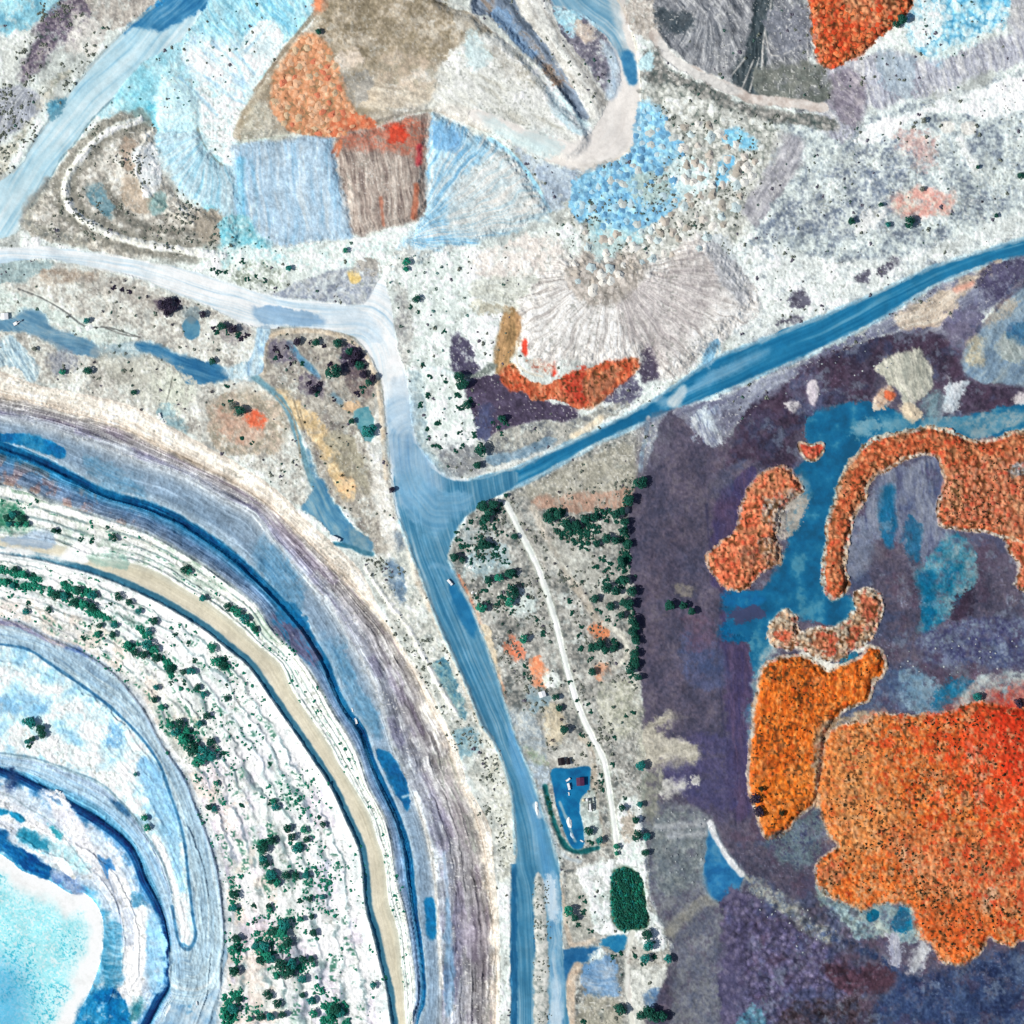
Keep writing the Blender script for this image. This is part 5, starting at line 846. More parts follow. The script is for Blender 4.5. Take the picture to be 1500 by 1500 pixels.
    P([(938, 1085), (958, 1050), (990, 1044), (998, 1054), (962, 1070), (1000, 1086), (1024, 1090), (1020, 1112), (972, 1122), (938, 1128)], [(160, 156, 144), (190, 186, 172), (206, 202, 190)], ('streak', -12, 5, 40), 10, 9)
    P([(955, 1152), (990, 1144), (1024, 1142), (1002, 1156), (976, 1166)], [(196, 196, 190), (222, 222, 216)], ('streak', -10, 4, 30), 6, 5)
    P([(940, 1150), (950, 1130), (972, 1125), (960, 1200), (945, 1190)], [(120, 124, 118), (160, 160, 150)], ('speck', 9), 5, 5)
    P([(990, 860), (1012, 856), (1020, 868), (1005, 874), (992, 872)], [(120, 116, 116), (146, 140, 130)], ('fbm', 6), 4, 4, a=0.9)
    # pond with its salt rim
    P([(1040, 1208), (1052, 1230), (1071, 1260), (1090, 1282), (1082, 1302), (1070, 1320), (1045, 1317), (1032, 1290), (1034, 1250)], [(24, 96, 150), (40, 120, 172), (72, 140, 180)], ('fbm', 14), 3, 2, idn=14, rim=((140, 160, 170), 5, 0.5))
    L([(1040, 1206), (1050, 1230), (1062, 1250), (1076, 1270), (1086, 1280)], 9, [(206, 210, 216), (240, 243, 243)], ('speck', 6), 2, 2.5)
    # water lying on the eastern flat
    WET = [(1185, 608), (1225, 594), (1270, 586), (1330, 611), (1420, 608), (1500, 592), (1580, 590), (1580, 640), (1500, 634), (1400, 648), (1340, 640), (1282, 668), (1247, 722), (1228, 792), (1222, 860), (1254, 876), (1262, 892), (1232, 917), (1192, 913), (1152, 908), (1132, 932), (1118, 982), (1105, 992), (1095, 942), (1070, 922), (1058, 886), (1074, 868), (1118, 862), (1142, 822), (1158, 762), (1172, 702), (1164, 690), (1186, 662), (1178, 640)]
    P(WET, [(4, 84, 122), (8, 96, 140), (22, 108, 150), (70, 140, 168)], ('fbm', 26), 4, 5, idn=14)
    P([(1250, 618), (1280, 614), (1288, 630), (1276, 640), (1258, 640), (1246, 632)], [(110, 160, 180), (150, 184, 194)], ('fbm', 9), 4, 4, a=0.8)
    P([(1350, 610), (1430, 610), (1500, 600), (1500, 622), (1440, 640), (1400, 636), (1360, 622)], [(80, 136, 160), (140, 164, 172), (170, 180, 180)], ('fbm', 12), 6, 6, a=0.8)
    P([(1290, 612), (1330, 616), (1325, 630), (1296, 630)], [(90, 150, 176), (130, 172, 186)], ('fbm', 9), 5, 5, a=0.7)
    P([(1170, 690), (1190, 710), (1176, 750), (1165, 775), (1150, 765), (1160, 730)], [(96, 136, 158), (150, 166, 172)], ('fbm', 9), 6, 5, a=0.8)
    P([(1058, 872), (1080, 866), (1112, 868), (1120, 880), (1100, 894), (1072, 888)], [(2, 92, 146), (12, 108, 160)], ('fbm', 12), 3, 3)
    P([(1056, 918), (1080, 912), (1100, 922), (1098, 942), (1070, 940), (1056, 932)], [(0, 88, 136), (14, 104, 150)], ('fbm', 12), 3, 3)
    P([(1066, 896), (1112, 890), (1116, 905), (1076, 912)], [(76, 60, 92)], ('none',), 4, 4, a=0.8)
    P([(1105, 985), (1120, 950), (1140, 945), (1136, 970), (1118, 985), (1112, 1020), (1100, 1010)], [(110, 150, 166), (176, 192, 192)], ('fbm', 9), 4, 4, a=0.85)
    P([(1092, 1040), (1108, 1020), (1102, 1070), (1096, 1080)], [(60, 120, 156), (130, 160, 170)], ('fbm', 8), 5, 5, a=0.8)
    # floor inside the crescent
    P([(1290, 700), (1330, 680), (1372, 668), (1388, 700), (1376, 745), (1384, 772), (1400, 780), (1400, 850), (1330, 800), (1262, 780), (1266, 735)], [(84, 92, 126), (122, 132, 154), (150, 158, 172)], ('streak', 84, 6, 40), 6, 6, a=0.85)
    P([(1244, 770), (1262, 760), (1285, 790), (1262, 850), (1240, 840)], [(110, 124, 150), (140, 148, 164)], ('fbm', 14), 6, 5, a=0.8)
    P([(1290, 720), (1310, 716), (1312, 790), (1300, 800), (1288, 770)], [(6, 96, 140), (30, 112, 154)], ('streak', 86, 5, 40), 5, 4, a=0.85)
    P([(1328, 760), (1346, 770), (1348, 815), (1340, 820), (1328, 800)], [(10, 92, 134), (40, 112, 150)], ('streak', 86, 5, 30), 4, 4, a=0.85)
    P([(1342, 840), (1370, 800), (1400, 778), (1424, 800), (1430, 850), (1410, 880), (1390, 900), (1366, 928), (1352, 920), (1350, 880)], [(16, 110, 144), (74, 140, 162), (140, 164, 172)], ('fbm', 16), 4, 6)
    P([(1345, 840), (1372, 842), (1368, 900), (1356, 928), (1348, 890)], [(0, 96, 140), (10, 110, 150)], ('fbm', 12), 4, 4, a=0.8)
    P([(1395, 880), (1430, 860), (1426, 895), (1395, 910)], [(42, 38, 54), (60, 52, 70)], ('fbm', 9), 4, 5)
    P([(1415, 775), (1470, 780), (1480, 820), (1460, 840), (1430, 820)], [(88, 80, 100), (100, 94, 112)], ('fbm', 14), 5, 5)
    P([(1350, 930), (1420, 905), (1500, 900), (1580, 900), (1580, 990), (1450, 975), (1360, 970)], [(64, 66, 104), (92, 98, 128), (126, 140, 160)], ('speck', 14), 8, 7)
    P([(1270, 990), (1330, 978), (1355, 1000), (1335, 1040), (1300, 1046), (1250, 1060), (1225, 1060), (1245, 1035), (1274, 1020)], [(58, 70, 102), (96, 114, 140)], ('speck', 12), 6, 6)
    P([(1318, 992), (1350, 985), (1380, 1010), (1370, 1042), (1330, 1036)], [(100, 140, 168), (140, 164, 178)], ('fbm', 12), 5, 5)
    P([(1372, 1015), (1400, 992), (1428, 996), (1420, 1014), (1390, 1032), (1370, 1040)], [(4, 104, 148), (40, 128, 164)], ('fbm', 12), 4, 4)
    P([(1420, 1000), (1460, 985), (1500, 980), (1580, 980), (1580, 1045), (1500, 1040), (1440, 1032), (1400, 1040)], [(116, 142, 156), (160, 178, 182), (190, 198, 196)], ('fbm', 14), 6, 6)
    # white tips on the north edge of the flat
    P([(1280, 540), (1300, 522), (1325, 518), (1345, 512), (1362, 536), (1366, 562), (1354, 580), (1338, 590), (1349, 604), (1340, 616), (1326, 610), (1318, 582), (1300, 560)], [(160, 164, 154), (196, 196, 182), (216, 214, 202)], ('streak', 72, 4, 30), 3, 4, h=2)
    P([(1320, 596), (1334, 594), (1348, 602), (1344, 614), (1332, 616), (1322, 608)], [(222, 206, 180)], ('none',), 3, 3)
    P([(1390, 545), (1398, 558), (1420, 558), (1406, 590), (1402, 604), (1376, 606), (1382, 576)], [(180, 196, 206), (226, 232, 236)], ('streak', -65, 4, 25), 3, 3, h=1.5)
    P([(1356, 585), (1380, 570), (1375, 606), (1360, 608)], [(110, 150, 160), (150, 176, 180)], ('streak', -65, 4, 25), 5, 4, a=0.8)
    P([(1184, 562), (1196, 556), (1200, 576), (1192, 594), (1184, 584)], [(206, 198, 208), (222, 216, 220)], ('fbm', 8), 2.5, 2, h=1)
    P([(1150, 590), (1168, 590), (1168, 604), (1154, 602)], [(190, 186, 192), (222, 220, 220)], ('fbm', 6), 3, 3)
    P([(1282, 580), (1300, 568), (1313, 580), (1300, 594), (1288, 602), (1278, 594)], [(214, 180, 150), (236, 216, 196)], ('fbm', 8), 2.5, 2.5, h=1.5)
    P([(1298, 572), (1312, 578), (1304, 586), (1296, 580)], [(226, 116, 78)], ('none',), 2.5, 2)
    P([(1492, 578), (1520, 576), (1520, 590), (1488, 590)], [(226, 220, 220)], ('none',), 3, 3)
    # orange sand bodies
    R_ = (226, 218, 200)
    OR = [(150, 84, 56), (192, 92, 58), (214, 116, 76), (220, 148, 108)]
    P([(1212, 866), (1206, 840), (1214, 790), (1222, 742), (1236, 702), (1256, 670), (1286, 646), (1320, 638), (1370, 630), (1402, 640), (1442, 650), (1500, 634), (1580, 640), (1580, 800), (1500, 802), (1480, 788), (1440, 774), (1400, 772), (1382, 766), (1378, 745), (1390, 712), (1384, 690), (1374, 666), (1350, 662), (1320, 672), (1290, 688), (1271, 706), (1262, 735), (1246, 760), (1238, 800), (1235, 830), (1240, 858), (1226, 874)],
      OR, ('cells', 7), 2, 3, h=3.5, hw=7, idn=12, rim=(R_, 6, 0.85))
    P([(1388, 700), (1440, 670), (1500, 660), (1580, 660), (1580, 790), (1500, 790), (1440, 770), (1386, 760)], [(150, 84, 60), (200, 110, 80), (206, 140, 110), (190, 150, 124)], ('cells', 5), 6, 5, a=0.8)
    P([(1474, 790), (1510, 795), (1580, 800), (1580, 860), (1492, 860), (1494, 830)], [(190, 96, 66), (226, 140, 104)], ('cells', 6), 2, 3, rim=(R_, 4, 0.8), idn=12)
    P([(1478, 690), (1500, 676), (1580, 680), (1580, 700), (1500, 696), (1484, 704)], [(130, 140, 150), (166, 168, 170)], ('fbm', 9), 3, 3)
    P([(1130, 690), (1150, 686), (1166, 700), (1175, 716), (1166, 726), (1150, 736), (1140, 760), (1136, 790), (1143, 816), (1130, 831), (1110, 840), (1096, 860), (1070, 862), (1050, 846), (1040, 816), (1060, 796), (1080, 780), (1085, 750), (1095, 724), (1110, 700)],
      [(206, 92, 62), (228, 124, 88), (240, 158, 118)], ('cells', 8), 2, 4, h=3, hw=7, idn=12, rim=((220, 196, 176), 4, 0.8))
    P([(1118, 735), (1150, 722), (1172, 720), (1180, 740), (1170, 772), (1150, 785), (1132, 775)], [(140, 136, 130), (172, 166, 156), (200, 190, 178)], ('speck', 9), 4, 5)
    P([(1085, 802), (1105, 800), (1112, 822), (1095, 830), (1084, 820)], [(140, 96, 78), (170, 120, 96)], ('fbm', 7), 3, 3)
    P([(1112, 790), (1140, 792), (1146, 818), (1128, 826), (1114, 815)], [(150, 96, 80), (216, 206, 190), (110, 80, 80)], ('speck', 6), 3, 3)
    L([(1120, 732), (1140, 748), (1165, 742)], 3, [(206, 200, 190)], ('none',), 1.5, 1.5, 0.8)
    P([(1172, 650), (1188, 654), (1203, 650), (1204, 662), (1194, 672), (1180, 670)], [(206, 80, 62), (222, 118, 92)], ('fbm', 6), 1.5, 1.0, h=1.5, idn=12, rim=(R_, 4, 0.9))
    P([(1255, 870), (1276, 865), (1290, 880), (1288, 906), (1277, 926), (1265, 940), (1242, 950), (1236, 965), (1215, 966), (1190, 956), (1170, 950), (1150, 950), (1130, 940), (1128, 922), (1148, 898), (1166, 906), (1172, 926), (1200, 920), (1230, 916), (1246, 900), (1258, 895)],
      [(150, 140, 122), (190, 176, 156), (222, 204, 180)], ('cells', 6), 2, 3, h=2, hw=6, idn=12, rim=((232, 226, 212), 4, 0.9))
    for q in ([(1262, 876), (1284, 880), (1284, 902), (1270, 908), (1262, 890)], [(1250, 912), (1268, 918), (1262, 936), (1246, 940)], [(1190, 928), (1215, 925), (1228, 944), (1218, 958), (1196, 950)], [(1134, 925), (1152, 922), (1150, 942), (1134, 938)], [(1150, 922), (1162, 928), (1158, 940), (1150, 936)], [(1240, 940), (1250, 938), (1248, 950), (1240, 948)]):
        P(q, [(190, 76, 56), (214, 118, 82)], ('cells', 5), 3, 4, a=0.9)
    P([(1165, 955), (1200, 962), (1225, 972), (1260, 944), (1275, 946), (1250, 962), (1222, 985), (1195, 975)], [(206, 208, 200), (234, 234, 226)], ('speck', 7), 3, 3)
    P([(1230, 968), (1250, 955), (1256, 962), (1236, 972)], [(24, 112, 144)], ('none',), 2, 2)
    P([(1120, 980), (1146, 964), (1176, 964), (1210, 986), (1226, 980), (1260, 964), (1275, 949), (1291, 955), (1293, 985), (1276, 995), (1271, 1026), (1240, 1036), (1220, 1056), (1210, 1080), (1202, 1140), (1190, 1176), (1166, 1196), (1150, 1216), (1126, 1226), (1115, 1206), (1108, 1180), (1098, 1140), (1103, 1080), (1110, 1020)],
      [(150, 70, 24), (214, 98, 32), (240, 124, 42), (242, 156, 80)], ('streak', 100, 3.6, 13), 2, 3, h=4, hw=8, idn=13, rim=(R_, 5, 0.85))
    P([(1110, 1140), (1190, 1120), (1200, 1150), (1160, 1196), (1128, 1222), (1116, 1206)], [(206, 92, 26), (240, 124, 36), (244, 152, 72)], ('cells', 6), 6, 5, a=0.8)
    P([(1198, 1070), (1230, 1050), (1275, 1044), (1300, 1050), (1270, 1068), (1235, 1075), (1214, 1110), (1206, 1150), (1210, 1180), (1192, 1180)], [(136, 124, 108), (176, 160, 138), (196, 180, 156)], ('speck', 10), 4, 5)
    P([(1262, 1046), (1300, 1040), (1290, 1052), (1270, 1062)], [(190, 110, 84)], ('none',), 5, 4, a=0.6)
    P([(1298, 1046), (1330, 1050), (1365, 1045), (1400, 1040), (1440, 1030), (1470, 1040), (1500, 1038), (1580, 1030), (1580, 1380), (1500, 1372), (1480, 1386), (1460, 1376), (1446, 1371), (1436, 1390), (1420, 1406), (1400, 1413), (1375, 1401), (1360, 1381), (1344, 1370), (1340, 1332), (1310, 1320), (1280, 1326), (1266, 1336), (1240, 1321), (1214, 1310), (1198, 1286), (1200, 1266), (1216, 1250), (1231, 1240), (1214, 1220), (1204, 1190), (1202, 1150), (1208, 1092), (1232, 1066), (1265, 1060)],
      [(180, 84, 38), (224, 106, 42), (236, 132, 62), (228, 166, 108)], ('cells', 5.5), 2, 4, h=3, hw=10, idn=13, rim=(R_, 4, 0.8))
    P([(1206, 1100), (1260, 1075), (1290, 1100), (1300, 1180), (1280, 1240), (1240, 1240), (1208, 1200)], [(206, 140, 84), (232, 158, 92), (224, 178, 122)], ('streak', 10, 5, 25), 35, 16, a=0.7)
    P([(1400, 1045), (1480, 1040), (1580, 1035), (1580, 1240), (1500, 1230), (1460, 1180), (1410, 1150), (1380, 1090)], [(170, 44, 24), (214, 56, 30), (228, 86, 46), (226, 124, 80)], ('cells', 5.5), 45, 22, a=0.55)
    P([(1455, 1030), (1580, 1020), (1580, 1160), (1500, 1160), (1470, 1100)], [(196, 30, 22), (222, 50, 30), (226, 90, 56)], ('cells', 5.5), 30, 16, a=0.75)
    P([(1300, 1230), (1400, 1220), (1500, 1240), (1580, 1250), (1580, 1360), (1450, 1340), (1340, 1300)], [(190, 70, 40), (220, 106, 62), (210, 160, 126), (160, 100, 70)], ('cells', 5), 40, 20, a=0.6)
    P([(1340, 1330), (1400, 1330), (1440, 1350), (1430, 1390), (1400, 1405), (1372, 1392), (1350, 1370)], [(216, 84, 36), (238, 112, 52)], ('cells', 6), 25, 10, a=0.75)
    for q in ([(1430, 1130), (1445, 1140), (1440, 1170), (1430, 1175)], [(1320, 1240), (1328, 1250), (1322, 1262)], [(1440, 1300), (1460, 1295), (1450, 1330), (1440, 1325)], [(1420, 1090), (1430, 1100), (1424, 1115)], [(1374, 1150), (1384, 1155), (1376, 1168)]):
        P(q, [(226, 196, 170)], ('none',), 4, 5, a=0.75)
    P([(1202, 1270), (1225, 1260), (1240, 1275), (1230, 1292), (1208, 1288)], [(186, 130, 100), (206, 120, 84)], ('fbm', 8), 4, 4, a=0.8)
    # south of the orange sand
    P([(1235, 1318), (1262, 1332), (1300, 1324), (1338, 1334), (1345, 1370), (1330, 1380), (1290, 1370), (1260, 1375), (1225, 1345), (1195, 1300)], [(106, 134, 150), (150, 172, 174), (176, 188, 180)], ('fbm', 12), 5, 6)
    P([(1270, 1338), (1282, 1332), (1288, 1342), (1278, 1350), (1270, 1347)], [(0, 98, 130)], ('none',), 2, 2)
    P([(1308, 1352), (1325, 1330), (1334, 1336), (1338, 1360), (1322, 1372), (1308, 1366)], [(0, 100, 144), (20, 124, 160)], ('fbm', 10), 3, 4)
    P([(1302, 1375), (1316, 1372), (1320, 1412), (1308, 1420)], [(150, 156, 180), (196, 198, 206)], ('streak', 88, 4, 20), 3, 4)
    P([(1348, 1372), (1362, 1385), (1352, 1415), (1338, 1425), (1334, 1412)], [(190, 196, 206), (222, 224, 224)], ('streak', 110, 4, 20), 3, 4)
    P([(1090, 1280), (1110, 1290), (1150, 1310), (1170, 1330), (1215, 1360), (1225, 1380), (1190, 1376), (1150, 1345), (1105, 1310)], [(96, 112, 136), (150, 160, 160), (180, 182, 168)], ('speck', 9), 6, 7, a=0.85)
    P([(1130, 1230), (1165, 1205), (1200, 1180), (1205, 1240), (1180, 1270), (1140, 1260)], [(76, 92, 110), (110, 128, 134), (60, 66, 96)], ('speck', 12), 7, 7)
    P([(1060, 1330), (1100, 1310), (1180, 1370), (1230, 1400), (1240, 1470), (1200, 1580), (1066, 1580)], [(66, 64, 94), (86, 82, 112), (116, 110, 136)], ('cells', 8), 7, 7)
    P([(1206, 1414), (1240, 1408), (1310, 1420), (1312, 1440), (1285, 1456), (1230, 1450)], [(66, 48, 62), (92, 66, 80)], ('speck', 9), 5, 6)
    P([(1150, 1478), (1200, 1465), (1270, 1468), (1280, 1580), (1140, 1580)], [(46, 38, 46), (70, 58, 66), (90, 84, 96)], ('speck', 12), 7, 7)
    P([(1200, 1370), (1260, 1380), (1310, 1420), (1340, 1430), (1420, 1410), (1500, 1390), (1580, 1390), (1580, 1580), (1290, 1580), (1280, 1470), (1310, 1450), (1312, 1420)], [(34, 46, 80), (50, 66, 102), (80, 98, 130)], ('speck', 22), 7, 8)
    P([(1080, 1490), (1110, 1470), (1125, 1490), (1110, 1520), (1070, 1530)], [(60, 130, 150), (120, 160, 170)], ('fbm', 9), 5, 5, a=0.8)

for f in (region_northeast, region_topleft, region_dumps, region_north, region_centre, region_bowl, region_roadsides, region_roads, region_pit, region_tailings):
    f()
# --------------------------------------------------------------- finishing ---
# fine grain: coarse gravel, patches of dust, small rills
calm = np.isin(ID, [1, 2, 3, 6, 7, 8, 14, 15])
dark = (ID == 9) * ss(C.mean(-1), 128, 104)
g = fbm(PX / 5.5, PY / 5.5, 4, 201, 0.8) - 0.5
g2 = fbm(PX / 24, PY / 24, 4, 203, 0.6) - 0.5
# orange sand: small heaps, shadow painted dark green-brown into the hollows, pale crests
org = np.isin(ID, [10, 11, 12, 13])
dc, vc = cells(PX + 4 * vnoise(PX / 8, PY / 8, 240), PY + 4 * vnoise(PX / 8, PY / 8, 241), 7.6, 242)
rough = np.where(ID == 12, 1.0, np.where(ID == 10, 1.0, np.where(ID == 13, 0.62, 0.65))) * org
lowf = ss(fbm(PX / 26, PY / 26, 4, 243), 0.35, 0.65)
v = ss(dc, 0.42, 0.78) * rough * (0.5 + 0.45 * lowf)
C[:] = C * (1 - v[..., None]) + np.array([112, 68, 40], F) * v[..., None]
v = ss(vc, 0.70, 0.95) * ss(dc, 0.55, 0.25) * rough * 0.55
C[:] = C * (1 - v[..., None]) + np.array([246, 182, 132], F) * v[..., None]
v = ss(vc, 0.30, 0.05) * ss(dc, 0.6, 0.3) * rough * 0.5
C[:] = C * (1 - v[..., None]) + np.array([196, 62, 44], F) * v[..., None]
v = ss(fbm(PX / 20, PY / 20, 4, 244, 0.65), 0.54, 0.68) * rough * 0.4
C[:] = C * (1 - v[..., None]) + np.array([190, 150, 112], F) * v[..., None]
H += rough * 2.8 * (0.6 - dc)
# the large field: red mottling towards its north-east, tan dust elsewhere, rows of lumps
f13 = (ID == 13) * ss(PX, 1190, 1215) * ss(PY - 0.5 * (1300 - np.minimum(PX, 1300)), 1026, 1040)
ne = np.clip((PX - 1250) / 300 - (PY - 1060) / 560, -0.3, 0.75)
v = ss(fbm(PX / 11, PY / 11, 4, 246, 0.7) + 0.34 * ne, 0.58, 0.71) * f13 * 0.55
C[:] = C * (1 - v[..., None]) + np.array([212, 54, 28], F) * v[..., None]
v = ss(fbm(PX / 9, PY / 9, 4, 248, 0.7), 0.56, 0.70) * f13 * 0.65
C[:] = C * (1 - v[..., None]) + np.array([214, 166, 124], F) * v[..., None]
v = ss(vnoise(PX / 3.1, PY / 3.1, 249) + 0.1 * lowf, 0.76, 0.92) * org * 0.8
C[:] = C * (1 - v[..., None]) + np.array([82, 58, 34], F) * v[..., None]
# scalloped tips in rows on the southern flat
sc_ = (ID == 9) * ss(PX + 20 * np.sin(PY / 40), 1060, 1085) * ss(PX, 1320, 1230) * ss(PY, 1300, 1340)
dk, vk = cells(PX * 0.9 + PY * 0.25 + 3 * vnoise(PX / 9, PY / 9, 250), PY - 0.2 * PX, 9, 251)
C *= (1 + sc_ * (0.32 * (vk - 0.5) + 0.42 * (0.42 - dk)))[..., None]
H += sc_ * 2.0 * (0.6 - dk)
C[:] = np.where((calm | (ID == 9) | np.isin(ID, [10, 11, 12, 13, 16]))[..., None], C, 128 + (C - 128) * 1.12 + 7)
# violet flat: drifts of blue, maroon and grey
east = dark * (0.12 + 0.48 * ss(PX + 30 * np.sin(PY / 90), 1055, 1120))
v = ss(fbm(PX / 34, PY / 34, 5, 211, 0.65), 0.52, 0.66) * east * 0.55
C[:] = C * (1 - v[..., None]) + np.array([58, 82, 122], F) * v[..., None]
v = ss(fbm(PX / 30, PY / 30, 5, 217, 0.65), 0.54, 0.68) * east * 0.6
C[:] = C * (1 - v[..., None]) + np.array([88, 64, 84], F) * v[..., None]
v = ss(fbm(PX / 22, PY / 22, 5, 223, 0.7), 0.58, 0.72) * dark * 0.5 * ss(PX, 1050, 1150)
C[:] = C * (1 - v[..., None]) + np.array([132, 146, 164], F) * v[..., None]
C *= (1 + g * np.where(calm, 0.14, np.where(dark > 0.3, 0.42, 0.46)) + g2 * np.where(calm, 0.14, 0.22))[..., None]
C[:] = np.where((ID == 0)[..., None], C * np.array([0.975, 1.0, 1.0], F), C)
# dark stones and dead brush, pale stones
dens = ss(fbm(PX / 38, PY / 38, 4, 231), 0.42, 0.66)
bare = ((~calm) & (ID != 9) & (ID != 7)) * ss(np.abs(C[..., 0] - C[..., 2]), 44, 18)
v = ss(vnoise(PX / 2.9, PY / 2.9, 204) + 0.16 * dens, 0.86, 0.98) * bare * 0.38
v = v * ss(C.mean(-1), 110, 190)
C[:] = C * (1 - v[..., None]) + np.array([116, 122, 114], F) * v[..., None]
v = ss(vnoise(PX / 2.4 + 31, PY / 2.4 + 7, 205) + 0.1 * dens, 0.9, 1.0) * bare * 0.6
C[:] = C * (1 - v[..., None]) + np.array([250, 250, 246], F) * v[..., None]
fl = ss(vnoise(PX / 2.4 + 31, PY / 2.4 + 7, 206) + 0.16 * ss(fbm(PX / 26, PY / 26, 4, 207), 0.54, 0.68), 0.96, 1.06) * east
C += fl[..., None] * np.array([44, 48, 54], F)
H += np.where(calm, 0.15, np.where(ID == 16, 0.7, 1.2)) * g + np.where(calm, 0.25, 1.6) * g2
lum = C.mean(-1)
H += np.where(calm | (ID == 5), 0, (lum - 150) / 105 * 0.5)
H[ID == 7] = LAKE_Z
E_RGB = np.array([1.166, 1.178, 1.22], F)              # light that flat ground gets, so colours become albedo
def srgb2lin(c):
    c = np.clip(np.asarray(c, F) / 255.0, 0, 1)
    return np.where(c <= 0.04045, c / 12.92, ((c + 0.055) / 1.055) ** 2.4)
def alb(c):
    return tuple(float(v) for v in np.clip(srgb2lin(c) / E_RGB, 0.002, 0.84))
ALB = np.clip(srgb2lin(C) / E_RGB, 0.003, 0.84).astype(F)

def wx(px): return (px - 750.0) * S
def wy(py): return (750.0 - py) * S
def height(px, py):
    i = min(N - 1, max(0, int(round((py - LO) / STEP)))); j = min(N - 1, max(0, int(round((px - LO) / STEP))))
    return float(H[i, j])
def slope_height(px, py, r=2.0):
    return min(height(px + dx, py + dy) for dx, dy in ((0, 0), (r, 0), (-r, 0), (0, r), (0, -r)))

# --------------------------------------------------------------- materials ---
def nodes(name):
    m = bpy.data.materials.new(name); m.use_nodes = True
    nt = m.node_tree; b = nt.nodes['Principled BSDF']
    return m, nt, b

def ground_material(name, rough=0.95, spec=0.1, bump=0.35, grain=0.16, scale=0.9):
    m, nt, b = nodes(name)
    at = nt.nodes.new('ShaderNodeAttribute'); at.attribute_name = 'soil'
    tc = nt.nodes.new('ShaderNodeTexCoord')
    nz = nt.nodes.new('ShaderNodeTexNoise'); nz.inputs['Scale'].default_value = scale; nz.inputs['Detail'].default_value = 4
    nt.links.new(tc.outputs['Object'], nz.inputs['Vector'])
    mr = nt.nodes.new('ShaderNodeMapRange'); mr.inputs['To Min'].default_value = 1 - grain; mr.inputs['To Max'].default_value = 1 + grain
    nt.links.new(nz.outputs['Fac'], mr.inputs['Value'])
    mx = nt.nodes.new('ShaderNodeVectorMath'); mx.operation = 'SCALE'
    nt.links.new(at.outputs['Color'], mx.inputs[0]); nt.links.new(mr.outputs['Result'], mx.inputs['Scale'])
    nt.links.new(mx.outputs['Vector'], b.inputs['Base Color'])
    bp = nt.nodes.new('ShaderNodeBump'); bp.inputs['Strength'].default_value = bump; bp.inputs['Distance'].default_value = 0.4
    nt.links.new(nz.outputs['Fac'], bp.inputs['Height']); nt.links.new(bp.outputs['Normal'], b.inputs['Normal'])
    b.inputs['Roughness'].default_value = rough; b.inputs['Specular IOR Level'].default_value = spec
    return m

def plain(name, col, rough=0.8, var=0.18, scale=1.5, spec=0.2, metallic=0.0):
    """procedural paint or leaf: a base colour broken up by noise"""
    m, nt, b = nodes(name)
    tc = nt.nodes.new('ShaderNodeTexCoord')
    nz = nt.nodes.new('ShaderNodeTexNoise'); nz.inputs['Scale'].default_value = scale; nz.inputs['Detail'].default_value = 3
    nt.links.new(tc.outputs['Object'], nz.inputs['Vector'])
    cr = nt.nodes.new('ShaderNodeValToRGB')
    cr.color_ramp.elements[0].position = 0.3; cr.color_ramp.elements[1].position = 0.7
    cr.color_ramp.elements[0].color = [c * (1 - var) for c in col] + [1]
    cr.color_ramp.elements[1].color = [min(1, c * (1 + var)) for c in col] + [1]
    nt.links.new(nz.outputs['Fac'], cr.inputs['Fac']); nt.links.new(cr.outputs['Color'], b.inputs['Base Color'])
    b.inputs['Roughness'].default_value = rough; b.inputs['Specular IOR Level'].default_value = spec
    b.inputs['Metallic'].default_value = metallic
    return m

scene = bpy.context.scene
COL = scene.collection
def link(o):
    COL.objects.link(o); return o
def tag(o, label=None, cat=None, group=None, kind=None):
    if label: o['label'] = label
    if cat: o['category'] = cat
    if group: o['group'] = group
    if kind: o['kind'] = kind
    return o

SOIL = ground_material('soil'); HAUL = ground_material('compacted_road', 0.85, 0.15, 0.15, 0.06)
LAKEM = ground_material('pit_water', 0.6, 0.2, 0.05, 0.05); PONDM = ground_material('damp_clay', 0.8, 0.15, 0.15, 0.10)

# ------------------------------------------------------- ground as objects ---
co = np.stack([(PX - 750) * S, (750 - PY) * S, H], -1).reshape(-1, 3).astype(F)
rgba = np.concatenate([ALB.reshape(-1, 3), np.ones((N * N, 1), F)], 1)
ii = np.arange(N * N, dtype=np.int32).reshape(N, N)
quads = np.stack([ii[:-1, :-1], ii[1:, :-1], ii[1:, 1:], ii[:-1, 1:]], -1).reshape(-1, 4)
fid = ID[:-1, :-1].reshape(-1)

def make_mesh(name, verts, faces4, cols, mat):
    me = bpy.data.meshes.new(name)
    me.vertices.add(len(verts)); me.vertices.foreach_set('co', verts.reshape(-1))
    nf = len(faces4)
    me.loops.add(nf * 4); me.loops.foreach_set('vertex_index', faces4.reshape(-1).astype(np.int32))
    me.polygons.add(nf); me.polygons.foreach_set('loop_start', np.arange(0, nf * 4, 4, dtype=np.int32))
    me.polygons.foreach_set('use_smooth', np.ones(nf, bool))
    a = me.attributes.new('soil', 'FLOAT_COLOR', 'POINT'); a.data.foreach_set('color', cols.reshape(-1))
    me.update(calc_edges=True)
    me.materials.append(mat)
    return me

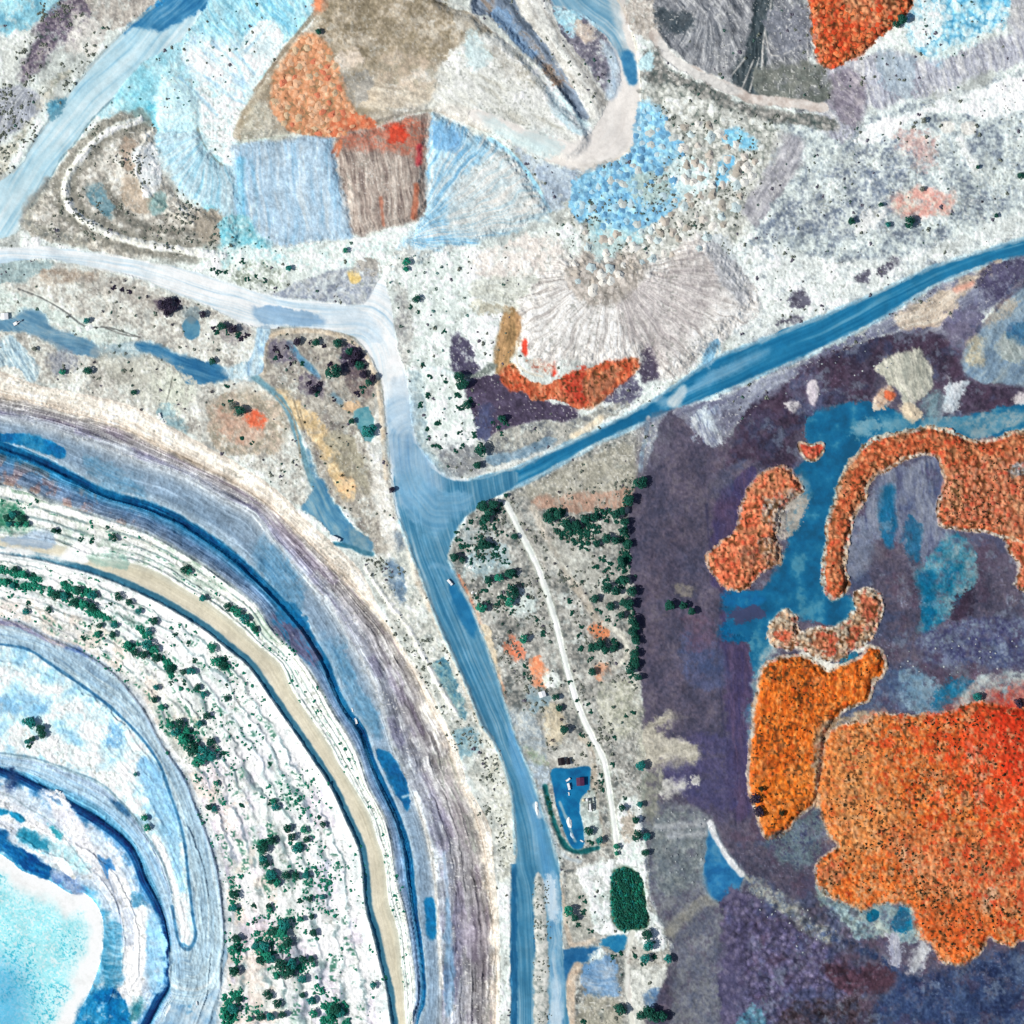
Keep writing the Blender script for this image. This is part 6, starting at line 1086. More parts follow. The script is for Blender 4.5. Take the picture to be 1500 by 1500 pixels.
G_LABEL = {
 0: ('pale stony ground of the mine with thin scrub', 'ground'), 1: ('wide pale blue haul road running up to the north-west corner', 'road'),
 2: ('white dusty haul road with its sweeping bends and looping turn pad', 'road'), 3: ('deep blue haul roads meeting at the wide junction', 'road'),
 5: ('stepped white and grey walls of the open pit', 'terrain'), 6: ('flat tan bench road curving round the white pit terraces', 'road'),
 16: ('tipped spoil dumps with ribbed pale faces and a brown top', 'spoil dump'), 7: ('bright cyan lake at the bottom of the pit', 'lake'), 8: ('narrow white causeway and cream tracks on the spoil', 'track'),
 9: ('dark violet flat of dried tailings', 'tailings flat'), 10: ('red orange spoil in the north-east corner', 'soil'),
 11: ('orange tipped soil at the foot of the ribbed dump', 'soil'), 12: ('orange crescent and islets of sand in the blue wet flat', 'soil'),
 13: ('large orange sand fields dotted with bushes', 'soil'), 14: ('blue shallow ponds and wet clay', 'pond'),
 15: ('blue surfaced yard with parked vehicles and sheds', 'yard'), 17: ('blue-grey haul road shelves inside the pit', 'road')}
for k in sorted(set(np.unique(fid).tolist())):
    f4 = quads[fid == k]
    if not len(f4): continue
    used = np.unique(f4); remap = np.zeros(N * N, np.int32); remap[used] = np.arange(len(used), dtype=np.int32)
    mat = HAUL if k in (1, 2, 3, 6, 8, 15, 17) else LAKEM if k == 7 else PONDM if k == 14 else SOIL
    me = make_mesh(G_NAMES[k], np.ascontiguousarray(co[used]), remap[f4], np.ascontiguousarray(rgba[used]), mat)
    o = link(bpy.data.objects.new(G_NAMES[k], me))
    tag(o, G_LABEL[k][0], G_LABEL[k][1], None, 'structure')

# the plain that carries on to the horizon round the surveyed square
edge = np.concatenate([ii[0, :-1], ii[:-1, -1], ii[-1, :0:-1], ii[:0:-1, 0]])
edge = edge[::6]
ring = co[edge]; rc = rgba[edge]; ne = len(edge); rings = [ring]; cols = [rc]
far = np.array(list(alb((196, 190, 180))) + [1.0], F)
for f, zk in ((1.015, .97), (1.05, .85), (1.15, .5), (1.5, .1), (6, 0), (40, 0)):
    r = ring.copy(); r[:, :2] *= f; r[:, 2] *= zk; rings.append(r)
    t = min(1, (f - 1) * 3); cols.append((rc * (1 - t) + far * t).astype(F))
for k in range(1, len(rings)):                       # edge colours melt into mottled plain
    wn = [3, 15, 61, 121, 121, 121][k - 1]; c_ = cols[k].copy()
    for ch in range(3):
        c_[:, ch] = np.convolve(np.concatenate([c_[-wn:, ch], c_[:, ch], c_[:wn, ch]]), np.ones(wn) / wn, 'same')[wn:-wn]
    c_[:, :3] *= (0.85 + 0.3 * np.random.RandomState(k).rand(ne, 1)); cols[k] = c_.astype(F)
fc = []
for k in range(len(rings) - 1):
    a = np.arange(ne) + k * ne; b = (np.arange(ne) + 1) % ne + k * ne
    fc.append(np.stack([b, b + ne, a + ne, a], -1))
me = make_mesh('plain', np.concatenate(rings).astype(F), np.concatenate(fc), np.concatenate(cols).astype(F), SOIL)
tag(link(bpy.data.objects.new('terrain', me)), 'dry plain carrying on around the mine to the horizon', 'terrain', None, 'structure')

# ------------------------------------------------------------ light, camera --
SUN_DIR = np.array([-1.0, -0.22, 0.0]); SUN_DIR /= np.linalg.norm(SUN_DIR)
ELEV = math.radians(47)
w = bpy.data.worlds.new('World'); scene.world = w; w.use_nodes = True
bg = w.node_tree.nodes['Background']; sky = w.node_tree.nodes.new('ShaderNodeTexSky'); sky.sky_type = 'NISHITA'
sky.sun_disc = False; sky.sun_elevation = ELEV; sky.sun_rotation = math.atan2(SUN_DIR[0], SUN_DIR[1])
w.node_tree.links.new(sky.outputs['Color'], bg.inputs['Color']); bg.inputs['Strength'].default_value = 0.08
sd_ = bpy.data.lights.new('sun', 'SUN'); sd_.energy = 4.2; sd_.angle = math.radians(0.5); sd_.color = (1.0, 0.96, 0.90)
so = link(bpy.data.objects.new('sun', sd_))
from mathutils import Vector
dv = Vector((SUN_DIR[0] * math.cos(ELEV), SUN_DIR[1] * math.cos(ELEV), math.sin(ELEV)))
so.rotation_euler = dv.to_track_quat('Z', 'Y').to_euler(); so.location = dv * 2000
CAM_H = 9000.0
cd = bpy.data.cameras.new('camera'); cam = link(bpy.data.objects.new('camera', cd))
cam.location = (0, 0, CAM_H); cam.rotation_euler = (0, 0, 0)
cd.sensor_width = 36; cd.lens = 18.0 / (750 * S / CAM_H); cd.clip_start = 10; cd.clip_end = 60000
scene.camera = cam
vs = scene.view_settings; vs.view_transform = 'Standard'; vs.look = 'None'; vs.gamma = 1; vs.exposure = 0.0
# =================================================================== things ==
class MB:
    """collects boxes, bars and discs and links them as ONE mesh"""
    def __init__(self): self.bm = bmesh.new()
    def box(self, x, y, z, sx, sy, sz, rz=0.0, bev=0.0):
        r = bmesh.ops.create_cube(self.bm, size=1.0)
        c, s_ = math.cos(rz), math.sin(rz)
        for v in r['verts']:
            a, b, d = v.co.x * sx, v.co.y * sy, v.co.z * sz
            v.co = (x + a * c - b * s_, y + a * s_ + b * c, z + sz / 2 + d)
        if bev:
            ed = {e for v in r['verts'] for e in v.link_edges}
            bmesh.ops.bevel(self.bm, geom=list(ed), offset=bev, segments=2, affect='EDGES')
        return self
    def cyl(self, p, q, r0, r1=None, n=12):
        p, q = Vector(p), Vector(q); d = q - p
        r = bmesh.ops.create_cone(self.bm, cap_ends=True, segments=n, radius1=r0, radius2=r0 if r1 is None else r1, depth=d.length)
        rot = d.to_track_quat('Z', 'Y')
        for v in r['verts']: v.co = rot @ v.co + (p + q) / 2
        return self
    def poly(self, pts, faces):
        vs_ = [self.bm.verts.new(p) for p in pts]
        for f in faces: self.bm.faces.new([vs_[i] for i in f])
        return self
    def data(self, name, mat, smooth_=False):
        me = bpy.data.meshes.new(name); bmesh.ops.recalc_face_normals(self.bm, faces=self.bm.faces); self.bm.to_mesh(me); self.bm.free()
        me.materials.append(mat)
        if smooth_: me.polygons.foreach_set('use_smooth', [True] * len(me.polygons))
        return me
    def build(self, name, mat, parent=None, smooth_=False):
        o = link(bpy.data.objects.new(name, self.data(name, mat, smooth_)))
        if parent: o.parent = parent
        return o
def empty(name, px, py, rz=0, z=None):
    o = link(bpy.data.objects.new(name, None)); o.location = (wx(px), wy(py), (slope_height(px, py, 3) if z is None else z)); o.rotation_euler = (0, 0, rz)
    o.empty_display_size = 0.5
    return o

# ---------------------------------------------------------------- plants -----
def lin(c): return tuple(float(v) for v in srgb2lin(c))
LEAF = {'dark': plain('leaf_dark_green', (0.010, 0.085, 0.058), 0.7, 0.5, 0.9, 0.15), 'teal': plain('leaf_teal', (0.014, 0.19, 0.17), 0.7, 0.5, 0.9, 0.15),
        'green': plain('leaf_green', (0.014, 0.22, 0.135), 0.7, 0.5, 0.9, 0.15), 'violet': plain('leaf_violet', (0.035, 0.028, 0.052), 0.75, 0.5, 0.9, 0.12),
        'olive': plain('leaf_olive', (0.17, 0.19, 0.155), 0.8, 0.5, 0.9, 0.1), 'ember': plain('leaf_brown_green', (0.030, 0.034, 0.016), 0.8, 0.5, 0.9, 0.1)}
BARK = plain('bark', (0.16, 0.12, 0.09), 0.9, 0.3, 3.0)
def crown_mesh(seed, mat, n=150, lobes=6, flat=0.75):
    """unit-radius crown: loose lobes of leaf clumps with gaps and an uneven outline"""
    r = random.Random(seed); V = []; Fc = []
    L_ = [((0, 0, 0.25), 0.62)]
    for i in range(lobes):
        a = 2 * math.pi * (i + r.random() * 0.8) / lobes; d = r.uniform(0.35, 0.62)
        L_.append(((d * math.cos(a), d * math.sin(a), r.uniform(-0.15, 0.3)), r.uniform(0.28, 0.46)))
    tot = sum(q[1] ** 2 for q in L_)
    for (c, rad) in L_:
        k = max(8, int(n * rad * rad / tot))
        for _ in range(k):
            th = r.uniform(0, 2 * math.pi); cz = r.uniform(-0.6, 1); sz = math.sqrt(1 - cz * cz); rr = rad * r.uniform(0.72, 1.08)
            p = Vector((c[0] + rr * sz * math.cos(th), c[1] + rr * sz * math.sin(th), (c[2] + rr * cz) * flat))
            nrm = Vector((sz * math.cos(th), sz * math.sin(th), cz)) + Vector((r.uniform(-.5, .5), r.uniform(-.5, .5), r.uniform(-.2, .6)))
            q = nrm.to_track_quat('Z', 'Y'); s0 = r.uniform(0.10, 0.19); b = len(V); m = 5
            for j in range(m):
                an = 2 * math.pi * j / m + r.random(); ra = s0 * r.uniform(0.7, 1.25)
                V.append(p + q @ Vector((ra * math.cos(an), ra * math.sin(an), r.uniform(-0.03, 0.03))))
            V.append(p + q @ Vector((0, 0, s0 * 0.45))); 
            for j in range(m): Fc.append((b + j, b + (j + 1) % m, b + m))
    me = bpy.data.meshes.new('crown'); me.from_pydata([tuple(v) for v in V], [], Fc); me.materials.append(mat); me.update()
    return me
def trunk_mesh(seed):
    r = random.Random(seed); m = MB()
    m.cyl((0, 0, -0.5), (0.02, 0.01, 0.55), 0.085, 0.055, 8)
    for i in range(4):
        a = 2 * math.pi * i / 4 + r.random(); m.cyl((0.02, 0.01, 0.45), (0.42 * math.cos(a), 0.42 * math.sin(a), 1.0 + 0.2 * r.random()), 0.045, 0.018, 6)
    m.cyl((0.02, 0.01, 0.5), (0, 0, 1.25), 0.05, 0.02, 6)
    return m.data('trunk', BARK)
CROWN = {k: [crown_mesh(10 * i + len(k), LEAF[k], 260, 5 + i % 3) for i in range(5)] for k in LEAF}
SHRUB = {k: [crown_mesh(400 + 10 * i + len(k), LEAF[k], 70, 4, 0.8) for i in range(4)] for k in LEAF}
TRUNK = [trunk_mesh(i) for i in range(4)]
rt = random.Random(21)
tree_log = []
def tree(px, py, r, kind, label, group):
    R = r * S * (0.9 if px < 520 and py > 1000 else 1.0 if px < 520 and py > 700 else 1.02 if px > 840 and 700 < py < 1000 else 1.14)
    o = empty('tree', px, py, rt.uniform(0, 6.28))
    tag(o, label, 'tree', group)
    c = link(bpy.data.objects.new('crown', rt.choice(CROWN[kind]))); c.parent = o
    c.location = (0, 0, R * 1.05); c.scale = (R * rt.uniform(0.92, 1.08), R * rt.uniform(0.92, 1.08), R * rt.uniform(0.8, 1.0))
    t = link(bpy.data.objects.new('trunk', rt.choice(TRUNK))); t.parent = o; t.scale = (R, R, R * 0.85)
    return o
def shrub(px, py, r, kind, label, group):
    R = r * S * 1.1
    o = link(bpy.data.objects.new('shrub', rt.choice(SHRUB[kind]))); z = slope_height(px, py, 2)
    o.location = (wx(px), wy(py), z + R * 0.35); o.scale = (R, R, R * rt.uniform(0.75, 1.0)); o.rotation_euler = (0, 0, rt.uniform(0, 6.28))
    tag(o, label, 'shrub', group)
    return o

SINGLE = [  # x, y, r, kind, label
 (704, 659, 10, 'dark', 'large round green tree just above the blue haul road junction'),
 (699, 682, 6.5, 'dark', 'round tree on the kerb of the blue haul road below the big round tree'),
 (665, 816, 7.5, 'dark', 'tree at the very corner where the blue road bends south'),
 (677, 820, 5, 'dark', 'low dark tree touching the corner tree at the road bend'),
 (1332, 326, 8, 'dark', 'big round tree under the lower pink soil patch'),
 (1247, 324, 6, 'dark', 'round dark tree left of the teal bush on the grey stony ground'),
 (1301, 329, 4.5, 'teal', 'small teal round tree between two larger dark round trees'),
 (1495, 258, 5.5, 'dark', 'lone green tree on the white ground cut by the right-hand edge'),
 (1353, 177, 4.5, 'olive', 'small olive tree at the lower edge of the white strip above the pink patch'),
 (1290, 300, 4, 'dark', 'small dark tree up left of the big round tree near the pink patch'),
 (1432, 245, 3.5, 'dark', 'tiny dark tree at the foot of the white streak in the north-east'),
 (1351, 277, 4, 'olive', 'small olive tree on top of the lower pink soil patch'),
 (1459, 316, 4, 'dark', 'small dark tree right of the pink patch near the diagonal road'),
 (1321, 28, 8, 'dark', 'dark tree between the orange soil and the white heaps'),
 (1313, 36, 6, 'dark', 'smaller dark tree tucked beside the tree by the orange soil'),
 (467, 47, 4.5, 'dark', 'lone dark tree on the brown plateau above the peach heaps'),
 (129, 543, 6.5, 'dark', 'round dark green tree alone on the bare ground above the pit rim'),
 (91, 545, 5, 'green', 'bright green tree on the pit rim left of the round dark tree'),
 (51, 511, 4.5, 'olive', 'small tree below the long blue pond in the west'),
 (127, 470, 5.5, 'teal', 'teal tree above the white rubble mound'),
 (196, 575, 4.5, 'dark', 'small dark tree among the dots above the cream pit rim'),
 (311, 529, 5.5, 'dark', 'tree at the right end of the narrow blue pond'),
 (297, 461, 5.5, 'violet', 'dark violet tree right of the square blue puddle'),
 (515, 617, 5, 'dark', 'dark tree at the left end of the teal lagoon'),
 (538, 633, 9, 'teal', 'broad teal tree standing in the lagoon on the wooded island'),
 (547, 627, 6, 'teal', 'smaller teal tree on the right bank of the lagoon'),
 (488, 545, 11, 'dark', 'largest tree in the middle of the wooded island'),
 (574, 717, 5, 'violet', 'violet bush tree at the left kerb of the road into the junction'),
 (980, 887, 9, 'dark', 'leftmost and largest of three dark trees alone on the violet flat'),
 (1001, 887, 7.5, 'dark', 'middle of three dark trees alone on the violet flat'),
 (1013, 895, 7.5, 'dark', 'lowest of three dark trees alone on the violet flat'),
 (862, 1217, 6, 'dark', 'round tree on white ground beside the blue yard'),
 (833, 1334, 8, 'green', 'green tree left of the white pans beside the haul road'),
 (842, 1344, 6, 'dark', 'darker tree behind the green tree left of the white pans'),
 (933, 1224, 8, 'dark', 'round tree at the right edge of the upper white pan'),
 (911, 1183, 5.5, 'dark', 'tree on the white ground right of the causeway end'),
 (937, 1178, 5.5, 'teal', 'teal tree at the top right corner of the white ground'),
 (903, 1240, 5, 'green', 'narrow green tree in the gap just above the reed bed'),
 (903, 1250, 4, 'green', 'small green tree touching the top of the reed bed path'),
 (1431, 1021, 6.5, 'teal', 'teal tree on the pale clay at the top of the orange field'),
 (1493, 1030, 7, 'violet', 'dark violet tree at the right end of the pale clay belt'),
 (1106, 1170, 8, 'violet', 'upper dark violet tree on the left edge of the bright orange field'),
 (1111, 1188, 8.5, 'violet', 'lower dark violet tree on the left edge of the bright orange field'),
 (1145, 1191, 4.5, 'ember', 'dark round bush near the lower tip of the bright orange field'),
 (1115, 1155, 4.5, 'ember', 'dark round bush near the left edge of the bright orange field'),
 (209, 1200, 7, 'green', 'upper green tree on the white ledge above the lake'),
 (213, 1214, 7.5, 'green', 'lower green tree on the white ledge above the lake'),
 (196, 1136, 4.5, 'teal', 'single teal tree on the pale blue pit shelf'),
 (546, 1445, 6, 'teal', 'teal tree low on the inner edge of the tan bench road'),
 (309, 949, 9, 'green', 'large green tree on the terrace below the tan bench road'),
 (224, 910, 6.5, 'dark', 'dark tree alone on the white strip of the middle terraces'),
 (69, 894, 5.5, 'dark', 'round dark tree at the left of the middle pit terrace'),
 (506, 367, 4.5, 'green', 'small green tree on white ground below the brown ribbed face'),
 (595, 384, 6, 'green', 'upper green tree on the white ground north of the junction pad'),
 (595, 394, 4.5, 'green', 'lower green tree on the white ground north of the junction pad'),
 (610, 438, 6, 'dark', 'dark tree right of the road head on the white ground'),
 (423, 393, 5, 'teal', 'pale teal tree at the top of the grey slab'),
 (814, 1021, 5.5, 'dark', 'dark tree right of the white shed'),
 (819, 1037, 6, 'dark', 'dark tree below the white shed'),
 (826, 1069, 7.5, 'dark', 'round tree on the cream strip above the two black sheds'),
 (741, 726, 3.8, 'dark', 'small dark tree at the top of the white causeway'),
 (754, 786, 5, 'dark', 'round dark tree left of the causeway near its top'),
]
CLUMPS = [  # name, phrase, kind mix, [(x, y, r) ...]
 ('trees in the wood along the edge of the violet flat', 'dark green tree in the wood along the left edge of the violet flat', ('dark', 'dark', 'dark', 'dark'),
  [(803,758,9),(817,754,8),(830,768,8),(843,770,8),(857,760,9),(870,758,7),(859,778,6),(902,754,9),(910,749,8),(921,733,10),(936,708,9),(942,706,8),(915,765,8),(913,778,9),(889,789,9),(874,796,7),(902,792,8),(851,801,6),(921,797,7),(883,818,6),(873,829,6),(894,829,6),(910,824,8),(921,816,6),(915,850,9),(889,861,9),(902,866,8),(926,866,9),(871,877,8),(894,888,8),(913,882,8),(921,885,9),(877,896,6),(889,906,5),(910,901,7),(926,909,9),(931,917,8),(926,925,8),(931,938,8),(930,957,8),(931,973,7),(923,981,8),(934,992,7)]),
 ('trees in the curved grove beside the cream track', 'dark tree in the curved grove beside the pale looping track', ('dark',),
  [(851,949,6),(867,949,8),(878,944,9),(886,952,8),(899,949,7),(901,938,6),(865,965,5),(867,984,7),(851,917,4.5),(838,898,4.5),(835,880,6),(849,930,4)]),
 ('trees along the south end of the white causeway', 'small dark tree along the lower half of the white causeway', ('dark', 'teal'),
  [(853,1077,4.5),(901,1081,4.5),(926,1042,5),(917,1048,4),(865,1042,4),(861,1032,4),(862,1090,4),(939,1121,8),(897,1121,4.5),(881,1145,5),(884,1158,5),(880,1135,4),(915,1169,3.8),(846,1025,3.8),(835,1000,3.8)]),
 ('trees in the thicket at the blue road bend', 'dark tree in the thicket inside the bend of the blue road', ('dark',),
  [(707,742,9),(723,739,8),(711,760,8),(716,750,8),(690,764,5),(707,770,6),(677,799,6),(686,800,4),(707,797,9),(714,798,7),(705,814,5.5),(726,802,6),(725,814,4.5)]),
 ('trees in the belt between the haul road and the causeway', 'dark tree in the belt between the blue haul road and the white causeway', ('dark', 'dark', 'green'),
  [(715,849,7),(731,846,7),(747,840,8),(749,865,9),(747,881,8),(710,865,6),(698,874,4.5),(704,890,8),(742,823,5),(755,869,7),(753,842,6),(774,872,4.5),(786,906,5),(767,936,7),(795,928,5),(770,976,4.5),(775,992,4),(768,988,4)]),
 ('trees by the junction on the white ground', 'dark green tree scattered on the white ground right of the junction road', ('dark', 'teal', 'dark'),
  [(650,485,4.5),(620,534,4),(630,551,4.5),(626,578,5.5),(616,593,5),(655,557,5),(642,619,5.5),(628,629,4.5),(627,642,4.5),(642,655,6),(635,654,4),(674,633,4.5),(676,653,4.5),(668,661,4),(602,449,4),(612,457,4)]),
 ('trees round the white sand ring', 'dark tree round the little white sand ring beside the violet soil', ('dark',),
  [(672,552,8),(679,563,8),(674,565,7),(671,580,6),(690,586,5.5),(684,593,6),(671,598,5),(678,597,5),(695,637,5)]),
 ('trees below the violet soil', 'dark tree on the grey ground below the patch of violet soil', ('dark',), [(735,613,6.5),(742,620,5),(722,619,4),(734,635,4.5),(731,626,4)]),
 ('trees of the wooded island', 'dark tree on the wooded island between the two roads', ('dark', 'violet', 'violet'),
  [(546,554,6),(531,571,5.5),(522,577,5),(484,534,5),(463,502,6),(474,507,4),(455,501,4),(495,503,7),(435,501,6),(428,534,4),(443,533,4),(468,563,5),(490,585,4),(512,515,7),(522,520,8),(516,530,7),(527,535,7),(508,522,6),(532,548,6),(540,560,6),(452,562,5),(458,572,6),(465,578,5),(404,512,5),(412,520,5),(404,524,4),(420,508,4)]),
 ('violet trees of the western scrub', 'dark violet tree in the scrub below the white haul road', ('violet',),
  [(239,447,8),(247,442,7),(252,452,7),(244,458,6),(260,441,5),(167,421,4.5),(178,424,4),(188,428,4.5)]),
 ('trees in the row left of the small connector road', 'tree in the short dark row left of the small connector road', ('dark', 'violet'),
  [(324,478,7),(312,481,5),(317,486,5),(341,483,7),(349,491,5),(353,496,5),(335,487,5),(362,492,5)]),
 ('trees on the orange stained bowl', 'dark tree beside the small bright orange patch in the bowl', ('dark', 'olive'), [(340,595,6),(352,601,8),(347,605,6),(369,649,4),(355,642,4),(332,566,4),(338,588,5)]),
 ('trees along the white road', 'small dark tree on the white ground above the haul road', ('dark', 'teal'), [(320,399,5),(331,398,4.5),(311,396,4.5),(388,410,5),(355,383,4.5),(375,405,4),(362,410,4)]),
 ('trees of the upper green terraces', 'green tree on the terraces above the tan bench road', ('green', 'teal', 'dark'),
  [(16,754,7),(29,760,7),(37,768,6),(11,768,6),(8,758,7),(24,768,6),(53,734,5),(77,777,6),(85,778,5),(155,773,4),(165,788,7),(117,789,5),(133,793,5),(269,834,7),(275,837,6),(296,877,7),(333,890,7),(347,898,8),(357,906,8),(373,922,6),(340,893,6)]),
 ('trees of the middle white terraces', 'dark green tree on the white terraces below the tan bench road', ('dark', 'green', 'dark', 'teal'),
  [(19,834,6),(32,842,7),(48,842,5),(16,858,6),(28,861,5),(5,853,6),(80,872,8),(91,874,7),(107,882,8),(120,885,9),(133,890,7),(35,896,6),(40,885,5),(93,856,5),(112,864,7),(133,872,7),(171,874,7),(160,885,4),(187,882,6),(201,896,6),(144,917,6),(140,930,6),(163,930,7),(165,917,6),(120,936,4),(184,946,8),(195,957,7),(213,944,9),(208,960,8),(224,952,8),(227,965,7),(216,925,6),(247,981,7),(249,1002,4),(267,985,6),(279,984,7),(283,968,5),(267,1000,5),(288,1008,7),(297,1018,7),(331,965,5),(315,970,9),(325,976,7),(331,1005,4),(331,1024,6),(256,930,4),(275,944,5)]),
 ('trees of the dense terrace grove', 'deep green tree in the dense grove on the terrace left of the hairpin', ('green', 'dark', 'teal'),
  [(248,1064,8),(261,1061,9),(256,1074,9),(267,1085,11),(280,1098,13),(296,1104,13),(288,1117,12),(307,1088,9),(309,1109,10),(325,1104,5),(301,1050,8),(291,1061,7),(235,1037,7),(224,1026,7),(227,1008,6),(272,1072,7)]),
 ('trees of the lone clump on the pit shelf', 'teal tree in the lone clump on the pale shelf at the left edge', ('teal', 'dark'), [(43,1061,10),(56,1069,9),(35,1058,7),(59,1077,8),(37,1088,6),(44,1084,6),(40,1095,5)]),
 ('trees of the lower green terraces', 'deep green tree on the lower white terraces at the bottom', ('dark', 'green', 'teal', 'dark'),
  [(315,1149,6),(291,1143,4),(304,1184,7),(312,1187,6),(353,1183,5),(384,1244,11),(379,1241,8),(384,1260,9),(395,1281,9),(397,1292,8),(341,1313,10),(341,1332,8),(339,1393,10),(344,1377,9),(341,1425,11),(373,1388,9),(379,1396,10),(381,1409,10),(395,1369,7),(397,1407,9),(371,1329,5),(392,1329,6),(371,1351,5),(339,1481,10),(328,1492,10),(347,1468,7),(381,1492,9),(395,1492,9),(365,1495,6),(395,1177,5),(317,1161,4),(402,1183,8),(399,1175,6),(420,1215,9),(426,1228,9),(434,1244,9),(444,1217,7),(448,1231,7),(472,1209,7),(467,1199,4),(383,1241,9),(396,1233,9),(386,1265,9),(396,1284,10),(404,1295,8),(418,1284,9),(432,1285,8),(447,1284,8),(394,1335,6),(439,1321,5),(452,1319,6),(471,1316,6),(439,1348,7),(455,1345,6),(458,1369,8),(415,1356,11),(412,1369,11),(402,1367,9),(420,1383,10),(386,1388,10),(391,1404,10),(410,1415,13),(420,1425,13),(426,1415,11),(404,1431,9),(442,1407,8),(455,1407,7),(442,1436,9),(458,1415,6),(391,1460,9),(404,1473,8),(455,1468,9),(458,1487,9),(442,1460,6),(490,1481,11),(498,1487,9),(482,1492,8),(412,1489,8),(395,1120,4)]),
 ('trees round the white pans', 'dark tree at the foot of the white pans', ('dark', 'teal'),
  [(931,1201,6),(947,1225,6),(865,1233,5),(878,1231,6),(945,1249,6),(855,1336,5),(851,1313,4),(857,1320,4),(865,1364,5),(847,1355,4.5),(947,1369,8),(950,1385,8),(931,1399,5),(945,1404,7),(942,1413,5),(979,1404,7),(899,1401,5),(910,1397,4),(958,1401,4.5)]),
 ('trees at the bottom edge', 'dark tree in the clump at the bottom beside the cream track', ('dark',), [(910,1479,8),(905,1477,6),(950,1481,10),(958,1489,9),(971,1488,8),(939,1487,7),(855,1495,5)]),
 ('trees along the yard ditch', 'teal tree in the ditch on the left of the blue yard', ('teal', 'dark'), [(806,1180,5),(808,1192,5),(802,1170,4.5)]),
]
n_tree = 0
for (x, y, r, k, lab) in SINGLE:
    tree(x, y, r, k, lab, None); n_tree += 1
members = []
for gi, (grp, phrase, kinds, pts) in enumerate(CLUMPS):
    for i, (x, y, r) in enumerate(pts):
        members.append((r, gi, x, y, kinds[(i * 7 + gi) % len(kinds)]))
members.sort(reverse=True)
room = 298 - n_tree
SIZE = lambda r: 'big' if r >= 9.5 else 'small' if r < 5.5 else ''
TONE = {'dark': 'dark green', 'green': 'mid green', 'teal': 'blue-green', 'violet': 'dark violet', 'olive': 'olive', 'ember': 'brown-green'}
def relabel(phrase, r, k):
    for wd in ('deep green ', 'dark green ', 'dark violet ', 'small dark ', 'dark ', 'green ', 'teal '):
        if phrase.startswith(wd): phrase = phrase[len(wd):]; break
    return ('%s %s %s' % (SIZE(r), TONE[k], phrase)).strip()
SMALL_TREES = members[room:]
PLACE = {'trees in the curved grove beside the cream track': 'in the grove by the looping track', 'trees along the south end of the white causeway': 'beside the lower white causeway',
 'trees in the thicket at the blue road bend': 'in the thicket inside the blue road bend', 'trees in the belt between the haul road and the causeway': 'between haul road and white causeway',
 'trees by the junction on the white ground': 'on white ground right of the junction', 'trees round the white sand ring': 'round the little white sand ring', 'trees below the violet soil': 'on grey ground below the violet soil',
 'violet trees of the western scrub': 'in the scrub below the white haul road', 'trees in the row left of the small connector road': 'in the row left of the connector road', 'trees on the orange stained bowl': 'near the small orange patch',
 'trees along the white road': 'on the bank above the white road', 'trees of the dense terrace grove': 'in the grove left of the pit hairpin', 'trees of the lone clump on the pit shelf': 'in the clump on the pale pit shelf',
 'trees round the white pans': 'beside the white drained pans', 'trees at the bottom edge': 'in the bottom clump by the cream track', 'trees along the yard ditch': 'in the ditch left of the blue yard'}
ORD = ['first', 'second', 'third', 'fourth', 'fifth', 'sixth', 'seventh', 'eighth', 'ninth', 'tenth', 'eleventh', 'twelfth', 'thirteenth', 'fourteenth', 'fifteenth', 'sixteenth', 'seventeenth', 'eighteenth', 'nineteenth']
def tree_label(r, gi, x, y, k):
    grp, phrase, _, pts = CLUMPS[gi]
    if grp in PLACE and len(pts) <= 19:
        rank = sorted(range(len(pts)), key=lambda i: (pts[i][1], pts[i][0])).index([(p[0], p[1]) for p in pts].index((x, y)))
        return '%s tree, %s from the top, %s' % (TONE[k], ORD[rank], PLACE[grp])
    return relabel(phrase, r, k)
for (r, gi, x, y, k) in members[:room]:
    tree(x, y, r, k, tree_label(r, gi, x, y, k), CLUMPS[gi][0])

# shrubs: scattered by zone, each its own object
def inside(px, py, poly):
    c = False; n_ = len(poly)
    for i in range(n_):
        x0, y0 = poly[i]; x1, y1 = poly[(i + 1) % n_]
        if (y0 > py) != (y1 > py) and px < (x1 - x0) * (py - y0) / (y1 - y0) + x0: c = not c
    return c
def scatter(poly, n, rnd, gap, avoid=()):
    xs_ = [p[0] for p in poly]; ys_ = [p[1] for p in poly]; out = []; tries = 0
    while len(out) < n and tries < n * 60:
        tries += 1; x = rnd.uniform(min(xs_), max(xs_)); y = rnd.uniform(min(ys_), max(ys_))
        if not (-5 < x < 1505 and -5 < y < 1505) or not inside(x, y, poly): continue
        j = int(round((x - LO) / STEP)); i = int(round((y - LO) / STEP))
        if ID[i, j] in avoid: continue
        if any((x - a) ** 2 + (y - b) ** 2 < gap * gap for a, b in out): continue
        out.append((x, y))
    return out
ORANGE2 = [(1225, 1085), (1265, 1064), (1320, 1058), (1400, 1048), (1498, 1045), (1498, 1365), (1440, 1366), (1420, 1395), (1390, 1400), (1350, 1360), (1345, 1325), (1290, 1315), (1220, 1300), (1206, 1280), (1240, 1240), (1215, 1200)]
ORANGE1 = [(1125, 985), (1170, 970), (1205, 990), (1260, 970), (1285, 960), (1265, 1020), (1215, 1050), (1195, 1140), (1150, 1205), (1122, 1215), (1102, 1140)]
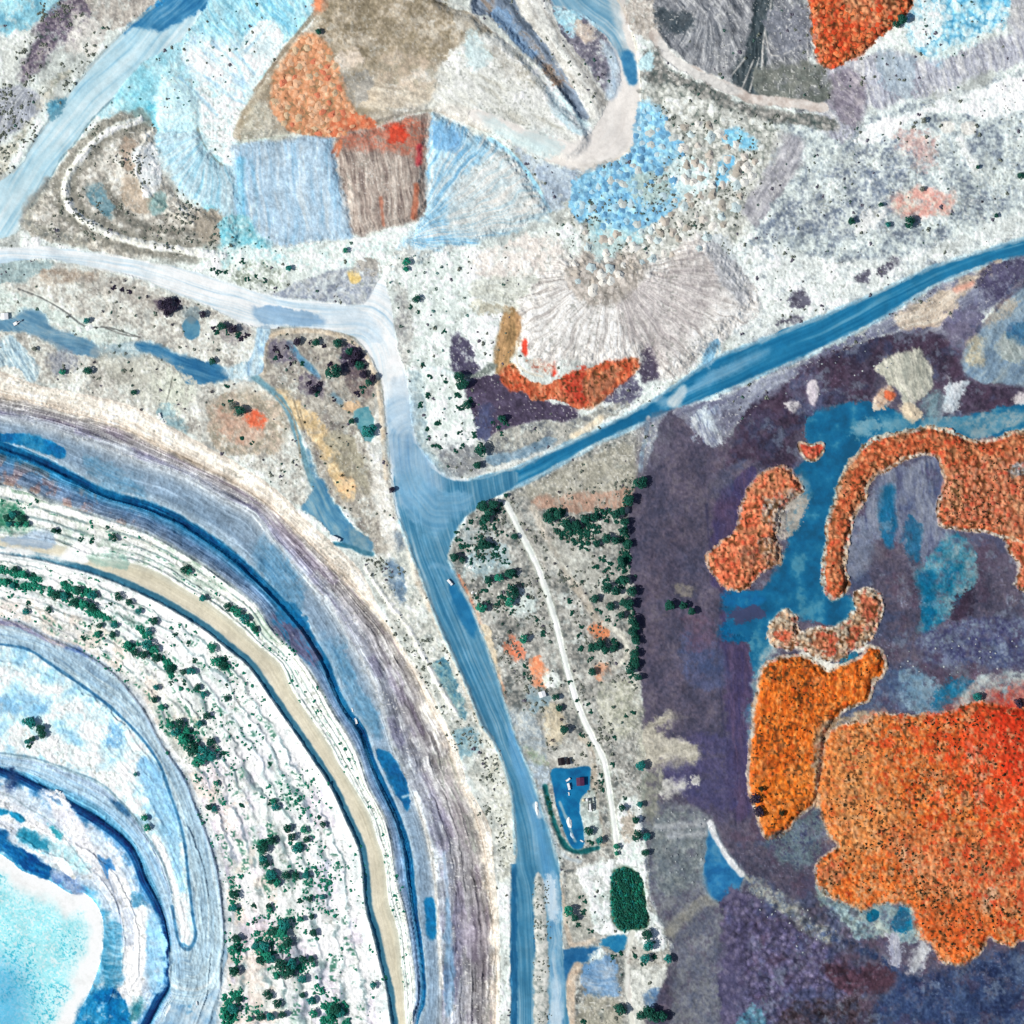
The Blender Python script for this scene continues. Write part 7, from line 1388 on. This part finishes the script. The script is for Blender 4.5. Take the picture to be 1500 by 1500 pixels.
ZONES = [
 (ORANGE2, 118, 7, ('ember', 'ember', 'dark'), (1.3, 3.3), 'low dark bush dotting the large orange sand field', 'bushes dotting the large orange field', ()),
 (ORANGE1, 26, 9, ('ember',), (1.2, 2.4), 'tiny brown bush on the rippled bright orange field', 'bushes on the rippled orange field', ()),
 ([(560, 370), (690, 372), (690, 460), (655, 520), (690, 650), (640, 660), (600, 560), (575, 440)], 34, 8, ('dark', 'teal'), (1.6, 3.2), 'small dark shrub on the white stony ground north of the junction', 'shrubs on the white stony ground', (1, 2, 3)),
 ([(5, 390), (240, 410), (350, 470), (360, 540), (420, 610), (440, 700), (300, 640), (130, 575), (20, 540)], 52, 10, ('dark', 'violet', 'olive'), (1.4, 3.2), 'small dark shrub on the cream ground of the western bowl', 'shrubs of the western bowl', (1, 2, 3, 14)),
 ([(420, 585), (470, 600), (545, 560), (555, 640), (530, 740), (505, 735), (450, 640)], 30, 9, ('ember', 'dark'), (1.3, 2.6), 'small dark shrub on the sandy half of the wooded island', 'shrubs on the sandy island', (1, 2, 3, 14)),
 ([(700, 730), (930, 700), (935, 1000), (930, 1160), (830, 1160), (760, 1060), (690, 860)], 62, 8, ('dark', 'violet', 'olive'), (1.5, 3.6), 'small dark shrub in the brown scrub around the white causeway', 'shrubs around the white causeway', (1, 2, 3, 8, 15)),
 ([(1100, 250), (1250, 200), (1450, 180), (1495, 300), (1400, 345), (1250, 390), (1120, 440), (1080, 380)], 40, 12, ('dark', 'olive', 'violet'), (1.3, 2.6), 'small dark shrub on the grey stony ground above the diagonal road', 'shrubs of the stony north-east', (1, 2, 3)),
 ([(160, 70), (320, 10), (390, 20), (350, 110), (240, 170), (160, 170)], 30, 9, ('teal',), (1.2, 2.4), 'tiny teal shrub on the pale cyan flat beside the wide road', 'shrubs of the pale cyan flat', (1, 2)),
 ([(320, 320), (400, 350), (420, 395), (320, 390)], 16, 7, ('teal',), (1.6, 3.0), 'small teal shrub at the foot of the pale blue tip face', 'shrubs at the foot of the tip face', ()),
]
shrubs = []
rz_ = random.Random(5)
for zi, (poly, n, gap, kinds, (r0, r1), lab, grp, avoid) in enumerate(ZONES):
    for (x, y) in scatter(poly, n, rz_, gap, avoid):
        r = r0 + (r1 - r0) * rz_.random() ** 1.7
        shrubs.append((r, x, y, rz_.choice(kinds), lab, grp))
shrubs.sort(reverse=True)
for (r, x, y, k, lab, grp) in shrubs[:296]:
    shrub(x, y, r, k, lab, grp)

# thin brush and tussocks nobody could count: one object
def tufts(name, specs, mats, seed):
    r = random.Random(seed); V = []; Fc = []; MI = []
    for (poly, n, r0, r1, mi, avoid, clump) in specs:
        xs_ = [p[0] for p in poly]; ys_ = [p[1] for p in poly]; k = 0; tries = 0
        while k < n and tries < n * 12:
            tries += 1; x = r.uniform(min(xs_), max(xs_)); y = r.uniform(min(ys_), max(ys_))
            if not (-20 < x < 1520 and -20 < y < 1520) or not inside(x, y, poly): continue
            j = int(round((x - LO) / STEP)); i = int(round((y - LO) / STEP))
            if ID[i, j] in avoid or DENS[i, j] < r.random() * clump: continue
            k += 1; z = float(H[i, j]); R = (r0 + (r1 - r0) * r.random() ** 2) * S
            for _ in range(4):
                a = r.uniform(0, 6.28); cx = wx(x) + R * 0.5 * math.cos(a); cy = wy(y) + R * 0.5 * math.sin(a); b = len(V); m = 5
                for q in range(m):
                    an = 6.283 * q / m + r.random() * 0.6; ra = R * r.uniform(0.45, 0.85)
                    V.append((cx + ra * math.cos(an), cy + ra * math.sin(an), z + R * r.uniform(-0.1, 0.25)))
                V.append((cx, cy, z + R * r.uniform(0.6, 1.0)))
                for q in range(m): Fc.append((b + q, b + (q + 1) % m, b + m)); MI.append(mi)
    me = bpy.data.meshes.new(name); me.from_pydata(V, [], Fc)
    for m_ in mats: me.materials.append(m_)
    me.polygons.foreach_set('material_index', MI); me.update()
    return link(bpy.data.objects.new(name, me))
DENS = ss(fbm(PX / 34, PY / 34, 4, 301, 0.7), 0.45, 0.68)
ALL = [(-10, -10), (1510, -10), (1510, 1510), (-10, 1510)]
BASEAV = (16, 1, 2, 3, 6, 7, 8, 9, 14, 15, 17, 10, 11, 12, 13)
specs = [(ALL, 560, 0.9, 3.6, 0, BASEAV + (5,), 1.0), (ALL, 240, 0.8, 3.0, 1, BASEAV + (5,), 1.0), (ALL, 360, 0.9, 3.4, 2, BASEAV + (5,), 1.0),
 ([(60, 0), (200, 20), (90, 160), (10, 260), (-10, 250), (-10, 100)], 300, 1.2, 3.2, 0, BASEAV, 0.8),
 ([(130, 180), (230, 180), (340, 330), (300, 380), (60, 340)], 330, 1.2, 3.0, 0, BASEAV, 0.8),
 ([(-10, 725), (150, 760), (300, 830), (420, 930), (500, 1060), (590, 1300), (600, 1500), (560, 1500), (490, 1130), (370, 950), (230, 840), (-10, 780)], 900, 1.0, 3.2, 3, (6, 7, 17), 0.9),
 ([(-10, 815), (170, 850), (330, 950), (490, 1160), (560, 1500), (320, 1500), (320, 1270), (230, 1080), (120, 960), (-10, 900)], 900, 1.0, 3.0, 3, (6, 7, 17), 0.95),
 ([(300, 1180), (440, 1160), (500, 1300), (500, 1500), (330, 1500)], 300, 1.5, 4.0, 3, (6, 7, 17), 0.8),
 ([(700, 730), (930, 700), (940, 1160), (830, 1160), (690, 860)], 700, 1.2, 3.0, 0, BASEAV, 0.8),
 ([(530, 820), (600, 810), (750, 1130), (750, 1280), (720, 1250), (640, 1040)], 260, 1.0, 2.6, 0, BASEAV, 0.8),
 ([(940, 150), (1130, 180), (1060, 400), (840, 430), (830, 330)], 420, 1.0, 2.6, 0, BASEAV, 0.7),
 ([(780, 1288), (806, 1288), (808, 1500), (782, 1500)], 110, 0.9, 2.0, 0, (1,), 0.4),
  ([(905, 745), (935, 700), (945, 720), (922, 800), (935, 880), (945, 990), (925, 1000), (900, 930), (880, 880), (890, 800)], 300, 1.4, 3.8, 5, (9,), 0.5),
 ([(795, 745), (910, 745), (915, 800), (870, 810), (820, 790)], 220, 2.0, 4.0, 5, (), 0.6),
 ([(655, 780), (735, 730), (750, 800), (760, 900), (700, 900), (700, 840)], 120, 1.8, 3.6, 5, (3, 8), 0.9),
 ([(-10, 828), (60, 846), (58, 854), (-10, 838)], 90, 2.0, 4.5, 3, (), 0), ([(-10, 846), (50, 856), (90, 868), (130, 886), (160, 908), (150, 912), (110, 890), (60, 868), (-10, 858)], 200, 2.0, 4.5, 3, (), 0),
 ([(88, 853), (130, 864), (145, 874), (125, 876), (88, 862)], 80, 2.0, 4.5, 3, (), 0), ([(165, 905), (200, 918), (222, 934), (216, 940), (185, 925), (160, 912)], 70, 1.8, 4, 3, (), 0.3),
 ([(180, 940), (226, 945), (232, 970), (205, 962), (185, 950)], 70, 1.8, 4.2, 3, (), 0.3), ([(235, 960), (255, 975), (250, 995), (262, 1000), (300, 1015), (296, 1022), (262, 1010), (240, 985)], 90, 1.8, 4.2, 3, (), 0.3),
 ([(300, 940), (320, 958), (336, 980), (326, 982), (306, 962)], 70, 1.8, 4.2, 3, (), 0.2), ([(326, 888), (360, 902), (388, 930), (378, 930), (350, 908), (326, 896)], 80, 1.8, 4, 3, (6,), 0.3),
 ([(240, 1055), (265, 1050), (300, 1080), (322, 1100), (300, 1118), (280, 1120), (262, 1090)], 120, 1.4, 3.4, 3, (), 0.2),
 ([(332, 1290), (350, 1300), (352, 1440), (334, 1440)], 80, 1.4, 3.4, 3, (), 0.4), ([(376, 1225), (398, 1235), (404, 1290), (390, 1292), (380, 1260)], 70, 1.4, 3.4, 3, (), 0.2),
 ([(372, 1340), (430, 1335), (450, 1420), (430, 1445), (390, 1430), (372, 1390)], 190, 1.4, 3.4, 3, (), 0.5), ([(325, 1460), (352, 1455), (345, 1500), (320, 1510)], 80, 2.2, 5, 3, (), 0.3), ([(470, 1470), (510, 1465), (510, 1510), (470, 1510)], 80, 2.2, 5, 3, (), 0.3), ([(410, 1205), (426, 1205), (442, 1250), (428, 1250)], 60, 2.2, 5, 3, (), 0.1),
 (ORANGE2, 700, 0.8, 2.2, 4, (), 0.8), (ORANGE1, 120, 0.8, 1.6, 4, (), 0.8),
 ([(1240, 690), (1500, 640), (1500, 800), (1380, 770), (1280, 690), (1235, 860), (1212, 860)], 160, 0.9, 1.8, 4, (9, 14), 0.8)]
o = tufts('undergrowth', specs, [LEAF['olive'], plain('brush_grey_green', (0.07, 0.14, 0.115), 0.85, 0.5, 0.9, 0.1), plain('brush_grey_violet', (0.14, 0.13, 0.165), 0.85, 0.5, 0.9, 0.1), plain('brush_green', (0.018, 0.21, 0.135), 0.8, 0.5, 0.9, 0.1), LEAF['ember'], LEAF['dark']], 99)
tag(o, 'thin scattered brush and tussocks over the stony ground', 'undergrowth', None, 'stuff')
# the small trees past three hundred, as one patch of brush
if SMALL_TREES:
    V = []; Fc = []; r = random.Random(4)
    sp = []
    for (rr, gi, x, y, k) in SMALL_TREES:
        sp.append(([(x - rr * .7, y - rr * .7), (x + rr * .7, y - rr * .7), (x + rr * .7, y + rr * .7), (x - rr * .7, y + rr * .7)], 7, rr * 0.35, rr * 0.6, 0 if k != 'violet' else 1, (), 0.0))
    o = tufts('brush', sp, [LEAF['dark'], LEAF['violet']], 12)
    tag(o, 'low dark brush between the larger trees', 'brush', None, 'stuff')
# reed bed in the drained pan
REED = [(897, 1283), (906, 1275), (919, 1272), (934, 1281), (941, 1300), (944, 1330), (948, 1345), (944, 1356), (926, 1360), (906, 1357), (898, 1335)]
DENS[:] = 1.0
DENS[(np.abs(PX - 923.5 - (PY - 1300) * 0.06) < 1.8) & (np.abs(PY - 1310) < 17)] = 0.0
DENS[(vnoise(PX / 6, PY / 10, 320) > 0.78) & (np.abs(PX - 921) > 8)] = 0.15
o = tufts('reed_bed', [(REED, 620, 1.8, 5.6, 0, (), 1), (REED, 150, 2.0, 5.0, 1, (), 1), (REED, 160, 2.0, 4.6, 2, (), 1), ([(893, 1278), (912, 1268), (922, 1276), (936, 1276), (950, 1342), (946, 1362), (915, 1364), (893, 1336)], 70, 1.4, 3.4, 2, (), 1)], [LEAF['dark'], LEAF['green'], LEAF['teal']], 33)
tag(o, 'dense dark green rectangle of reeds among the white pans', 'reeds', None, 'stuff')

# ------------------------------------------------------------- spoil heaps ---
def heap_mesh(seed, col, name):
    r = random.Random(seed); nr, ns = 6, 14; V = []; Fc = []
    ox, oy = r.uniform(-.2, .2), r.uniform(-.2, .2); an = [r.uniform(0.7, 1.25) for _ in range(ns)]
    V.append((ox, oy, 1.0))
    for i in range(1, nr + 1):
        t = i / nr
        for j in range(ns):
            a = 2 * math.pi * j / ns; ra = t * an[j] * r.uniform(0.95, 1.05)
            V.append((ra * math.cos(a) + ox * (1 - t), ra * math.sin(a) + oy * (1 - t), (1 - t) ** 1.15 * r.uniform(0.6, 1.3) + 0.12 * math.sin(3 * a + seed) * t * (1 - t) - 0.25 * (i == nr)))
    for j in range(ns): Fc.append((0, 1 + j, 1 + (j + 1) % ns))
    for i in range(nr - 1):
        for j in range(ns):
            a = 1 + i * ns + j; b = 1 + i * ns + (j + 1) % ns; Fc.append((a, a + ns, b + ns, b))
    me = bpy.data.meshes.new(name); me.from_pydata(V, [], Fc); me.materials.append(col); me.update()
    me.polygons.foreach_set('use_smooth', [True] * len(me.polygons))
    return me
HZ = [
 ([(938, 155), (972, 160), (982, 190), (1002, 212), (1000, 232), (965, 250), (1000, 270), (990, 300), (950, 330), (918, 340), (880, 330), (850, 320), (838, 292), (846, 266), (882, 248), (922, 226)],
  88, 9.5, [(112, 168, 208), (144, 196, 224), (172, 212, 232), (124, 178, 214), (196, 220, 230), (206, 214, 212)], 6.0, 'blue heap of tipped clay in the blue heap field beside the turn pad', 'blue tipped heaps'),
 ([(445, 55), (468, 60), (486, 82), (496, 110), (506, 142), (526, 174), (520, 196), (490, 198), (434, 192), (412, 178), (400, 150), (404, 118), (418, 88)],
  80, 9.0, [(226, 174, 138), (232, 188, 154), (214, 154, 116), (212, 186, 154), (222, 134, 104)], 5.6, 'peach heap of tipped soil on the brown plateau', 'peach tipped heaps'),
 ([(1190, 5), (1330, 5), (1320, 22), (1270, 66), (1240, 88), (1206, 92), (1194, 66)],
  42, 9.5, [(226, 92, 56), (234, 120, 72), (214, 80, 48), (230, 140, 92)], 5.8, 'red orange heap of tipped soil in the north-east corner', 'red orange tipped heaps'),
 ([(990, 175), (1050, 185), (1110, 230), (1100, 280), (1060, 330), (1040, 360), (990, 375), (930, 395), (860, 440), (832, 400), (835, 340), (880, 340), (960, 335), (1000, 300), (1004, 240)],
  88, 10.5, [(218, 212, 204), (202, 194, 184), (232, 233, 229), (204, 222, 226), (184, 178, 168), (236, 234, 228)], 6.0, 'grey or cream heap of tipped rubble around the blue heap field', 'grey and cream tipped heaps'),
]
rh = random.Random(77)
for (poly, n, gap, cols, r0, lab, grp) in HZ:
    protos = [heap_mesh(i, plain('heap_soil', alb(c), 0.95, 0.14, 0.5, 0.05), 'spoil_heap') for i, c in enumerate(cols)]
    words = None
    for (x, y) in scatter(poly, n, rh, gap):
        R = r0 * rh.uniform(0.75, 1.25) * S
        o = link(bpy.data.objects.new('spoil_heap', rh.choice(protos)))
        R *= 1.25 if grp.startswith('grey') else 1.0
        o.location = (wx(x), wy(y), slope_height(x, y, 3) + 0.1); o.scale = (R * rh.uniform(0.9, 1.15), R * rh.uniform(0.85, 1.1), R * (rh.uniform(0.4, 0.65) if grp.startswith('grey') else rh.uniform(0.26, 0.46))); o.rotation_euler = (0, 0, rh.uniform(0, 6.28))
        tag(o, lab, 'spoil heap', grp)

# pale boulders lying on the dark flat
STONE = [plain('pale_stone', alb(c), 0.9, 0.15, 1.2, 0.1) for c in ((160, 168, 174), (136, 144, 152), (190, 196, 198))]
def rock_mesh(seed, mat):
    r = random.Random(seed); bm = bmesh.new(); bmesh.ops.create_icosphere(bm, subdivisions=2, radius=1)
    for v in bm.verts: v.co *= r.uniform(0.78, 1.15); v.co.z *= 0.7
    me = bpy.data.meshes.new('boulder'); bm.to_mesh(me); bm.free(); me.materials.append(mat); return me
ROCK = [rock_mesh(i, STONE[i % 3]) for i in range(6)]
for (poly, n, lab, grp) in [
  ([(960, 1190), (1035, 1190), (1035, 1290), (960, 1300)], 34, 'pale boulder on the grey-green flat left of the blue pond', 'boulders left of the blue pond'),
  ([(1100, 1290), (1170, 1310), (1230, 1390), (1180, 1400), (1110, 1330)], 30, 'pale boulder in the streaked rubble between pond and orange field', 'boulders between pond and orange field'),
  ([(1140, 500), (1300, 480), (1340, 540), (1290, 560), (1150, 590)], 22, 'pale boulder on the maroon crescent below the diagonal road', 'boulders on the maroon crescent'),
  ([(1280, 960), (1490, 920), (1490, 990), (1320, 1000)], 34, 'pale boulder on the streaked violet floor above the orange field', 'boulders on the violet floor')]:
    for (x, y) in scatter(poly, n, rh, 7, (3, 14, 10, 11, 12, 13)):
        R = rh.uniform(0.7, 1.6) * S
        o = link(bpy.data.objects.new('boulder', rh.choice(ROCK))); o.location = (wx(x), wy(y), slope_height(x, y, 1) + R * 0.35)
        o.scale = (R * rh.uniform(0.8, 1.5), R, R); o.rotation_euler = (0, 0, rh.uniform(0, 6.28)); tag(o, lab, 'boulder', grp)

# ------------------------------------------------- buildings and machinery ---
WHITE = plain('white_paint', (0.78, 0.80, 0.80), 0.5, 0.06, 0.4, 0.4); BLACKR = plain('black_roof', (0.012, 0.008, 0.012), 0.6, 0.2, 0.4)
MAROON = plain('maroon_roof', (0.085, 0.022, 0.065), 0.6, 0.2, 0.6); WALL = plain('grey_cladding', (0.32, 0.32, 0.32), 0.7, 0.12, 0.8)
STEEL = plain('dark_steel', (0.03, 0.035, 0.04), 0.5, 0.3, 1.0, 0.4, 0.4); TYRE = plain('tyre_rubber', (0.02, 0.02, 0.02), 0.9, 0.2, 3)
GLASS = plain('tinted_glass', (0.02, 0.05, 0.07), 0.1, 0.1, 1, 0.6); CREAM = plain('cream_paint', (0.70, 0.62, 0.42), 0.6, 0.08, 0.6)
CHALK = plain('white_rubble', (0.80, 0.82, 0.80), 0.95, 0.12, 0.7, 0.05); GALV = plain('galvanised_roof', (0.74, 0.76, 0.78), 0.45, 0.08, 0.5, 0.4)

def shed(name, px, py, rz, lx, ly, h, roof_mat, wall_mat, label, cat='shed'):
    """walls, shallow gabled sheet roof with ridge capping, roller door"""
    o = empty(name, px, py, rz); tag(o, label, cat)
    MB().box(0, 0, -0.6, lx - 0.5, ly - 0.5, h + 0.6).build('wall', wall_mat, o)
    a, b = lx / 2, ly / 2; r = h + 0.09 * lx
    m = MB()
    pts = [(-a, -b, h), (a, -b, h), (a, b, h), (-a, b, h), (0, -b, r), (0, b, r), (-a, -b, h + .12), (a, -b, h + .12), (a, b, h + .12), (-a, b, h + .12), (0, -b, r + .12), (0, b, r + .12)]
    m.poly(pts, [(0, 4, 5, 3), (4, 1, 2, 5), (6, 9, 11, 10), (10, 11, 8, 7), (0, 3, 9, 6), (1, 7, 8, 2), (0, 6, 10, 4), (4, 10, 7, 1), (3, 5, 11, 9), (5, 2, 8, 11)])
    k = max(3, int(ly / 0.9))
    for i in range(1, k):
        y = -b + ly * i / k
        for s_ in (-1, 1):
            m.cyl((s_ * a * 0.99, y, h + 0.13), (0, y, r + 0.13), 0.03, None, 5)
    roof = m.build('roof', roof_mat, o)
    MB().box(0, 0, r + 0.125, 0.35, ly, 0.06).build('ridge_cap', roof_mat, roof)
    MB().box(0, -(ly - 0.5) / 2 - 0.03, 0, min(3.2, lx * 0.5), 0.06, h * 0.8).build('roller_door', STEEL, o)
    return o
shed('shed', 822.3, 1115.5, 0.12, 6.0, 6.6, 3.6, BLACKR, WALL, 'larger of two black roofed sheds on the pad above the blue yard')
shed('shed', 832.3, 1115, 0.12, 3.2, 6.0, 3.2, BLACKR, WALL, 'narrower of two black roofed sheds, on the right of the pair')
shed('shed', 850, 1145, 0.05, 6.8, 7.2, 4.0, MAROON, WALL, 'square maroon roofed shed at the right side of the blue yard')
shed('shed', 794.2, 1017, 0.3, 6.0, 5.2, 3.4, GALV, WHITE, 'white shed beside the small orange patch west of the causeway')
shed('shed', 7, 463.5, 0.05, 6.5, 5.6, 3.2, GALV, WHITE, 'white shed at the left edge beside the long blue pond')

def truck(px, py, rz, length, label, body='tray', cat='truck', name='truck'):
    """light or heavy truck: chassis, cab with windscreen, tray or tank, six wheels; faces +x"""
    o = empty(name, px, py, rz); tag(o, label, cat); k = length / 7.0; w_ = 2.5 * k
    MB().box(0, 0, 0.75 * k, 6.8 * k, 1.1 * k, 0.35 * k).build('chassis', STEEL, o)
    cab = MB().box(2.5 * k, 0, 0.95 * k, 1.9 * k, w_, 1.75 * k, 0, 0.18 * k).build('cab', WHITE, o)
    MB().poly([(3.47 * k, -w_ * .42, 1.75 * k), (3.47 * k, w_ * .42, 1.75 * k), (3.47 * k, w_ * .42, 2.45 * k), (3.47 * k, -w_ * .42, 2.45 * k)], [(0, 1, 2, 3)]).build('windscreen', GLASS, cab)
    if body == 'tray':
        m = MB().box(-1.05 * k, 0, 1.12 * k, 4.7 * k, w_, 0.16 * k)
        m.box(-1.05 * k, w_ / 2 - .06 * k, 1.28 * k, 4.7 * k, .1 * k, .55 * k).box(-1.05 * k, -w_ / 2 + .06 * k, 1.28 * k, 4.7 * k, .1 * k, .55 * k).box(-3.35 * k, 0, 1.28 * k, .1 * k, w_ - .22 * k, .55 * k).box(1.25 * k, 0, 1.28 * k, .1 * k, w_ - .22 * k, .9 * k)
        m.build('tray', WHITE, o)
    elif body == 'tank':
        MB().cyl((-3.4 * k, 0, 2.0 * k), (1.3 * k, 0, 2.0 * k), 1.1 * k, None, 20).build('tank', WHITE, o, True)
    else:
        MB().box(-1.05 * k, 0, 1.1 * k, 4.7 * k, w_, 2.0 * k, 0, 0.12 * k).build('cargo_box', WHITE, o)
    for x in (2.3, -1.4, -2.6):
        for s_ in (-1, 1):
            MB().cyl((x * k, s_ * (w_ / 2 - .42 * k), .5 * k), (x * k, s_ * (w_ / 2 + .02 * k), .5 * k), .5 * k, None, 16).build('wheel', TYRE, o)
    return o
def ang(dx, dy): return math.atan2(-dy, dx)
truck(832, 1142.3, ang(1, -.7), 4.6, 'white utility truck at the head of the row in the blue yard', 'tray')
truck(833.2, 1152, ang(.25, 1), 6.0, 'largest white truck in the row of three in the blue yard', 'box')
truck(833.2, 1162.8, ang(.2, 1), 3.0, 'smallest white truck, last in the row in the blue yard', 'tray')
truck(852, 1232, ang(1, .5), 3.2, 'small white truck at the bottom corner of the blue yard', 'tray')
truck(659, 853, ang(.8, .9), 6.2, 'white truck parked at the right kerb of the blue haul road', 'box')
truck(82, 1161, ang(1, .5), 5.4, 'white truck on the grey pit road above the dark shadow band', 'tank')
truck(521, 1056.5, ang(.35, 1), 5.4, 'pale truck beside the dark line on the pit shelf', 'tray')
truck(515.5, 1040.5, ang(.4, 1), 3.6, 'small pale truck up the shelf from the other pit shelf truck', 'tray')
truck(286, 1473, ang(.2, 1), 3.8, 'white truck on the pale pit floor at the bottom edge', 'box')
truck(492.5, 789, ang(1, .45), 8.0, 'long white truck at the head of the ditch below the blue pool', 'box')
truck(234.2, 609, ang(.35, 1), 5.2, 'white truck on the pit rim beside the grey puddle', 'box')
truck(238.6, 616.6, ang(.3, 1), 3.4, 'smaller white truck behind the truck on the pit rim', 'tray')

def excavator(px, py, rz, k, label):
    o = empty('excavator', px, py, rz); tag(o, label, 'excavator')
    for s_ in (-1, 1):
        MB().box(0, s_ * 1.1 * k, 0, 3.8 * k, .7 * k, .8 * k, 0, .2 * k).build('track', STEEL, o)
    MB().box(-.3 * k, 0, .85 * k, 3.0 * k, 2.4 * k, 1.1 * k, 0, .15 * k).build('body', WHITE, o)
    c = MB().box(.9 * k, .7 * k, 1.98 * k, 1.3 * k, 1.0 * k, 1.1 * k, 0, .1 * k).build('cab', WHITE, o)
    MB().box(1.57 * k, .7 * k, 2.2 * k, .05 * k, .8 * k, .7 * k).build('window', GLASS, c)
    m = MB().cyl((1.2 * k, -.2 * k, 1.7 * k), (3.6 * k, -.2 * k, 3.6 * k), .22 * k, .2 * k, 8); m.build('boom', WHITE, o)
    MB().cyl((3.6 * k, -.2 * k, 3.6 * k), (5.4 * k, -.2 * k, 1.6 * k), .17 * k, .14 * k, 8).build('stick', WHITE, o)
    MB().box(5.6 * k, -.2 * k, .8 * k, .9 * k, 1.1 * k, .9 * k, .0, .2 * k).build('bucket', STEEL, o)
excavator(23, 474, ang(1, -.55), 1.15, 'white excavator on the bank of the long blue pond in the west')

# washing plant on the right bank of the yard
o = empty('washing_plant', 864, 1178, 0.0); tag(o, 'washing plant of dark frames with cream and white tanks beside the blue yard', 'washing plant')
m = MB()
for (a, b) in (((-1.2, 5), (-1.2, -5)), ((1.6, 6), (2.2, -6))):
    m.cyl((a[0], a[1], 3.2), (b[0], b[1], 3.2), 0.32, None, 8)
    for t in (0, .33, .66, 1):
        x = a[0] + (b[0] - a[0]) * t; y = a[1] + (b[1] - a[1]) * t; m.cyl((x, y, -.5), (x, y, 3.2), .18, None, 8)
for y in (4.6, 1.6, -1.6, -4.6): m.cyl((-1.2, y, 3.0), (1.8, y, 3.0), .16, None, 6)
m.build('frame', STEEL, o)
MB().box(0.2, -2.2, 3.35, 1.6, 5.2, .5, .05, .1).build('screen_deck', WHITE, o)
MB().box(2.1, 0, 3.6, .7, 11.5, .35, .05).build('conveyor', STEEL, o)
MB().cyl((-5.6, 3.6, -.5), (-5.6, 3.6, 3.0), 1.35, None, 20).build('tank', CREAM, o, True)
MB().cyl((-2.4, 3.9, -.5), (-2.4, 3.9, 3.4), 1.35, None, 20).build('tank', WHITE, o, True)
MB().box(0.4, -5.8, -.3, 3.0, 1.6, 2.2, .1, .1).build('hopper', WHITE, o)

def mound(name, px, py, lx, ly, h, rz, label, cat, mat=CHALK, seed=1):
    r = random.Random(seed); nr, ns = 8, 22; V = [(0, 0, h)]; Fc = []
    for i in range(1, nr + 1):
        t = i / nr
        for j in range(ns):
            a = 2 * math.pi * j / ns; q = 1 + 0.14 * math.sin(2 * a + seed) + 0.08 * math.sin(5 * a + seed * 2)
            V.append((lx * t * q * math.cos(a), ly * t * q * math.sin(a), h * (1 - t) ** .9 * r.uniform(.8, 1.15) - 0.4 * (i == nr)))
    for j in range(ns): Fc.append((0, 1 + j, 1 + (j + 1) % ns))
    for i in range(nr - 1):
        for j in range(ns):
            a = 1 + i * ns + j; b = 1 + i * ns + (j + 1) % ns; Fc.append((a, a + ns, b + ns, b))
    me = bpy.data.meshes.new(name); me.from_pydata(V, [], Fc); me.materials.append(mat); me.update()
    o = link(bpy.data.objects.new(name, me)); o.location = (wx(px), wy(py), slope_height(px, py, 3)); o.rotation_euler = (0, 0, rz); tag(o, label, cat)
mound('stockpile', 834, 1205, 2.5, 5.2, 1.8, .05, 'bright white stockpile in the lower half of the blue yard', 'stockpile', CHALK, 3)
mound('stockpile', 786.5, 1184, 2.0, 6.0, 1.4, .12, 'long white stockpile at the right kerb of the haul road', 'stockpile', CHALK, 5)
mound('stockpile', 131, 480, 4.2, 3.4, 1.8, .2, 'round white rubble mound above the long blue pond', 'stockpile', CHALK, 7)
mound('stockpile', 838, 1224, 1.4, 3.4, .8, .35, 'pale thin stockpile trailing below the white one in the blue yard', 'stockpile', plain('pale_gravel', (0.5, 0.6, 0.66), .95, .15, .6, .05), 9)
for i, (x, y, r, lab) in enumerate([(690, 831, 3.2, 'largest white block pile below the corner tree at the road bend'), (683, 828, 2.2, 'smaller white block pile left of the largest one at the road bend'), (692, 868, 2.2, 'white rubble pile on the dark bank beside the blue haul road'), (698, 869, 1.8, 'small white rubble pile touching the dark bank trees by the haul road'), (718, 830, 1.3, 'tiny white rubble pile in the clearing right of the block piles')]):
    mound('rubble_pile', x, y, r * S * 1.3, r * S, 1.2, i * .7, lab, 'rubble pile', CHALK, 20 + i)
